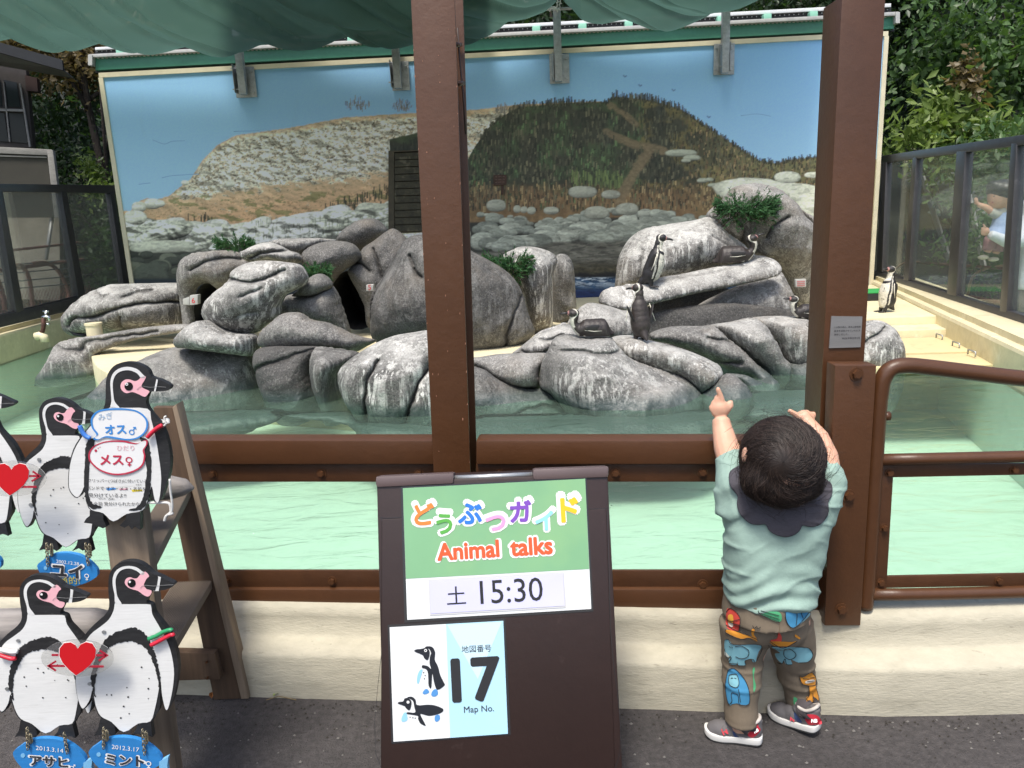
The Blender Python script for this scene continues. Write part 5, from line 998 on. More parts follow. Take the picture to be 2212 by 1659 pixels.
MB().hexa(a + [p + Vector((0, .028, 0)) for p in a]).build('front_leg', M_LAD, lad, bevel=.003)
for (f0, f1, n0, n1, th) in (((375, 1258), (458, 1262), (228, 1440), (322, 1440), 13), ((358, 1056), (412, 1060), (236, 1158), (312, 1158), 13)):
    A_, B_ = SP(*f0), SP(*f1); zt = A_.z; B_.z = zt; Cn, Dn = Vector((NP(*n0).x, 1.40, zt)), Vector((NP(*n1).x, 1.40, zt)); t_ = .022
    tr = MB().add([Cn, Dn, B_, A_] + [p - Vector((0, 0, t_)) for p in (Cn, Dn, B_, A_)], [(0, 1, 2, 3), (7, 6, 5, 4), (0, 4, 5, 1), (1, 5, 6, 2), (2, 6, 7, 3), (3, 7, 4, 0)]).build('tread', M_TREAD, lad, bevel=.002)
    g_ = MB()
    for k in range(1, 22):
        u = k / 22; p = Cn.lerp(Dn, u); q = A_.lerp(B_, u); g_.tube([p + Vector((0, 0, .0008)), q + Vector((0, 0, .0008))], .0012, 4, False)
    tag(g_.build('tread_ribs', M_TREAD, lad), kind='stuff')
BP2 = Plane(SP(440, 1440) - Vector((0, .03, 0)), (0, -1, 0))
MB().quadbox(BP2, [(150, 1478), (476, 1468), (463, 1412), (150, 1404)], .026).build('brace', M_LADD, lad, bevel=.003)
for x, y in ((448, 1428), (450, 1462)): hexbolt(BP2, x, y, 0, lad, .003, False)
# driftwood logs laid across
M_DRF = mat('driftwood', srgb('#8b8580'), .8, var=[(5, .2), (60, .25)], bump=[(24, .004), (80, .001)], stretch=(.12, 1, 1), dirt=('#4b443e', 8, .55, .75, .6))
LP = lambda x, y: at(x, y, 1.52)
dg_ = MB().tube([LP(-60, 1052), LP(120, 1055), LP(300, 1056), LP(370, 1053), LP(400, 1052), LP(418, 1055)], [.030, .030, .028, .026, .018, .004], 12).build('driftwood_log', M_DRF, smooth=True)
tag(dg_, 'grey driftwood log across the top tread, its pointed end beyond the painted penguin', 'log')
LP = lambda x, y: at(x, y, 1.50)
dg_ = MB().tube([LP(-80, 1352), LP(60, 1350), LP(200, 1348), LP(235, 1350)], [.036, .038, .036, .03], 12).build('driftwood_log', M_DRF, smooth=True)
tag(dg_, 'thick pale driftwood log behind the lower left painted penguin', 'log')

M_K = mat('black_board_paint', (.016, .016, .017), .55, var=[(30, .5)], dirt=('#6a6864', 60, .66, .76, .5), stretch=(1, 1, 5)); M_W = mat('white_board_paint', (.70, .70, .68), .6, var=[(3, .04), (60, .05)], dirt=('#9d9a90', 22, .60, .78, .35), stretch=(.5, 1, 5))
M_PK = mat('pink_board_paint', srgb('#e8b0b8'), .6, var=(30, .05)); M_EYE = mat('eye_black', (.006, .006, .007), .2, coat=.5)
M_BL = mat('fish_blue', srgb('#2d7ec0'), .5, var=[(20, .12)], dirt=('#5aa0d4', 14, .6, .75, .4), stretch=(1, 1, 4)); M_LB = mat('pale_blue', srgb('#79b4da'), .5); M_YL = mat('yellow_ink', srgb('#d8c32e'), .5)
M_RB = mat('red_band', srgb('#c8243a'), .35); M_GB = mat('green_band', srgb('#2b8a58'), .35); M_BB = mat('blue_band', srgb('#3f78c8'), .35); M_WB = mat('white_band', (.7, .7, .68), .4)
M_HEART = mat('heart_red', srgb('#c9141f'), .45); M_ARR = mat('arrow_red', srgb('#a82036'), .5); M_WI = mat('white_ink', (.8, .8, .78), .5); M_CH = mat('brass_chain', (.35, .30, .20), .35, .8)
def circ(cx, cy, r, n=20, ry=None): return [(cx + r * math.cos(a), cy + (ry or r) * math.sin(a)) for a in np.linspace(0, 2 * math.pi, n + 1)[:-1]]
TPL = dict(
 sil=[(835, 200), (850, 150), (890, 100), (950, 75), (1020, 72), (1080, 90), (1130, 125), (1170, 165), (1220, 185), (1290, 220), (1340, 250), (1290, 285), (1220, 298), (1170, 300), (1140, 345), (1125, 390), (1165, 410), (1185, 470), (1230, 530), (1290, 610), (1330, 700), (1360, 800), (1368, 900), (1355, 1020), (1330, 1130), (1300, 1200), (1275, 1212), (1250, 1150), (1232, 1080), (1225, 1200), (1180, 1275), (1155, 1312), (1060, 1322), (950, 1387), (855, 1312), (775, 1272), (740, 1220), (706, 1120), (660, 1198), (625, 1204), (595, 1120), (578, 1000), (588, 880), (608, 740), (650, 640), (720, 560), (800, 490), (838, 420), (832, 300)],
 white=[(885, 388), (920, 402), (1130, 402), (1160, 420), (1170, 480), (1215, 560), (1265, 650), (1310, 760), (1335, 900), (1330, 1020), (1310, 1130), (1288, 1207), (1268, 1200), (1245, 1100), (1232, 980), (1215, 1080), (1190, 1200), (1155, 1300), (1060, 1318), (950, 1383), (855, 1305), (775, 1262), (735, 1180), (712, 1060), (690, 1130), (655, 1188), (628, 1198), (597, 1120), (582, 1000), (592, 880), (618, 760), (690, 640), (770, 575), (835, 520), (872, 450)],
 band=[(712, 1050), (700, 960), (722, 850), (760, 760), (795, 690), (850, 640), (930, 603), (1010, 580), (1080, 603), (1130, 650), (1165, 720), (1195, 800), (1220, 900), (1230, 1000), (1228, 1080), (1205, 960), (1180, 870), (1140, 775), (1100, 725), (1040, 695), (980, 688), (900, 703), (850, 725), (812, 775), (772, 845), (742, 930), (728, 1040), (730, 1110)],
 stripe=[(885, 392), (880, 330), (866, 260), (866, 200), (886, 150), (930, 118), (990, 108), (1050, 120), (1092, 150), (1112, 162), (1090, 178), (1050, 146), (990, 127), (935, 139), (902, 172), (887, 220), (892, 290), (902, 345), (935, 404)],
 pink=[(1115, 152), (1145, 185), (1130, 200), (1115, 225), (1105, 255), (1120, 280), (1165, 300), (1145, 340), (1110, 335), (1060, 300), (1010, 285), (975, 265), (958, 235), (970, 205), (1000, 195), (1030, 205), (1055, 200), (1078, 172)],
 bill=[(1213, 188), (1236, 194), (1228, 240), (1218, 300), (1180, 300), (1204, 250)],
 footl=[(775, 1266), (855, 1306), (880, 1340), (888, 1400), (870, 1420), (840, 1402), (800, 1415), (760, 1405), (718, 1415), (752, 1360)],
 footr=[(1060, 1318), (1155, 1300), (1162, 1350), (1172, 1422), (1130, 1405), (1090, 1416), (1060, 1396), (1000, 1420), (1042, 1370)])
def wooden(label, y, f, seed, extra_band=True):
    """painted plywood penguin; f maps template pixels to the photograph's sight lines"""
    PL_ = Plane((0, y, 0), (0, -1, .04)); t = thing('penguin_board', label, 'painted sign', PL_(*f([(950, 1387)])[0]), 'painted plywood penguins on the stepladder'); k = .0009
    fm = lambda n: f(TPL[n])
    plate('board', PL_, f(spline(TPL['sil'], 3)), M_K, t, .012, 0)
    plate('white_paint', PL_, f(spline(TPL['white'], 3)), M_W, t, .0004, k)
    if extra_band:
        rg = np.random.default_rng(seed); bb = [(x + rg.normal(0, 3.2), yy + rg.normal(0, 3.2)) for x, yy in spline(TPL['band'], 8)]; plate('chest_band', PL_, f(bb), M_K, t, .0004, 2 * k)
    plate('brow_stripe', PL_, f(spline(TPL['stripe'], 3)), M_W, t, .0004, k); plate('pink_face', PL_, f(spline(TPL['pink'], 3)), M_PK, t, .0004, k)
    plate('bill_stripe', PL_, f(TPL['bill']), M_W, t, .0004, k)
    plate('bill_base', PL_, f([(1120, 240), (1108, 257), (1125, 285), (1190, 298), (1206, 250), (1214, 192), (1160, 188), (1135, 210)]), M_K, t, .0004, 1.5 * k)
    MB().tube([PL_(*p, 2 * k) for p in f(spline([(1075, 280), (1105, 256), (1180, 262), (1250, 256), (1332, 252)], 3, False))], .0003, 5).build('mouth_line', mat('mouth_grey', (.25, .25, .25), .6), t)
    plate('eye', PL_, f(circ(1010, 240, 31)), M_EYE, t, .001, 2 * k); plate('eye_glint', PL_, f(circ(996, 230, 9, 10)), M_WI, t, .0004, 3 * k)
    for n in ('footl', 'footr'): plate('foot', PL_, f(TPL[n]), M_K, t, .012, .0004)
    sp = MB(); rg = np.random.default_rng(seed)
    for i in range(11):
        x = rg.uniform(790, 1160); yy = rg.uniform(800, 1290); sheet(sp, PL_, f(circ(x, yy, rg.uniform(4, 7.5), 7)), 2 * k)
    tag(sp.build('belly_spots', M_K, t), kind='stuff')
    for x, yy in ((800, 612), (690, 1010)): s_ = MB(); c = PL_(*f([(x, yy)])[0], k); s_.tube([c, c + PL_.n * .002], .0036, 10).build('screw', M_STEEL, t, smooth='auto')
    return t, PL_
aff = lambda ex, ey, sx, sy, sh: (lambda pts: [(ex + sx * (.2813 * (x - 1010)) + sh * .2813 * (y - 240), ey + sy * .2813 * (y - 240)) for x, y in pts])
f_lr = aff(284.1, 1259.8, 1, 1, 0); f_ll = aff(93.7, 1286.5, 1.03, .926, .068); f_ul = aff(129.2, 901.4, .9, .871, .087); f_fl = aff(-52, 868, .9, .871, .087)
t_ul, P_ul = wooden('painted plywood penguin at the left whose hanging fish sign overlaps the penguin below', 1.36, f_ul, 1)
t_fl, P_fl = wooden('painted plywood penguin cut off by the left edge, only its bill and flipper in view', 1.38, f_fl, 2)
t_ll, P_ll = wooden('painted plywood penguin at the lower left with white and red flipper bands', 1.27, f_ll, 3)
t_lr, P_lr = wooden('painted plywood penguin at the lower right of the ladder with green and red flipper bands', 1.25, f_lr, 4)
def band(t, P_, pts, m, off=.008, r=.0042): MB().tube([P_(*p, off) for p in spline(pts, 4, False)], r, 8).build('flipper_band', m, t, smooth=True)
band(t_lr, P_lr, w2([(1140, 668), (1200, 645), (1260, 612), (1306, 598), (1318, 604)]), M_GB); band(t_lr, P_lr, w2([(1160, 716), (1220, 685), (1280, 652), (1322, 632), (1328, 642)]), M_RB)
band(t_ll, P_ll, w2([(-8, 748), (40, 758), (90, 768), (135, 764)]), M_WB); band(t_ll, P_ll, w2([(-8, 790), (40, 806), (90, 820), (120, 816)]), M_RB)
# uppermost penguin with the speech bubbles (its own outline)
TPL2 = dict(
 sil=[(703, 345), (708, 200), (730, 130), (780, 82), (860, 66), (940, 85), (990, 120), (1012, 165), (1070, 185), (1120, 210), (1142, 232), (1120, 258), (1050, 264), (1000, 268), (985, 300), (975, 335), (992, 380), (1030, 430), (1080, 490), (1110, 560), (1130, 640), (1140, 720), (1134, 800), (1114, 880), (1088, 960), (1064, 1002), (1030, 1000), (1012, 950), (998, 975), (975, 1035), (942, 1068), (845, 1086), (757, 1136), (690, 1082), (608, 1062), (575, 1000), (562, 930), (515, 978), (470, 940), (455, 880), (463, 760), (490, 650), (545, 560), (610, 480), (665, 420)],
 white=[(742, 368), (800, 374), (985, 380), (1010, 450), (1038, 560), (1062, 700), (1078, 850), (1062, 998), (1036, 990), (1016, 900), (1000, 940), (975, 1030), (935, 1066), (845, 1084), (757, 1133), (690, 1078), (612, 1056), (578, 1000), (566, 900), (545, 940), (515, 972), (474, 935), (460, 880), (468, 760), (500, 650), (555, 560), (620, 480), (690, 410)])
PU = Plane((0, 1.31, 0), (0, -1, .04)); tu = thing('penguin_board', 'uppermost painted plywood penguin with blue and red speech bubbles and handwriting', 'painted sign', PU(245, 1126), 'painted plywood penguins on the stepladder'); k = .0009
plate('board', PU, w1(spline(TPL2['sil'], 3)), M_K, tu, .012, 0); plate('white_paint', PU, w1(spline(TPL2['white'], 3)), M_W, tu, .0004, k)
def rough_poly(pts, amp, seed): rg = np.random.default_rng(seed); return [(x + rg.normal(0, amp), y + rg.normal(0, amp)) for x, y in spline(pts, 6)]
plate('side_band', PU, w1(rough_poly([(585, 590), (635, 580), (622, 640), (603, 720), (592, 850), (592, 950), (618, 1012), (680, 1036), (640, 1050), (600, 1040), (572, 980), (562, 880), (566, 760), (572, 660)], 2.5, 1)), M_K, tu, .0004, 2 * k)
plate('side_band', PU, w1(rough_poly([(935, 575), (985, 590), (1002, 660), (1012, 760), (1008, 870), (994, 960), (962, 1040), (905, 1062), (862, 1058), (930, 1022), (962, 950), (978, 830), (974, 720), (960, 640)], 2.5, 2)), M_K, tu, .0004, 2 * k)
plate('brow_stripe', PU, w1(spline([(740, 372), (745, 330), (740, 250), (738, 200), (752, 150), (790, 114), (850, 99), (915, 114), (952, 148), (972, 170), (945, 176), (915, 142), (860, 122), (802, 132), (768, 162), (754, 212), (758, 285), (768, 335), (800, 376)], 3)), M_W, tu, .0004, k)
plate('pink_face', PU, w1(spline([(975, 165), (945, 168), (925, 187), (900, 195), (870, 185), (838, 185), (812, 205), (806, 235), (820, 262), (848, 276), (885, 268), (925, 282), (968, 300), (990, 280), (998, 262), (962, 245), (946, 230), (952, 212), (966, 190)], 3)), M_PK, tu, .0004, k)
plate('eye', PU, w1(circ(860, 230, 28)), M_EYE, tu, .001, 2 * k); plate('eye_ring', PU, w1(circ(847, 216, 10, 12)), M_WI, tu, .0004, 3 * k); plate('eye_dot', PU, w1(circ(847, 216, 4, 8)), M_K, tu, .0003, 3.5 * k)
plate('bill_stripe', PU, w1([(1046, 182), (1056, 186), (1048, 230), (1040, 263), (1030, 263), (1036, 228)]), M_W, tu, .0004, 1.5 * k)
MB().tube([PU(*p, 2 * k) for p in w1(spline([(915, 252), (945, 228), (1000, 236), (1060, 232), (1110, 236)], 3, False))], .0003, 5).build('mouth_line', MATS['mouth_grey'], tu)
for q in ([(600, 1060), (690, 1080), (690, 1120), (712, 1168), (690, 1180), (650, 1165), (620, 1150), (560, 1142), (575, 1115), (600, 1095)], [(845, 1084), (938, 1062), (937, 1190), (915, 1176), (900, 1165), (880, 1187), (860, 1160), (832, 1176), (800, 1160), (840, 1120)]): plate('foot', PU, w1(q), M_K, tu, .012, .0004)
def ring(name, outer, w, m, off, parent=tu, PLN=PU):
    O = np.array(spline(outer, 5)); c = O.mean(0); n = len(O); d = O - c; L_ = np.hypot(*d.T)[:, None]; I = c + d * (L_ - w) / L_
    A_ = [PLN(*p, off) for p in O] + [PLN(*p, off) for p in I]; return mesh(name, A_, [(i, (i + 1) % n, (i + 1) % n + n, i + n) for i in range(n)], m, parent)
b1_ = w1([(615, 430), (650, 395), (720, 378), (820, 376), (910, 390), (965, 425), (990, 470), (980, 530), (930, 575), (860, 590), (780, 583), (700, 572), (650, 590), (622, 580), (645, 555), (615, 510), (606, 465)])
M_B2 = mat('bubble_blue', srgb('#3c86cc'), .5); M_R2 = mat('bubble_red', srgb('#b9304a'), .5); M_WB2 = mat('bubble_white', (.76, .76, .75), .55, var=(20, .03))
plate('bubble', PU, b1_, M_WB2, tu, .0003, 3 * k); ring('bubble_edge', b1_, 4.2, M_B2, 3.7 * k)
b2_ = w1([(600, 660), (640, 620), (720, 595), (820, 592), (880, 604), (920, 610), (960, 592), (985, 590), (985, 620), (965, 655), (972, 700), (955, 760), (900, 800), (820, 822), (740, 820), (660, 790), (605, 740), (590, 700)])
plate('bubble', PU, b2_, M_WB2, tu, .0003, 3 * k); ring('bubble_edge', b2_, 3.6, M_R2, 3.7 * k)
W1 = lambda x, y: w1([(x, y)])[0]
def wt(body, x0_, y0_, x1_, y1_, m, parent=tu, P_=PU, fat=0., off=3.8 * k, nm='lettering', f=W1, **kw): return ptext(nm, body, P_, f(x0_, y0_), f(x1_, y1_), m, parent, off=off, fat=fat, **kw)
wt('オス', 715, 545, 850, 540, M_B2, fat=.035); wt('♂', 870, 545, 922, 540, M_B2, fat=.025); wt('みぎ', 668, 455, 765, 440, mat('pale_print_blue', srgb('#9db4cc'), .6)); wt('メス', 680, 748, 830, 748, M_R2, fat=.035); wt('♀', 848, 752, 895, 752, M_R2, fat=.025, hscale=.9); wt('ひだり', 790, 655, 905, 655, mat('pale_print_red', srgb('#d6a3ab'), .6))
for x, y, r_ in ((640, 660, 9), (655, 643, 4), (668, 636, 3)): plate('bubble_dot', PU, w1(circ(x, y, r_, 10)), M_R2, tu, .0002, 3.8 * k)
plate('ink_smear', PU, w1([(706, 912), (770, 908), (778, 918), (720, 926)]), M_B2, tu, .0002, 1.6 * k); plate('ink_smear', PU, w1([(795, 915), (855, 912), (850, 922), (800, 924)]), mat('pink_ink', srgb('#d39aa6'), .6), tu, .0002, 1.6 * k); plate('ink_smear', PU, w1([(878, 922), (948, 920), (955, 930), (885, 936)]), M_YL, tu, .0002, 1.6 * k)
wt('フリッパー(つばさ)に付いている', 594, 868, 988, 872, M_INK, fat=.012, off=2.2 * k); wt('バンドで オス・メス・名前を', 583, 918, 980, 926, M_INK, fat=.012, off=2.2 * k); wt('見分けているよ!!', 598, 968, 848, 970, M_INK, fat=.012, off=2.2 * k); wt('全羽 見分けられたかな?', 630, 1024, 950, 1026, M_INK, fat=.012, off=2.2 * k)
wt('ぜんわ', 662, 984, 712, 984, M_INK, off=2.2 * k); wt('みわ', 728, 988, 768, 988, M_INK, off=2.2 * k); wt('なまえ', 912, 890, 950, 890, M_INK, off=2.2 * k)
band(tu, PU, w1([(534, 492), (545, 525), (570, 560), (604, 578)]), M_BB); band(tu, PU, w1([(986, 572), (1010, 545), (1050, 510), (1084, 490)]), M_RB)
M_RP = mat('white_rope', (.62, .61, .58), .8, bump=(150, .001)); rp = MB()
for dy in (-8, 0, 8): rp.tube([PU(*p, -.02 + .001 * dy) for p in w1(spline([(1055, 462 + dy), (1090, 466 + dy), (1120, 458 + dy), (1128, 470 + dy)], 4, False))], .0028, 6)
rp.tube([PU(*p, .0) for p in w1(spline([(1085, 500), (1110, 480), (1100, 440), (1112, 430)], 4, False))], .002, 5)
tag(rp.build('rope', M_RP, smooth=True), 'white rope tying the uppermost painted penguin to the ladder', 'rope')
rp = MB().tube([at(*p, 1.34) for p in w1(spline([(1135, 850), (1140, 930), (1150, 1000), (1150, 1060), (1130, 1090)], 4, False))], .0022, 6).tube([at(*p, 1.345) for p in w1(spline([(985, 1008), (1060, 1008), (1130, 1012), (1142, 1060), (1135, 1080), (1110, 1100), (1100, 1130)], 4, False))], .0028, 6).tube([at(*p, 1.34) for p in w1([(1120, 1090), (1135, 1085), (1158, 1078)])], .0028, 6)
tag(rp.build('rope', M_RP, smooth=True), 'knotted white rope hanging from the driftwood log over the top tread', 'rope')
# fish signs on chains
def fish(label, y, f, date, name, sex, yellow, feet, seed, tail=True, sx=1.):
    PLF = Plane((0, y, 0), (0, -1, 0)); t = thing('fish_sign', label, 'name sign', PLF(*f([(960, 1560)])[0]), 'blue fish name signs hung from the painted penguins')
    plate('fish_board', PLF, f(spline([(680, 1542), (730, 1490), (800, 1447), (880, 1427), (980, 1427), (1080, 1450), (1160, 1498), (1225, 1560), (1238, 1600), (1220, 1640), (1120, 1690), (980, 1722), (840, 1705), (740, 1640)], 4)), M_BL, t, .008)
    if tail: plate('tail_fin', PLF, f([(1222, 1612), (1292, 1572), (1284, 1640), (1292, 1700), (1222, 1665)]), M_LB, t, .008, .0004)
    plate('fish_eye', PLF, f(circ(757, 1556, 17, 14)), M_LB, t, .0004, .0008)
    F1 = lambda x, y_: f([(x, y_)])[0]
    ptext('date', date, PLF, F1(860, 1508), F1(1070, 1532), M_WI, t, off=.0012, fat=.015)
    ptext('name_outline', name, PLF, F1(812, 1622), F1(1116, 1642), M_WI, t, off=.0014, fat=.085); ptext('name', name, PLF, F1(822, 1618), F1(1106, 1638), M_INK, t, off=.0024, fat=.035)
    ptext('sex_mark', sex, PLF, F1(1122, 1652), F1(1166, 1654), M_WI, t, off=.0012, fat=.012)
    if yellow: ptext('yellow_note', yellow, PLF, F1(800, 1690), F1(1080, 1690), M_YL, t, off=.0012, fat=.02)
    for (ax, ay), (bx, by) in feet:
        ch = MB(); n = 9
        for i in range(n):
            p = PLF(*F1(ax + (bx - ax) * i / (n - 1), ay + (by - ay) * i / (n - 1)), .004)
            r_ = .0032; ori = i % 2; ch.tube([p + Vector(((r_ * math.cos(a)) if ori else 0, 0 if ori else r_ * math.cos(a), r_ * 1.3 * math.sin(a))) for a in np.linspace(0, 6.283, 9)], .0009, 5, False)
        ch.build('chain', M_CH, t, smooth=True)
idf = lambda pts: w2(pts)
chn = [((797, 1358), (795, 1500)), ((820, 1380), (822, 1440)), ((1095, 1372), (1110, 1548)), ((1120, 1390), (1128, 1460))]
fish('blue fish name sign dated 2012.3.17 under the lower right painted penguin', 1.25, idf, '2012.3.17', 'ミント', '♀', '人なつっこい', chn, 1)
fish('blue fish name sign dated 2013.3.14 under the lower left painted penguin', 1.27, lambda pts: w2([(x - 582 + .0 * y, y + (x - 700) * .0 + 8) for x, y in pts]), '2013.3.14', 'アサヒ', '♂', 'とってもていねい', [((790, 1352), (795, 1500)), ((1075, 1390), (1098, 1530)), ((815, 1400), (822, 1450))], 2)
fish('blue fish name sign dated 2002.12.28 between the left painted penguins', 1.34, lambda pts: w2([(285 + (x - 680) * .83, 10 + (y - 1427) * .88) for x, y in pts]), '2002.12.28', 'ユイ', '♀', '積極的!', [((770, 1352), (778, 1530)), ((812, 1360), (815, 1440)), ((1130, 1352), (1152, 1520)), ((1165, 1360), (1170, 1450))], 3, tail=False)
fish('blue fish name sign cut off by the left edge', 1.36, lambda pts: w2([(-455 + (x - 680) * .83, -60 + (y - 1427) * .88) for x, y in pts]), '2003.4.5', 'ルイ', '♂', '', [], 4, tail=False)
# clear plastic ovals with a red heart and two arrows
mfilm, *_ = glassy('clear_film', (.93, .93, .92), 1.6, .05, .06, (.8, .8, .8))
def heart(label, y, f):
    P_ = Plane((0, y, 0), (0, -1, 0)); t = thing('heart_sign', label, 'heart sign', P_(*f([(595, 820)])[0]), 'red heart signs linking the painted penguins')
    plate('clear_oval', P_, f(circ(595, 815, 280, 40, 142)), mfilm, t, .0008, 0)
    H_ = [(595, 745), (618, 712), (660, 694), (708, 706), (735, 750), (730, 810), (692, 868), (640, 912), (583, 948), (530, 905), (482, 852), (456, 800), (458, 742), (490, 702), (540, 696), (576, 716)]
    c = (595, 820); plate('heart_border', P_, f([(c[0] + (x - c[0]) * 1.035, c[1] + (yy - c[1]) * 1.035) for x, yy in H_]), M_WI, t, .0008, .0008); plate('heart', P_, f(H_), M_HEART, t, .0008, .0016)
    for q in ([(396, 784), (470, 784), (470, 800), (396, 800)], [(725, 786), (815, 786), (815, 802), (725, 802)], [(375, 868), (510, 868), (510, 884), (375, 884)], [(670, 872), (796, 872), (796, 888), (670, 888)],
              [(768, 750), (835, 795), (762, 842), (752, 830), (808, 795), (760, 762)], [(428, 832), (358, 875), (424, 918), (434, 906), (384, 875), (434, 845)]): plate('arrow_stroke', P_, f(q), M_ARR, t, .0005, .0007)
heart('red heart and arrows on clear oval linking the two lower painted penguins', 1.235, w2)
heart('red heart and arrows on clear oval at the left edge, linking the upper painted penguins', 1.335, lambda pts: w1([(75 + (x - 595) * .84, 852 + (y - 820) * .84) for x, y in pts]))

# ================================================================ A-BOARD
M_AB = mat('dark_brown_plastic', srgb('#2b1c18'), .42, var=[(3, .1), (40, .05)], bump=[(60, .0004)], dirt=[('#5a4a46', 18, .66, .8, .35)]); M_LAM = mat('laminate_edge', (.03, .03, .033), .15); M_CLIP = mat('clip_brown', srgb('#5a4c4b'), .4, var=(6, .08))
AP = Plane((-.02, 1.512, .724), (0, -1, .295)); bd = thing('a_board_sign', 'dark brown A board sign announcing animal talks in front of the railing', 'sign', (-.05, 1.4, 0))
bl, br_, tr_, tl = AP(828, 1800), AP(1348, 1800), AP(1313, 1022), AP(813, 1040)
def gnd(p, q): return p + (q - p) * ((0.0 - p.z) / (q.z - p.z))
bl, br_ = gnd(tl, AP(828, 1659)), gnd(tr_, AP(1345, 1659))
MB().hexa([p for p in (bl, br_, tr_, tl)] + [p + Vector((0, .022, -.006)) for p in (bl, br_, tr_, tl)]).build('front_panel', M_AB, bd, bevel=.006)
bk2 = [Vector((bl.x, 1.73, 0)), Vector((br_.x, 1.68, 0)), tr_ + Vector((0, .05, -.01)), tl + Vector((0, .05, -.01))]
MB().hexa(bk2 + [p + Vector((0, .02, 0)) for p in bk2]).build('rear_panel', M_AB, bd, bevel=.004)
MB().quadbox(AP, ab([(48, 1700), (1310, 1700), (1262, 262), (52, 318)]), .004, .0018).build('inset_panel', M_AB, bd, bevel=.003)
ring('inset_groove', ab([(60, 1690), (700, 1690), (1300, 1690), (1285, 900), (1268, 300), (1245, 262), (650, 285), (80, 312), (55, 345), (58, 900)]), 1.2, M_LAM, .0006, bd, AP)
for x0_, y0_, x1_, y1_ in ((17, 88, 443, 68), (864, 48, 1278, 33)):
    a_, b_ = AP(*ab([(x0_, y0_ + 22)])[0], .004), AP(*ab([(x1_, y1_ + 22)])[0], .004)
    MB().quadbox(AP, ab([(x0_ + 2, y0_ + 62), (x1_ - 3, y1_ + 62), (x1_, y1_), (x0_, y0_)]), .05, .006).build('top_clip', M_CLIP, bd, bevel=.007)
MB().tube([AP(*ab([(430, 98)])[0], -.01), AP(*ab([(880, 78)])[0], -.01)], .006, 8).build('hinge_rod', M_STEEL, bd, smooth=True)
# posters
M_PG = mat('poster_green', srgb('#7bab80'), .35, var=[(5, .05)], dirt=('#9dc27e', 3.2, .5, .8, .45)); M_PW = mat('poster_white', (.70, .72, .72), .35, var=(4, .03)); M_PB = mat('poster_blue', srgb('#a9d3e6'), .35, var=(5, .03)); M_SL = mat('slip_lilac', srgb('#c8c8ec'), .3, var=(6, .04))
P1_ = thing('poster', 'green and white laminated poster on the A board reading Animal talks', 'poster', AP(*ab([(670, 480)])[0]))
plate('laminate', AP, ab([(155, 145), (1155, 93), (1192, 815), (175, 877)]), M_LAM, P1_, .001, .003); plate('white_sheet', AP, ab([(166, 152), (1148, 101), (1181, 802), (190, 861)]), M_PW, P1_, .0003, .0036)
plate('green_print', AP, ab([(166, 152), (1148, 101), (1170, 587), (183, 640)]), M_PG, P1_, .0002, .0041); Fq_ = lambda x, y: ab([(x, y)])[0]
plate('slip_sleeve', AP, ab([(303, 645), (1032, 604), (1045, 795), (312, 838)]), mat('sleeve', (.55, .55, .56), .2), P1_, .0004, .0047); plate('time_slip', AP, ab([(312, 656), (1028, 612), (1038, 785), (318, 828)]), M_SL, P1_, .0003, .0055)
at_x = lambda b, x0_, y0_, x1_, y1_, m, off=.0062, fat=0., par=P1_, **kw: ptext('lettering', b, AP, Fq_(x0_, y0_), Fq_(x1_, y1_), m, par, off=off, fat=fat, **kw)
M_SLK = mat('slip_ink', (.02, .02, .022), .5)
at_x('土', 406, 772, 508, 766, M_SLK, fat=.006, hscale=.95); at_x('15:30', 586, 772, 922, 752, M_SLK, fat=.004, hscale=1.05)
for ch_, cx, cy, w_, colr in (('ど', 285, 340, 100, '#e07f38'), ('う', 393, 388, 78, '#5aa548'), ('ぶ', 530, 335, 122, '#2c74c8'), ('つ', 668, 378, 100, '#e79ac4'), ('ガ', 803, 325, 108, '#7a4bb0'), ('イ', 930, 370, 92, '#8fd0e2'), ('ド', 1066, 322, 86, '#f0bb22')):
    mL = mat('letter_' + colr[1:], srgb(colr), .4); sl = w_ / 2 * .055
    at_x(ch_, cx - w_ / 2 - 10, cy + sl + 2, cx + w_ / 2 + 10, cy - sl + 2, M_WI, .0048, .095); at_x(ch_, cx - w_ / 2, cy + sl, cx + w_ / 2, cy - sl, mL, .0056, .038)
M_AT = mat('letter_red', srgb('#dd5a30'), .4)
at_x('Animal', 350, 541, 692, 520, M_WI, .0048, .085, hscale=1.05); at_x('Animal', 358, 537, 684, 516, M_AT, .0056, .035, hscale=1.05); at_x('talks', 742, 516, 978, 503, M_WI, .0048, .085, hscale=1.05); at_x('talks', 750, 513, 970, 500, M_AT, .0056, .035, hscale=1.05)
P2_ = thing('poster', 'laminated poster on the A board with two drawn penguins and number 17', 'poster', AP(*ab([(400, 1200)])[0]))
plate('laminate', AP, ab([(84, 888), (718, 851), (747, 1480), (105, 1528)]), M_LAM, P2_, .001, .003); plate('white_sheet', AP, ab([(95, 901), (707, 866), (732, 1474), (116, 1517)]), M_PW, P2_, .0003, .0036)
plate('blue_print', AP, ab([(399, 884), (707, 866), (732, 1474), (421, 1496)]), M_PB, P2_, .0002, .0041); plate('pale_wedge', AP, ab([(405, 888), (700, 872), (570, 1180)]), mat('poster_pale_blue', srgb('#c2e0ee'), .35), P2_, .0002, .0045)
kw = dict(par=P2_, off=.0052)
at_x('地図番号', 484, 1032, 643, 1024, M_SLK, **kw); at_x('17', 444, 1292, 688, 1278, M_SLK, fat=.034, hscale=1.0, **kw); at_x('Map No.', 497, 1356, 658, 1347, M_SLK, **kw)
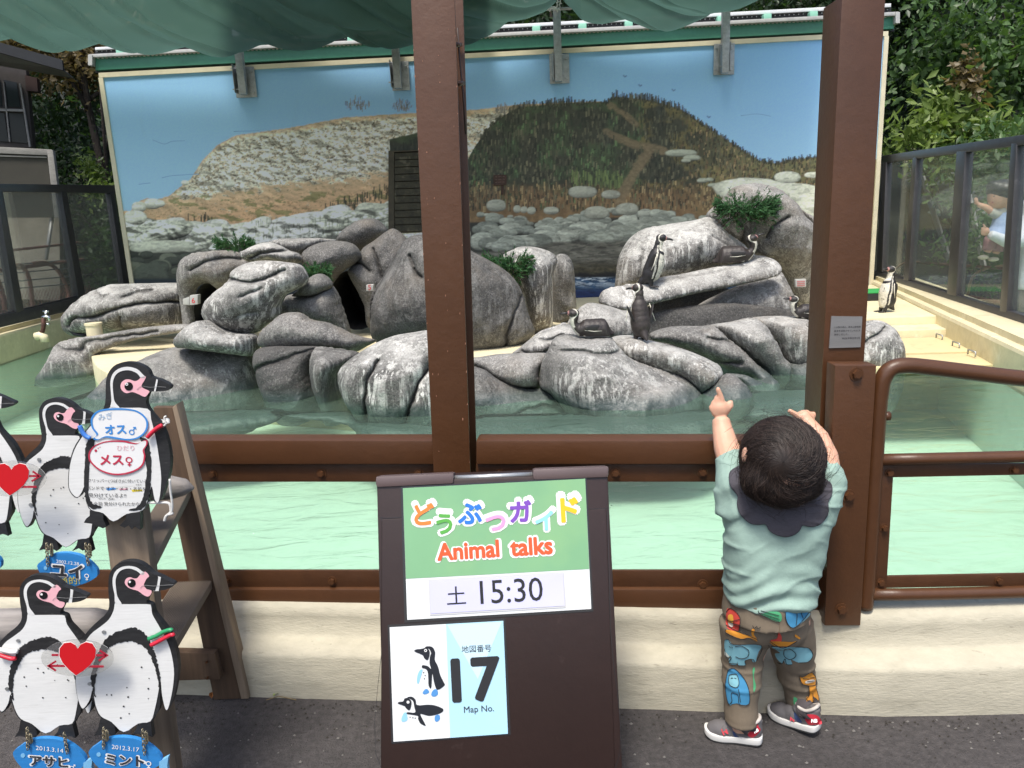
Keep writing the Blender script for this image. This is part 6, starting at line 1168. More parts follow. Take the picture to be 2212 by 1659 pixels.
M_NV = mat('print_navy', (.012, .014, .02), .4); M_SB = mat('print_sky', srgb('#8cc0e0'), .4); M_FB = mat('print_foot', srgb('#4f8ac4'), .4)
pr = lambda pts, m, off=.0045, n=3: plate('drawing', AP, ab(spline(pts, n)), m, P2_, .0002, off)
pr([(272, 1130), (262, 1170), (250, 1205), (242, 1195), (245, 1160), (258, 1132)], M_SB)
pr([(285, 1010), (300, 1003), (325, 1008), (340, 1035), (338, 1075), (350, 1100), (358, 1120), (368, 1160), (388, 1200), (390, 1215), (352, 1238), (335, 1200), (325, 1150), (322, 1190), (318, 1230), (305, 1215), (303, 1175), (300, 1140), (288, 1125), (270, 1120), (272, 1105), (300, 1110), (318, 1125), (310, 1095), (312, 1060), (318, 1040), (308, 1018)], M_NV)
pr([(275, 1015), (295, 1012), (310, 1030), (308, 1058), (298, 1078), (280, 1065), (272, 1050), (228, 1030), (240, 1020), (262, 1018)], M_NV, .0049); pr(circ(289, 1026, 8, 10), M_WI, .0053, 1); pr(circ(289, 1026, 4, 8), M_NV, .0056, 1)
pr([(285, 1235), (300, 1235), (308, 1252), (285, 1262), (272, 1255)], M_FB, .0045, 2); pr([(330, 1238), (350, 1236), (355, 1262), (335, 1275), (318, 1265)], M_FB, .0045, 2)
pr([(185, 1360), (190, 1400), (165, 1410), (158, 1395), (170, 1365)], M_SB)
pr([(190, 1278), (215, 1275), (235, 1292), (243, 1320), (300, 1318), (340, 1322), (382, 1340), (378, 1358), (345, 1372), (305, 1378), (268, 1368), (262, 1375), (285, 1420), (288, 1432), (262, 1420), (248, 1395), (246, 1378), (190, 1368), (192, 1358), (232, 1360), (228, 1330), (222, 1300), (205, 1286)], M_NV)
pr([(175, 1285), (195, 1282), (212, 1300), (210, 1328), (200, 1348), (182, 1335), (175, 1325), (140, 1312), (145, 1303), (168, 1300)], M_NV, .0049); pr(circ(194, 1304, 8, 10), M_WI, .0053, 1); pr([(340, 1378), (362, 1372), (366, 1395), (350, 1410), (338, 1402)], M_FB, .0045, 2)
for x, y in ((205, 1385), (220, 1388), (233, 1390), (278, 1145), (286, 1160), (282, 1178)): pr(circ(x, y, 3.2, 7), M_NV, .0049, 1)

# ================================================================ PENGUINS
M_PEN = mat('penguin_feathers', (.5, .5, .5), .5, attr='Col', var=[(40, .25)], bump=[(90, .003)])
def smooth01(v, a, b): t = np.clip((v - a) / (b - a), 0, 1); return t * t * (3 - 2 * t)
def penguin(label, foot, height, yaw, pose='stand', head_yaw=0., head_up=0., lean=0., brown=0., wing=0., band=None, roll=0.):
    """Humboldt penguin: canonical standing body (height 1, facing +X), painted, then bent into its pose"""
    mb = MB(); B = mb.ball
    B((-.01, 0, .26), (.150, .148, .20), 18, 12); B((.005, 0, .34), (.153, .152, .20), 18, 12); B((.02, 0, .50), (.138, .140, .20), 18, 12); B((.02, 0, .42), (.150, .150, .22), 18, 12); B((.02, 0, .58), (.120, .125, .16), 16, 10)
    B((.02, 0, .70), (.075, .078, .12), 14, 10); B((.022, 0, .80), (.070, .068, .10), 12, 8); B((.045, 0, .900), (.088, .072, .074), 16, 10); B((.10, 0, .895), (.045, .040, .042), 12, 8)
    mb.tube([(-.06, 0, .22), (-.13, 0, .10), (-.20, 0, .03)], [.09, .055, .015], 10)
    for s in (-1, 1): mb.tube([(.02, s * .065, .14), (.03, s * .065, .05), (.03, s * .065, .015)], [.05, .035, .028], 8)
    body = remesh('body', mb, .0095, M_PEN, None, 7); X = coords(body).copy(); x, y, z = X.T
    a = np.arctan2(np.abs(y) + 1e-6, x - .01 + .0 * z) / math.pi
    a = a + .012 * np.sin(z * 23) 
    K_ = np.array([.022, .020, .021]) * (1 - brown) + np.array([.036, .026, .022]) * brown; Wc = np.array([.62, .59, .50]); PKc = np.array([.40, .20, .18])
    C = np.tile(K_, (len(X), 1)); lo = z < .77
    white = lo & (a < (.34 if pose == 'stand' else .24)) & (z > .09); bandv = lo & (a >= .34) & (a < .41) & (z > .18); stripe = lo & (a >= .41) & (a < .47) & (z > .16) & (pose == 'stand')
    C[white] = Wc; C[stripe] = Wc; C[bandv] = K_; chest = white & (z > .595 + .3 * (a ** 2)) & (z < .645 + .1 * a); C[chest] = K_
    rngp = np.random.default_rng(len(label)); 
    for _ in range(14): p = np.array([.15, rngp.uniform(-.09, .09), rngp.uniform(.2, .56)]); C[(np.hypot(y - p[1], z - p[2]) < .009) & white] = K_
    C[(z >= .74) & (z < .86) & (a < .36 + .1 * (.86 - z))] = Wc; C[(z < .10) & (x > -.03)] = K_ * .8; C[(z < .16) & (np.abs(y) > .02) & (x > -.02) & (z < .075)] = K_
    d = np.hypot(x - .075, (z - .905)); C[(z > .80) & (d > .066) & (d < .088) & (x < .11) & ~((x < -.02) & (z < .86))] = Wc; C[(z > .82) & (d <= .066)] = K_; C[(z > .84) & (x > .112) & (d <= .080)] = PKc * (1 - .3 * brown); C[(z > .90) & (d > .085)] = K_
    C[(z > .895) & (z < .92) & (x > .07) & (x < .092)] = np.array([.01, .01, .01])
    paint(body, C)
    bill = MB().tube([(.12, 0, .897), (.17, 0, .893), (.215, 0, .886), (.235, 0, .872)], [.027, .022, .016, .004], 8).build('bill', mat('penguin_bill', (.02, .018, .018), .4), smooth=True)
    parts = [body, bill]
    for s in (-1, 1):
        f = MB().ball((0, 0, 0), (.045, .014, .17), 12, 10).build('flipper', mat('penguin_flipper', (.024, .021, .021), .5), smooth=True); v = coords(f); v[:, 0] += -.02 + .05 * np.abs(v[:, 2]) * (v[:, 2] < 0) * -1
        R = np.array(Matrix.Rotation(s * -(.20 + wing), 3, 'X') @ Matrix.Rotation(.12, 3, 'Y')); v = v @ R.T + np.array([.0, s * (.150 + wing * .12), .46]); setco(f, v); parts.append(f)
        e = MB().tube([(.028 + .0 * s, s * (.162 + wing * .10), .62), (.018, s * (.192 + wing * .17), .46), (-.01, s * (.212 + wing * .3), .32)], ([.007, .009, .004] if pose == 'stand' else [.003, .005, .002]), 6).build('flipper_edge', mat('penguin_white', (.6, .57, .48), .6), smooth=True); parts.append(e)
        if pose == 'stand':
            ft = MB().ball((.07, s * .07, .014), (.075, .034, .014), 10, 6).ball((.12, s * .05, .010), (.035, .012, .010), 8, 5).ball((.125, s * .085, .010), (.035, .012, .010), 8, 5).build('foot', mat('penguin_foot', (.03, .027, .027), .6), smooth=True); parts.append(ft)
    if band:
        parts.append(MB().tube([(.03 + .045 * math.cos(t), band[1] * .17 + .03 * math.sin(t), .58 + .0 * t) for t in np.linspace(0, 6.28, 13)], .009, 6).build('flipper_band', band[0], smooth=True))
    t = thing('penguin', label, 'penguin', foot, 'Humboldt penguins in the enclosure'); Rz = np.array(Matrix.Rotation(yaw, 3, 'Z') @ Matrix.Rotation(roll, 3, 'X'))
    for o in parts:
        v = coords(o).astype(np.float64); hd = o.name.startswith('bill'); w = np.ones(len(v)) if hd else smooth01(v[:, 2], .74, .86)
        # head turn about the neck
        c = np.array([.03, 0, .86]); q = v - c; th = head_yaw * w; q = np.stack([q[:, 0] * np.cos(th) - q[:, 1] * np.sin(th), q[:, 0] * np.sin(th) + q[:, 1] * np.cos(th), q[:, 2]], 1)
        hu = head_up * w; q = np.stack([q[:, 0] * np.cos(hu) - q[:, 2] * np.sin(hu), q[:, 1], q[:, 0] * np.sin(hu) + q[:, 2] * np.cos(hu)], 1); v = q + c
        if pose == 'lie':
            if not hd: v[:, 0] += .19 * smooth01(-v[:, 2], -.24, -.04)
            kk = 1 + .32 * w; v[:, 0] = (v[:, 0] - .04) * kk + .04; v[:, 1] *= kk; v[:, 2] = np.where(v[:, 2] > .86, .86 + (v[:, 2] - .86) * 1.25, v[:, 2])
            zn = .74; wb = 1 - smooth01(v[:, 2] if not hd else np.full(len(v), .9), .60, .86); an = math.radians(80) * wb; q = v - np.array([-.02, 0, zn])
            # the belly turns to the ground and the tail to the back
            v = np.stack([q[:, 0] * np.cos(an) + q[:, 2] * np.sin(an), q[:, 1], -q[:, 0] * np.sin(an) + q[:, 2] * np.cos(an)], 1); v[:, 2] = np.where(v[:, 2] > .10, .10 + (v[:, 2] - .10) * .62, v[:, 2]); v = v + np.array([.0, 0, .165])
            v[:, 2] = np.where(wb > .3, np.maximum(v[:, 2], .0), v[:, 2]); v[:, 0] += .30; v[:, 0] *= .86; v[:, 1] *= 1.12; v[:, 2] *= 1.2
        else:
            ln = lean * smooth01(v[:, 2], .05, .2); q = v.copy(); v = np.stack([q[:, 0] * np.cos(ln) + q[:, 2] * np.sin(ln), q[:, 1], -q[:, 0] * np.sin(ln) + q[:, 2] * np.cos(ln)], 1)
        if pose == 'stand': v[:, :2] *= 1.14
        v = (v @ Rz.T) * height; setco(o, v + np.array(foot)); o.parent = t; o.matrix_parent_inverse = wm(t).inverted()
    return t
from mathutils.bvhtree import BVHTree
def bvh(objs):
    V = []; Fc = []
    for o in objs: n = len(V); V += [Vector(v.co) for v in o.data.vertices]; Fc += [tuple(i + n for i in p.vertices) for p in o.data.polygons]
    return BVHTree.FromPolygons(V, Fc)
def hit(tree, px, py, dflt=8.):
    o = Vector((0, 0, CAMH)); d = ray(px, py).normalized(); r = tree.ray_cast(o, d); return r[0] if r[0] else at(px, py, dflt)
ROCKB = bvh([o for o in COL.objects if o.name.startswith('boulder')])
hs = lambda p, px: px / 1600 * (p - Vector((0, 0, CAMH))).length
def rest(px, py, dy=.0, dz=-.012): p = hit(ROCKB, px, py); return p + Vector((0, dy, dz))
pA = rest(1403, 617); penguin('upright penguin on the sloping slab, facing right with white belly showing', pA, hs(pA, 114), math.radians(-14), lean=.16, head_yaw=.1)
pB = rest(1590, 570, .03, .02); penguin('penguin lying on the upper end of the sloping slab with its bill raised', pB + Vector((-.02, 0, 0)), hs(pB, 122), math.radians(-8), 'lie', head_up=.55, brown=.7)
pC = rest(1384, 733); penguin('brown backed penguin standing upright on the front boulder, seen from behind', pC, hs(pC, 124), math.radians(108), lean=.03, head_yaw=.75, brown=.8, wing=.12)
pD = rest(1282, 730, .02, .02); penguin('penguin lying on its belly on the front boulder, facing left', pD, hs(pD, 134), math.radians(184), 'lie', brown=.6, head_up=.1)
pE = rest(1748, 690, .02, .02); penguin('lying penguin half hidden by the tall brown column, with a yellow flipper band', pE, hs(pE, 100), math.radians(180), 'lie', brown=.5, head_up=.2, band=(mat('yellow_band', srgb('#c9d22e'), .4), -1))
pF = gz(1910, 674, .0); penguin('penguin standing on the cream deck by the right glass screen, white belly to the left', pF, hs(pF, 90), math.radians(186), lean=-.14, head_yaw=.1)
# green mat and low box behind the deck penguin
gm = prism('green_mat', [(4.70, 9.9), (5.2, 9.9), (5.3, 10.4), (4.75, 10.4)], .0, .10, mat('black_crate', (.02, .02, .022), .5)); tag(gm, 'dark low crate with a green top behind the deck penguin', 'crate'); gt_ = prism('green_top', [(4.70, 9.9), (5.2, 9.9), (5.3, 10.4), (4.75, 10.4)], .102, .112, mat('mat_green', srgb('#2f9a4c'), .6), gm, 0)

# ================================================================ PEOPLE BEHIND THE RIGHT GLASS
M_SKIN = mat('skin', srgb('#cc9f86'), .5, var=[(9, .06), (60, .03)], spec=.4); M_SKIN.node_tree.nodes['Principled BSDF'].inputs['Subsurface Weight'].default_value = .25
M_SKIN.node_tree.nodes['Principled BSDF'].inputs['Subsurface Radius'].default_value = (.012, .005, .003); M_SKIN.node_tree.nodes['Principled BSDF'].inputs['Subsurface Scale'].default_value = .6
M_HAIRD = mat('dark_hair', (.014, .011, .010), .42, var=(30, .3))
GY = 8.6; G_ = lambda x, y, d=0.: at(x, y, GY + d); s_ = GY / 1600
girl = thing('person', 'small girl in a pale blue pinafore behind the right glass, one hand on the pane', 'person', G_(2160, 565))
mb = MB(); mb.ball(G_(2160, 424), (24 * s_, 24 * s_, 27 * s_), 16, 12).ball(G_(2143, 428, .0), (5 * s_, 5 * s_, 4 * s_), 8, 6).ball(G_(2148, 436), (12 * s_, 12 * s_, 9 * s_), 10, 8).tube([G_(2162, 440), G_(2164, 456)], 10 * s_, 10).ball(G_(2176, 428, -.02), (4 * s_, 3 * s_, 6 * s_), 8, 6)
mb.tube([G_(2164, 456), G_(2150, 464), G_(2128, 447), G_(2112, 442)], [9 * s_, 8 * s_, 6.5 * s_, 5 * s_], 10).ball(G_(2108, 436), (3.4 * s_, 3 * s_, 6.5 * s_), 8, 6)
for k_, (dx, dy) in enumerate(((-2.5, -9), (0, -10.5), (2.5, -9.5), (4, -7))): mb.tube([G_(2108 + dx * .6, 436), G_(2107 + dx * 1.5, 436 + dy)], [1.7 * s_, 1.2 * s_], 6)
mb.tube([G_(2111, 440), G_(2115, 434)], [1.8 * s_, 1.2 * s_], 6)
for x0_, y0_ in ((2132, 545), (2150, 548)): mb.tube([G_(x0_ + 20, 505), G_(x0_, y0_)], [11 * s_, 7 * s_], 10)
remesh('body', mb, .010, M_SKIN, girl, 3)
hr = MB(); hr.ball(G_(2166, 411, .0), (29 * s_, 34 * s_, 23 * s_), 18, 12).ball(G_(2177, 424, .02), (16 * s_, 22 * s_, 20 * s_), 12, 10).ball(G_(2150, 402, -.01), (17 * s_, 18 * s_, 12 * s_), 12, 8); h_ = remesh('hair', hr, .012, M_HAIRD, girl, 2)
cl = MB(); cl.tube([G_(2166, 458), G_(2163, 490), G_(2154, 512)], [15 * s_, 20 * s_, 27 * s_], 16); o = remesh('pinafore', cl, .012, mat('pinafore_blue', srgb('#9dafcf'), .8, var=(12, .1), bump=(20, .01)), girl, 2)
cl = MB(); cl.tube([G_(2166, 454), G_(2152, 463), G_(2139, 456)], [15 * s_, 12 * s_, 9.5 * s_], 14); remesh('blouse', cl, .010, mat('blouse_grey', srgb('#b9b6ac'), .8), girl, 2)
cl = MB()
for x0_, y0_ in ((2134, 541), (2154, 544)): cl.tube([G_(x0_ + 22, 500), G_(x0_ + 4, 520), G_(x0_, y0_)], [15 * s_, 13 * s_, 11 * s_], 12)
remesh('trousers', cl, .012, mat('trousers_rose', srgb('#9c7476'), .8, var=(12, .15), bump=(14, .012)), girl, 2)
for x0_, y0_ in ((2124, 556), (2146, 560)): MB().ball(G_(x0_, y0_), (12 * s_, 8 * s_, 5 * s_), 10, 6).build('shoe', mat('shoe_cream', srgb('#c9bfa8'), .7), girl, smooth=True)
for x0_, z0_ in ((2147, 424), ): MB().ball(G_(x0_, z0_, -.105), (2.2 * s_, 1.5 * s_, 1.4 * s_), 8, 5).build('eye', MATS['dark_hair'], girl, smooth=True)
MB().ball(G_(2144, 437, -.08), (2.6 * s_, 1.5 * s_, 1.2 * s_), 8, 5).build('mouth', mat('lips', srgb('#b0605a'), .5), girl, smooth=True)
ad = thing('person', 'adult in a white top behind the right glass, arms round the small girl', 'person', G_(2225, 640, .1))
cl = MB(); cl.tube([G_(2240, 430, .15), G_(2240, 520, .15), G_(2236, 620, .15)], [36 * s_, 46 * s_, 50 * s_], 16).tube([G_(2225, 478, .05), G_(2200, 520, -.05), G_(2175, 522, -.12), G_(2138, 506, -.14)], [20 * s_, 18 * s_, 13 * s_, 9 * s_], 12); remesh('top', cl, .016, mat('white_top', (.66, .68, .71), .8, var=(10, .06), bump=(12, .015)), ad, 3)
cl = MB(); cl.ball(G_(2128, 500, -.14), (9 * s_, 8 * s_, 9 * s_), 10, 8)
for k_ in range(4): cl.tube([G_(2126, 494 + 4 * k_, -.16), G_(2119, 493 + 4.2 * k_, -.15)], [2.6 * s_, 2.0 * s_], 6)
cl.tube([G_(2128, 492, -.16), G_(2124, 484, -.16)], [2.6 * s_, 2 * s_], 6); remesh('hand', cl, .007, M_SKIN, ad, 2)
cl = MB(); cl.ball(G_(2236, 385, .1), (28 * s_, 28 * s_, 34 * s_), 14, 10).tube([G_(2238, 400, .12), G_(2240, 440, .14)], 13 * s_, 10); remesh('head', cl, .014, M_SKIN, ad, 2)
cl = MB(); cl.ball(G_(2242, 374, .12), (32 * s_, 32 * s_, 34 * s_), 14, 10); remesh('hair', cl, .016, M_HAIRD, ad, 2)
cl = MB().tube([G_(2235, 600, .15), G_(2235, 700, .15)], [46 * s_, 40 * s_], 14).build('trousers', mat('trousers_grey', srgb('#5c6068'), .8), ad, smooth=True)

# ================================================================ THE TODDLER AT THE RAILING
kid = thing('person', 'toddler in a mint shirt with dark scalloped collar, seen from behind, reaching over the railing', 'person', gz(1665, 1600, 0))
def jitter_fold(o, f, mask=None):
    v = coords(o).astype(float); n = np.empty(len(v) * 3, np.float32); o.data.vertices.foreach_get('normal', n); n = n.reshape(-1, 3)
    d = np.array([f(Vector(p)) for p in v]); 
    if mask is not None: d = d * mask(v)
    setco(o, v + n * d[:, None])
# body: legs, trunk, neck, head, arms as one surface
D = lambda x, y, d: at(x, y, d)
mb = MB()
HC = D(1690, 995, 1.535); mb.ball(HC, (.084, .089, .086), 24, 16); mb.ball(D(1690, 1035, 1.53), (.07, .075, .06), 16, 10)
mb.tube([D(1692, 1060, 1.56), D(1688, 1110, 1.59)], [.038, .040], 14)
mb.tube([D(1680, 1120, 1.58), D(1672, 1180, 1.58), D(1660, 1260, 1.59), D(1655, 1330, 1.59)], [.055, .060, .064, .070], 20)
mb.ball(D(1612, 985, 1.53), (.010, .016, .022), 8, 6)                                                       # ear
Lw = D(1557, 905, 1.735); mb.tube([D(1612, 1050, 1.60), D(1585, 1010, 1.64), D(1569, 965, 1.69), D(1560, 925, 1.725), Lw], [.036, .034, .030, .024, .021], 14)
Rw = D(1742, 915, 1.735); mb.tube([D(1762, 1065, 1.60), D(1786, 1020, 1.62), D(1784, 985, 1.66), D(1768, 945, 1.70), Rw], [.036, .033, .028, .024, .021], 14)
# left hand: back of the hand, four unequal fingers (index stretched, the rest curled over the pane side) and a thumb
hd_ = lambda x, y, d=0.: D(x, y, 1.735 + d)
mb.ball(hd_(1557, 884), (.0235, .015, .022), 14, 10); mb.ball(hd_(1550, 890), (.016, .013, .015), 10, 8)
mb.tube([hd_(1560, 872), hd_(1557, 858), hd_(1551, 841)], [.0088, .0075, .0062], 10).ball(hd_(1551, 841), .0062, 8, 6)
mb.tube([hd_(1551, 872), hd_(1549, 862, .002), hd_(1549, 858, .014), hd_(1552, 864, .024)], [.0085, .0078, .007, .006], 10)
mb.tube([hd_(1544, 878), hd_(1542, 871, .003), hd_(1543, 868, .015), hd_(1547, 874, .024)], [.0080, .0074, .0066, .0058], 10)
mb.tube([hd_(1540, 887), hd_(1536, 880, .003), hd_(1538, 878, .013), hd_(1542, 884, .020)], [.0072, .0066, .006, .0052], 10)
mb.tube([hd_(1570, 886), hd_(1579, 876, .0), hd_(1578, 865, .003)], [.0088, .0076, .0060], 10)
# right hand laid over the top, forefinger pointing up and left
hr_ = lambda x, y, d=0.: D(x, y, 1.74 + d)
mb.ball(hr_(1738, 904), (.024, .016, .020), 12, 8)
mb.tube([hr_(1726, 900), hr_(1714, 893), hr_(1703, 886)], [.0082, .0072, .0058], 10)
for k_, (x, y) in enumerate(((1728, 893), (1735, 890), (1742, 889))): mb.tube([hr_(1734 + 3 * k_, 899), hr_(x, y, .006), hr_(x - 3, y + 5, .018)], [.0080, .0070, .0056], 8)
mb.tube([hr_(1750, 905), hr_(1757, 898), hr_(1757, 890, .006)], [.0085, .0075, .006], 8)
for pts, rr in (([(1625, 1330, 1.60), (1612, 1400, 1.60), (1606, 1440, 1.59), (1600, 1500, 1.575), (1602, 1575, 1.56)], [.058, .046, .038, .034, .027]), ([(1695, 1330, 1.60), (1710, 1400, 1.62), (1718, 1450, 1.63), (1728, 1500, 1.635), (1738, 1545, 1.63)], [.058, .046, .038, .034, .027])):
    mb.tube([D(*p) for p in pts], rr, 14)
body = remesh('body', mb, .0032, M_SKIN, kid, 3)

# ---- trousers
M_PANT = mat('taupe_ribbed_cotton', srgb('#716555'), .85, var=[(5, .07)], bump=[(9, .004), (500, .0006)], stretch=(1, 1, .35))
mb = MB(); mb.tube([D(1655, 1272, 1.59), D(1655, 1320, 1.59)], [.094, .101], 24); mb.ball(D(1628, 1335, 1.585), (.066, .070, .070), 16, 12); mb.ball(D(1684, 1338, 1.585), (.066, .070, .070), 16, 12)
LL = [(1612, 1345, 1.59), (1606, 1395, 1.59), (1604, 1430, 1.59), (1602, 1470, 1.58), (1600, 1520, 1.57), (1602, 1555, 1.56)]; RL = [(1700, 1345, 1.60), (1712, 1395, 1.61), (1716, 1430, 1.62), (1724, 1470, 1.63), (1734, 1515, 1.63), (1740, 1540, 1.63)]
for pts, rr in ((LL, [.062, .053, .047, .044, .041, .037]), (RL, [.062, .053, .047, .044, .040, .035])):
    mb.tube([D(*p) for p in pts], rr, 18)
    for q in (2, 3, 5): p = D(*pts[q]); mb.ball(p, (rr[q] * 1.10, rr[q] * 1.1, .012), 16, 8)
pants = remesh('trousers', mb, .0042, M_PANT, kid, 3)
jitter_fold(pants, lambda p: .0045 * noise.noise(Vector((p.x * 7, p.y * 7, p.z * 26))) + .003 * math.sin(p.z * 120 + 6 * noise.noise(p * 6)) * max(0, noise.noise(p * 9)))

# ---- shirt: boxy, sleeves pushed up by the raised arms
M_SH = mat('mint_cotton', srgb('#90a99d'), .8, var=[(4, .05), (60, .04)], bump=[(18, .003), (300, .0004)])
mb = MB()
T_ = [(1682, 1045, 1.60, .072, .070), (1680, 1085, 1.595, .112, .078), (1678, 1130, 1.59, .118, .084), (1672, 1180, 1.59, .112, .088), (1664, 1230, 1.59, .106, .092), (1662, 1268, 1.59, .103, .096), (1664, 1284, 1.59, .103, .097)]
V = []; n = 40
for (x, y, d, rx, ry) in T_:
    c = D(x, y, d); V += [c + Vector((rx * math.copysign(abs(math.cos(a)) ** .85, math.cos(a)), ry * math.copysign(abs(math.sin(a)) ** .85, math.sin(a)), 0)) for a in np.linspace(0, 2 * math.pi, n + 1)[:-1]]
Fc = [(i * n + k_, i * n + (k_ + 1) % n, (i + 1) * n + (k_ + 1) % n, (i + 1) * n + k_) for i in range(len(T_) - 1) for k_ in range(n)] + [tuple(range(n))[::-1], tuple((len(T_) - 1) * n + k_ for k_ in range(n))]
mb.add(V, Fc)
mb.tube([D(1622, 1100, 1.59), D(1598, 1050, 1.61), D(1586, 1015, 1.64), D(1573, 984, 1.665)], [.062, .056, .046, .036], 18)
mb.tube([D(1752, 1105, 1.59), D(1776, 1065, 1.60), D(1788, 1035, 1.61), D(1786, 1012, 1.635)], [.056, .050, .043, .036], 18)
mb.tube([D(1582, 1110, 1.60), D(1585, 1060, 1.61)], [.036, .046], 14)
shirt = remesh('shirt', mb, .0040, M_SH, kid, 5)
def fold(p):
    c = D(1640, 1000, 1.60); r = (p - c).length; w = noise.noise(p * 5) 
    s = math.sin((p.x * 34 + p.z * 46) + 5 * w) * .5 + math.sin((p.x * -20 + p.z * 78) + 6 * noise.noise(p * 7 + Vector((4, 0, 0)))) * .5
    low = max(0, min(1, (.52 - p.z) / .14)); b = math.sin(p.z * 150 + 26 * (p.x - .6) ** 2 * 30 + 4 * noise.noise(p * 8)) * low
    q = p + Vector((noise.noise(p * 5), noise.noise(p * 5 + Vector((9, 0, 0))), noise.noise(p * 5 + Vector((0, 9, 0))))) * .06
    m1 = max(0, noise.noise(p * 6 + Vector((2, 2, 0))) + .15); m2 = max(0, noise.noise(p * 6 + Vector((-5, 1, 0))) + .1)
    return .0060 * s * (.35 + abs(w)) + .0060 * b * (.5 + w) + .005 * noise.noise(p * 11) + .011 * m1 * (1 - abs(math.sin(q.x * 24 - q.z * 44))) ** 4 + .011 * m2 * (1 - abs(math.sin(q.x * 14 + q.z * 62))) ** 4
jitter_fold(shirt, fold)
# open hem: drop the floor of the shirt shape inward
v = coords(shirt)

# ---- draping helper: flat shapes laid over a garment along the sight lines of the photograph
def drape(name, pts, target, m, off=.0015, thick=0., step=2.6, parent=kid, smooth_n=4, noise_amp=0.):
    V2, F_, E, bmk = blob2d(pts, step); P = []; o = Vector((0, 0, CAMH)); hitm = []
    for x, y in V2:
        d = ray(x, y).normalized(); r = target.ray_cast(o, d); hitm.append(r[0] is not None); P.append((r[0] - d * off) if r[0] else None)
    good = [p for p in P if p is not None]
    if not good: return None
    dm = sum((p - o).length for p in good) / len(good)
    okp = np.array([i for i, p in enumerate(P) if p is not None])
    for i, p in enumerate(P):
        if p is None:
            j = okp[np.argmin(np.hypot(*(V2[okp] - V2[i]).T))]; d = ray(*V2[i]).normalized(); P[i] = o + d * ((P[j] - o).length)
    A_ = np.array([list(p) for p in P]); a, b_, c_ = A_[F_[:, 0]], A_[F_[:, 1]], A_[F_[:, 2]]; nr = np.cross(b_ - a, c_ - a).mean(0)
    if nr[1] > 0: F_ = F_[:, ::-1]
    ob = np_mesh(name, A_, F_, m, parent, smooth=True)
    if thick:
        sd = ob.modifiers.new('s', 'SOLIDIFY'); sd.thickness = thick; sd.offset = -1
        dg = bpy.context.evaluated_depsgraph_get(); dg.update(); d2 = bpy.data.meshes.new_from_object(ob.evaluated_get(dg), depsgraph=dg); ob.modifiers.clear(); ob.data = d2
    return ob
def drape_line(name, pts, target, m, r=.0006, off=.002, parent=kid):
    o = Vector((0, 0, CAMH)); P = []
    for x, y in spline(pts, 4, False):
        d = ray(x, y).normalized(); q = target.ray_cast(o, d)
        if q[0]: P.append(q[0] - d * off)
    if len(P) > 2: return MB().tube(P, r, 5).build(name, m, parent)
ck = lambda pts: [(1486 + .3125 * x, 829.4 + .3125 * y) for x, y in pts]          # shirt close-up
cs = lambda pts: [(1503.4 + .2187 * x, 1278.7 + .2187 * y) for x, y in pts]       # trousers close-up
TS = bvh([shirt]); TP = bvh([pants])
M_COLL = mat('charcoal_jersey', srgb('#454248'), .85, var=[(6, .08), (120, .14)], bump=[(200, .0006)], stretch=(1, 1, 3))
coll = drape('collar', ck([(400, 560), (330, 575), (288, 610), (283, 660), (296, 715), (342, 775), (338, 830), (360, 900), (420, 960), (480, 975), (535, 972), (560, 1012), (610, 1045), (675, 1060), (735, 1045), (775, 1012), (795, 980), (850, 990), (910, 975), (955, 930), (975, 880), (972, 820), (995, 770), (1000, 720), (985, 680), (940, 655), (880, 640), (640, 600)]), TS, M_COLL, .008, .004, 2.6)
M_STI = mat('stitch', srgb('#6d6672'), .8)
def print_on(pts, m, off=.0016): return drape('print', cs(pts), TP, m, off, step=1.7)
pc = lambda n, h: mat('print_' + n, srgb(h), .8, bump=(500, .0003), stretch=(1, 1, .35))
BLK = mat('print_outline', (.02, .02, .02), .8)
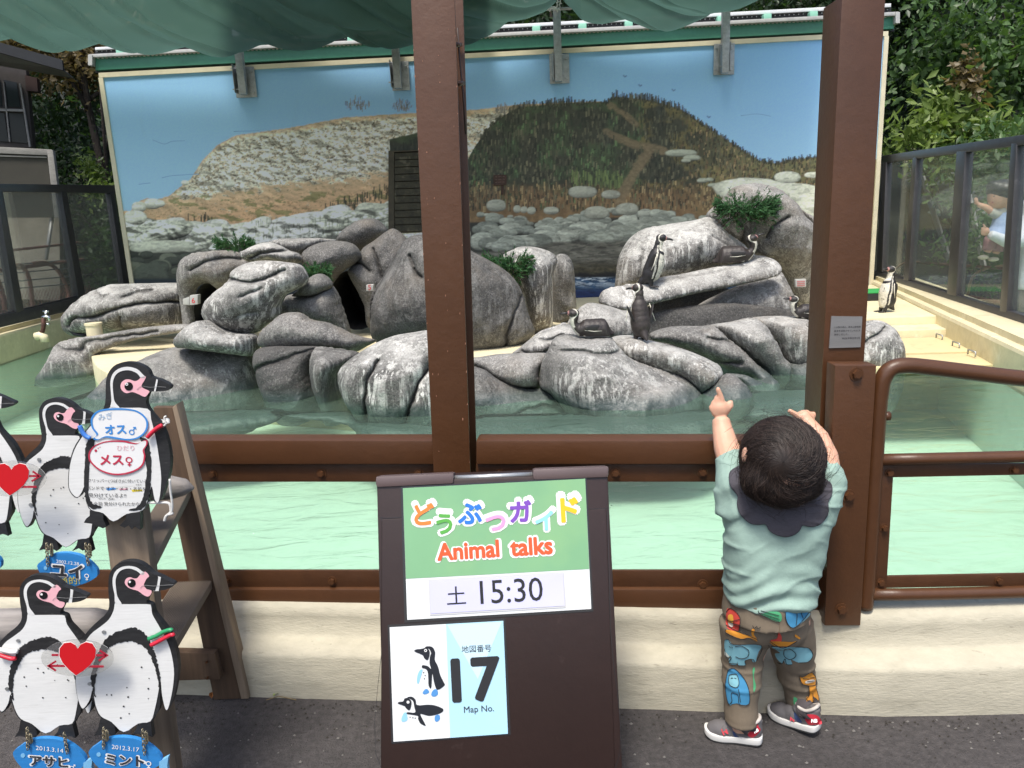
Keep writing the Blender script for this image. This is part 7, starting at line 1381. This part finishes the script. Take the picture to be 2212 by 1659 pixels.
shapes = [([(300, 200), (320, 160), (400, 200), (435, 260), (430, 340), (412, 388), (330, 370), (296, 320)], pc('red', '#c8453a')), ([(318, 232), (362, 228), (366, 300), (322, 306)], pc('yellow', '#dda23a')), ([(318, 300), (366, 310), (362, 345), (330, 335)], pc('pale', '#d9cfc0')),
    ([(295, 372), (400, 392), (470, 420), (560, 440), (605, 482), (590, 490), (520, 455), (440, 465), (360, 440), (300, 405)], pc('orange', '#d08a2c')), ([(548, 380), (565, 362), (582, 380), (572, 420), (600, 460), (585, 470), (550, 425)], pc('orange', '#d08a2c')),
    ([(618, 185), (825, 200), (825, 298), (640, 225)], pc('green', '#4aa06e')), ([(895, 170), (1010, 150), (1110, 90), (1120, 200), (1040, 300), (965, 355), (910, 320), (885, 240)], pc('blue', '#3f86ae')), ([(1040, 300), (1090, 235), (1122, 205), (1118, 240), (1020, 325)], pc('paleblue', '#7db3bf')),
    ([(815, 400), (845, 440), (838, 510), (790, 515), (735, 480), (800, 460)], pc('red', '#c8453a')), ([(730, 492), (840, 490), (940, 495), (1000, 485), (950, 520), (860, 555), (780, 535)], pc('orange', '#d08a2c')), ([(985, 420), (1030, 455), (1015, 465), (978, 440)], pc('orange', '#d08a2c')),
    ([(285, 475), (320, 470), (370, 520), (500, 520), (645, 530), (620, 590), (600, 650), (590, 690), (560, 690), (545, 660), (485, 680), (490, 725), (420, 725), (410, 690), (395, 720), (335, 710), (325, 660), (350, 630), (300, 640), (282, 560)], pc('paleblue', '#7db3bf')), ([(283, 585), (330, 640), (310, 650), (285, 620)], pc('tusk', '#c9cfc4')),
    ([(745, 540), (860, 545), (1060, 548), (1130, 570), (1155, 630), (1110, 690), (1020, 700), (940, 670), (950, 715), (890, 715), (870, 680), (850, 705), (800, 660), (780, 610), (830, 600)], pc('paleblue', '#7db3bf')),
    ([(315, 775), (370, 755), (430, 800), (490, 880), (530, 1010), (520, 1110), (430, 1110), (400, 1100), (320, 1105), (300, 1010), (290, 900)], pc('blue', '#3f86ae')), ([(330, 820), (400, 815), (425, 900), (400, 945), (340, 925), (322, 880)], pc('paleblue', '#7db3bf')), ([(325, 1090), (350, 1112), (335, 1120)], pc('paleblue', '#7db3bf')),
    ([(560, 765), (582, 750), (572, 840), (592, 930), (570, 990), (566, 880)], pc('green', '#4aa06e')), ([(965, 1040), (1005, 1060), (1005, 1130), (970, 1115)], pc('green', '#4aa06e')),
    ([(1020, 830), (1060, 840), (1130, 800), (1145, 788), (1160, 815), (1185, 850), (1180, 900), (1190, 960), (1212, 1030), (1205, 1080), (1150, 1090), (1095, 1085), (1092, 1040), (1120, 1020), (1115, 930), (1060, 915), (1035, 880)], pc('orange', '#d08a2c')), ([(1085, 880), (1160, 865), (1170, 885), (1090, 905)], pc('pale', '#d9cfc0'))]
for i, (pts, m_) in enumerate(shapes): print_on(pts, m_, .0016 + .0004 * (i % 4 if m_.name not in ('print_pale', 'print_yellow', 'print_tusk') else 5))
for pts in ([(300, 200), (335, 160), (400, 200), (436, 262), (430, 340), (412, 388), (296, 325)], [(300, 275), (350, 290), (430, 270)], [(340, 300), (380, 320), (440, 330)], [(295, 372), (300, 405), (440, 465), (520, 455), (600, 488)], [(420, 370), (540, 440), (605, 470)], [(560, 330), (575, 362), (600, 340), (610, 365), (640, 345)],
            [(285, 475), (320, 470), (370, 520), (645, 530), (600, 680)], [(385, 540), (450, 535), (520, 580), (510, 640), (450, 660), (390, 640)], [(282, 560), (300, 640), (350, 650), (325, 700), (410, 712), (415, 725), (490, 725), (485, 680), (560, 665), (580, 695)], [(330, 535), (340, 548)], [(352, 540), (360, 552)],
            [(745, 540), (1060, 548), (1130, 570), (1155, 630), (1110, 690), (1020, 700)], [(875, 570), (930, 565), (985, 610), (975, 650), (920, 668), (870, 630), (872, 572)], [(805, 700), (850, 710), (880, 660), (895, 715), (950, 718)], [(620, 205), (825, 270)], [(640, 185), (820, 235)], [(618, 185), (640, 225), (825, 298)],
            [(315, 775), (370, 755), (440, 810), (500, 900), (530, 1010), (520, 1110), (430, 1110), (415, 1020), (350, 1000), (355, 1080), (320, 1105), (295, 1000), (290, 900), (315, 775)], [(420, 960), (430, 1020), (440, 1090)], [(330, 820), (400, 815), (425, 900), (400, 945), (340, 925), (322, 880), (330, 820)], [(345, 852), (365, 850)], [(380, 850), (398, 856)],
            [(1020, 830), (1060, 840), (1140, 795), (1185, 850), (1180, 920), (1060, 915), (1020, 830)], [(1115, 930), (1120, 1020), (1092, 1060), (1150, 1090), (1205, 1080), (1212, 1030), (1185, 940)], [(1155, 1000), (1158, 1085)], [(1060, 855), (1120, 860)], [(1130, 850), (1170, 845)], [(1100, 885), (1160, 880)],
            [(895, 170), (885, 240), (910, 320), (965, 355), (1050, 290), (1120, 200)], [(990, 160), (1000, 240), (990, 330)], [(1050, 130), (1040, 200), (1060, 260)], [(738, 495), (860, 555), (1000, 487)], [(720, 830 - 300), (722, 540)]): drape_line('print_line', cs(pts), TP, BLK, .00075, .0042)
drape_line('seam', cs([(825, 200), (828, 300), (820, 400), (760, 470)]), TP, mat('seam_taupe', srgb('#6b5c4b'), .9), .0007, .0006)

# ---- hair: cap plus strands that swirl out of the crown
M_HAIR = mat('toddler_hair', (.016, .0095, .007), .5, var=(40, .4), spec=.35)
hb = MB(); hb.ball(HC + Vector((.0, .002, .006)), (.0850, .090, .087), 28, 20).ball(D(1688, 1042, 1.512), (.066, .060, .050), 16, 12).ball(D(1648, 1035, 1.51), (.045, .045, .045), 12, 10).ball(D(1735, 1035, 1.52), (.040, .045, .045), 12, 10)
cap = remesh('hair', hb, .0045, mat('hair_base', (.018, .011, .008), .8, var=(60, .5), bump=[(90, .004)], dirt=((.05, .032, .024), 14, .5, .8, .5)), kid, 4)
TC = bvh([cap]); wd_ = (D(1692, 1000, 1.45) - HC).normalized(); e1 = wd_.orthogonal().normalized(); e2 = wd_.cross(e1); hs_ = MB(); rh = random.Random(5)
def strands(n, r0, t0, t1, swirl, lift, col_m, name):
    V = []; Fc = []
    for i in range(n):
        ph = rh.uniform(0, 2 * math.pi); a0 = rh.uniform(*t0); a1 = min(2.1, a0 + rh.uniform(*t1)); sw = swirl * rh.uniform(.6, 1.4); P = []; wob = rh.uniform(0, 6); lf = lift * rh.random() ** 2
        for k_ in range(8):
            u_ = k_ / 7; th = a0 + (a1 - a0) * u_; f = ph + sw * u_ + .16 * math.sin(u_ * 6 + wob); d = wd_ * math.cos(th) + (e1 * math.cos(f) + e2 * math.sin(f)) * math.sin(th)
            q = TC.ray_cast(HC + d * .3, -d); b = q[0] if q[0] else HC + d * .092
            if b.z < HC.z - .098: break
            P.append(b + d * (.0012 + lf * u_ * u_) + Vector((0, 0, -.010 * lf * 30 * u_ * u_ * .2)))
        if len(P) < 3: continue
        base = len(V); w_ = r0 * rh.uniform(.6, 1.3)
        for k_, p in enumerate(P):
            tg = (P[min(k_ + 1, len(P) - 1)] - P[max(k_ - 1, 0)]).normalized(); up_ = (p - HC).normalized(); sd = tg.cross(up_).normalized() * w_ * (1 - .75 * k_ / (len(P) - 1)); V += [p - sd, p + up_ * w_ * .8, p + sd]
        for k_ in range(len(P) - 1):
            for j in range(2): a = base + k_ * 3 + j; Fc.append((a, a + 1, a + 4, a + 3))
    return mesh(name, V, Fc, col_m, kid, smooth=True)
s1 = strands(5200, .0009, (.02, 1.35), (.35, .9), .75, .006, M_HAIR, 'hair_strands'); tag(s1, kind='stuff')
s2 = strands(900, .0006, (.05, .9), (.4, .8), .8, .010, mat('hair_brown', (.040, .024, .017), .5), 'brown_strands'); tag(s2, kind='stuff')
s3 = strands(420, .0005, (.6, 1.7), (.35, .8), .5, .050, M_HAIR, 'loose_strands'); tag(s3, kind='stuff')

# ---- shoes
M_SG = mat('shoe_grey_suede', srgb('#625f60'), .8, var=[(30, .1)], bump=[(160, .0006)]); M_MID = mat('midsole_white', (.66, .65, .62), .5); M_OUT = mat('outsole', (.03, .03, .03), .7); M_RD = mat('shoe_red', srgb('#b32435'), .6); M_NAV = mat('shoe_navy', srgb('#2b3b60'), .75); M_SBL = mat('shoe_blue', srgb('#566f8c'), .6); M_LIN = mat('shoe_lining', srgb('#b9b2ab'), .7); M_SOCK = mat('sock_grey', srgb('#4c4648'), .9, bump=(300, .001))
def shoe(heel, toe, lift_heel, label, ank):
    d = (toe - heel); L_ = d.length; u_ = Vector((d.x, d.y, 0)).normalized(); s = Vector((-u_.y, u_.x, 0)); z = Vector((0, 0, 1)); Wd = L_ * .37
    def T(x, y, h): lf = lift_heel * max(0, 1 - x * 1.6) ** 1.4; return heel + u_ * (x * L_) + s * (y * Wd) + z * (h + lf)
    prof_ = [(-.02, 0), (.0, .30), (.06, .43), (.2, .44), (.45, .42), (.68, .50), (.85, .46), (.97, .28), (1.0, 0)]
    out = spline(prof_ + [(x, -y) for x, y in prof_[-2:0:-1]], 4)
    for nm, z0, z1, gr, m_ in (('outsole', .001, .005, 1.02, M_OUT), ('midsole', .0052, .020, 1.04, M_MID)):
        n = len(out); toeup = lambda x: .008 * max(0, (x - .8) / .2) ** 2
        V = [T(.5 + (x - .5) * gr, y * gr, z1 + toeup(x)) for x, y in out] + [T(.5 + (x - .5) * gr, y * gr, z0 + toeup(x)) for x, y in out]
        MB().add(V, [tuple(range(n)), tuple(range(2 * n - 1, n - 1, -1))] + [(i, i + n, (i + 1) % n + n, (i + 1) % n) for i in range(n)]).build(nm, m_, sh, bevel=.002)
    mb = MB(); Rm = Matrix((u_, s, z)).transposed()
    for x, h, rx, ry, rz in ((.12, .036, .16, .40, .030), (.25, .030, .20, .40, .030), (.5, .026, .25, .41, .026), (.72, .024, .24, .46, .022), (.84, .022, .14, .40, .018)): mb.ball(T(x, 0, h), (rx * L_, ry * Wd, rz), 16, 10, Rm)
    mb.tube([T(.10, 0, .045), T(.06, 0, .064)], [.34 * Wd, .26 * Wd], 12); mb.tube([T(.40, 0, .045), T(.30, 0, .062)], [.36 * Wd, .30 * Wd], 12)
    up_ = remesh('upper', mb, .0028, M_SG, sh, 2)
    rim = spline([(.02, 0), (.06, .27), (.2, .33), (.36, .28), (.42, 0), (.36, -.28), (.2, -.33), (.06, -.27)], 4); hz_ = lambda x: .058 + .012 * abs((x - .2) / .2) ** 1.5 * (1 if x < .2 else .55)
    MB().tube([T(x, y, hz_(x)) for x, y in rim + rim[:1]], .0042, 8, False).build('collar_rim', M_LIN, sh, smooth=True)
    MB().tube([T(.2, 0, .045), T(.2, 0, .060), ank], [.026, .029, .030], 14).build('sock', M_SOCK, sh, smooth=True); return up_
hL, tL = gz(1642, 1606, .0), gz(1552, 1592, .0); hL = Vector((hL.x, hL.y, 0)); tL = hL + (Vector((tL.x, tL.y, 0)) - hL).normalized() * .128
hR, tR = gz(1765, 1592, .0), gz(1700, 1560, .0); tR = Vector((hR.x, hR.y, 0)) + (Vector((tR.x, tR.y, 0)) - Vector((hR.x, hR.y, 0))).normalized() * .125; hR = Vector((hR.x, hR.y, 0))
sh = thing('shoe', 'grey sports shoe with red heel on the toddler left foot, flat on the asphalt', 'shoe', hL); shL = sh; uL = shoe(hL, tL, .004, '', D(1602, 1562, 1.56))
sh = thing('shoe', 'grey sports shoe with red heel on the toddler right foot, heel lifted', 'shoe', hR); shR = sh; uR = shoe(hR, tR, .016, '', D(1738, 1540, 1.62))
for t_, up_, red, nav, strap, bl_, npos, bpos in (
    (shL, uL, [(495, 1400), (540, 1360), (590, 1290), (620, 1330), (635, 1370), (560, 1440)], [(365, 1370), (420, 1430), (500, 1460), (480, 1480), (420, 1470), (372, 1420)], [(262, 1330), (300, 1310), (320, 1390), (345, 1450), (300, 1480), (272, 1420)], [(500, 1545), (560, 1510), (660, 1440), (685, 1480), (600, 1560), (520, 1570)], ((272, 1412), (316, 1398)), ((582, 1398), (622, 1372))),
    (shR, uR, [(1070, 1230), (1120, 1208), (1205, 1225), (1245, 1300), (1180, 1312), (1110, 1310)], [(975, 1190), (1010, 1230), (1050, 1290), (1000, 1280), (960, 1220)], [(930, 1190), (960, 1185), (972, 1250), (985, 1330), (950, 1310), (930, 1250)], [(990, 1330), (1100, 1370), (1235, 1380), (1228, 1440), (1120, 1420), (1030, 1370)], ((932, 1272), (968, 1280)), ((1140, 1290), (1200, 1288)))):
    TT = bvh([up_]); drape('heel_patch', cs(red), TT, M_RD, .0012, step=1.6, parent=t_); drape('navy_panel', cs(nav), TT, M_NAV, .0010, step=1.6, parent=t_); drape('strap', cs(strap), TT, M_SG, .0022, .0016, step=1.6, parent=t_); drape('blue_panel', cs(bl_), TT, M_SBL, .0011, step=1.6, parent=t_)
    for body_, (A_, B_), m_, f_ in (('N', npos, M_RD, .06), ('NB', bpos, M_WI, .05)):
        a_, b__ = cs([A_])[0], cs([B_])[0]; o_ = Vector((0, 0, CAMH)); mid = ((a_[0] + b__[0]) / 2, (a_[1] + b__[1]) / 2 - 3); r = TT.ray_cast(o_, ray(*mid).normalized())
        if r[0]:
            nn_ = -ray(*mid).normalized(); PX = Plane(r[0] + nn_ * .0042, nn_); ptext('shoe_logo', body_, PX, a_, b__, m_, t_, off=.0, fat=f_, shear=.25 if body_ == 'NB' else 0)
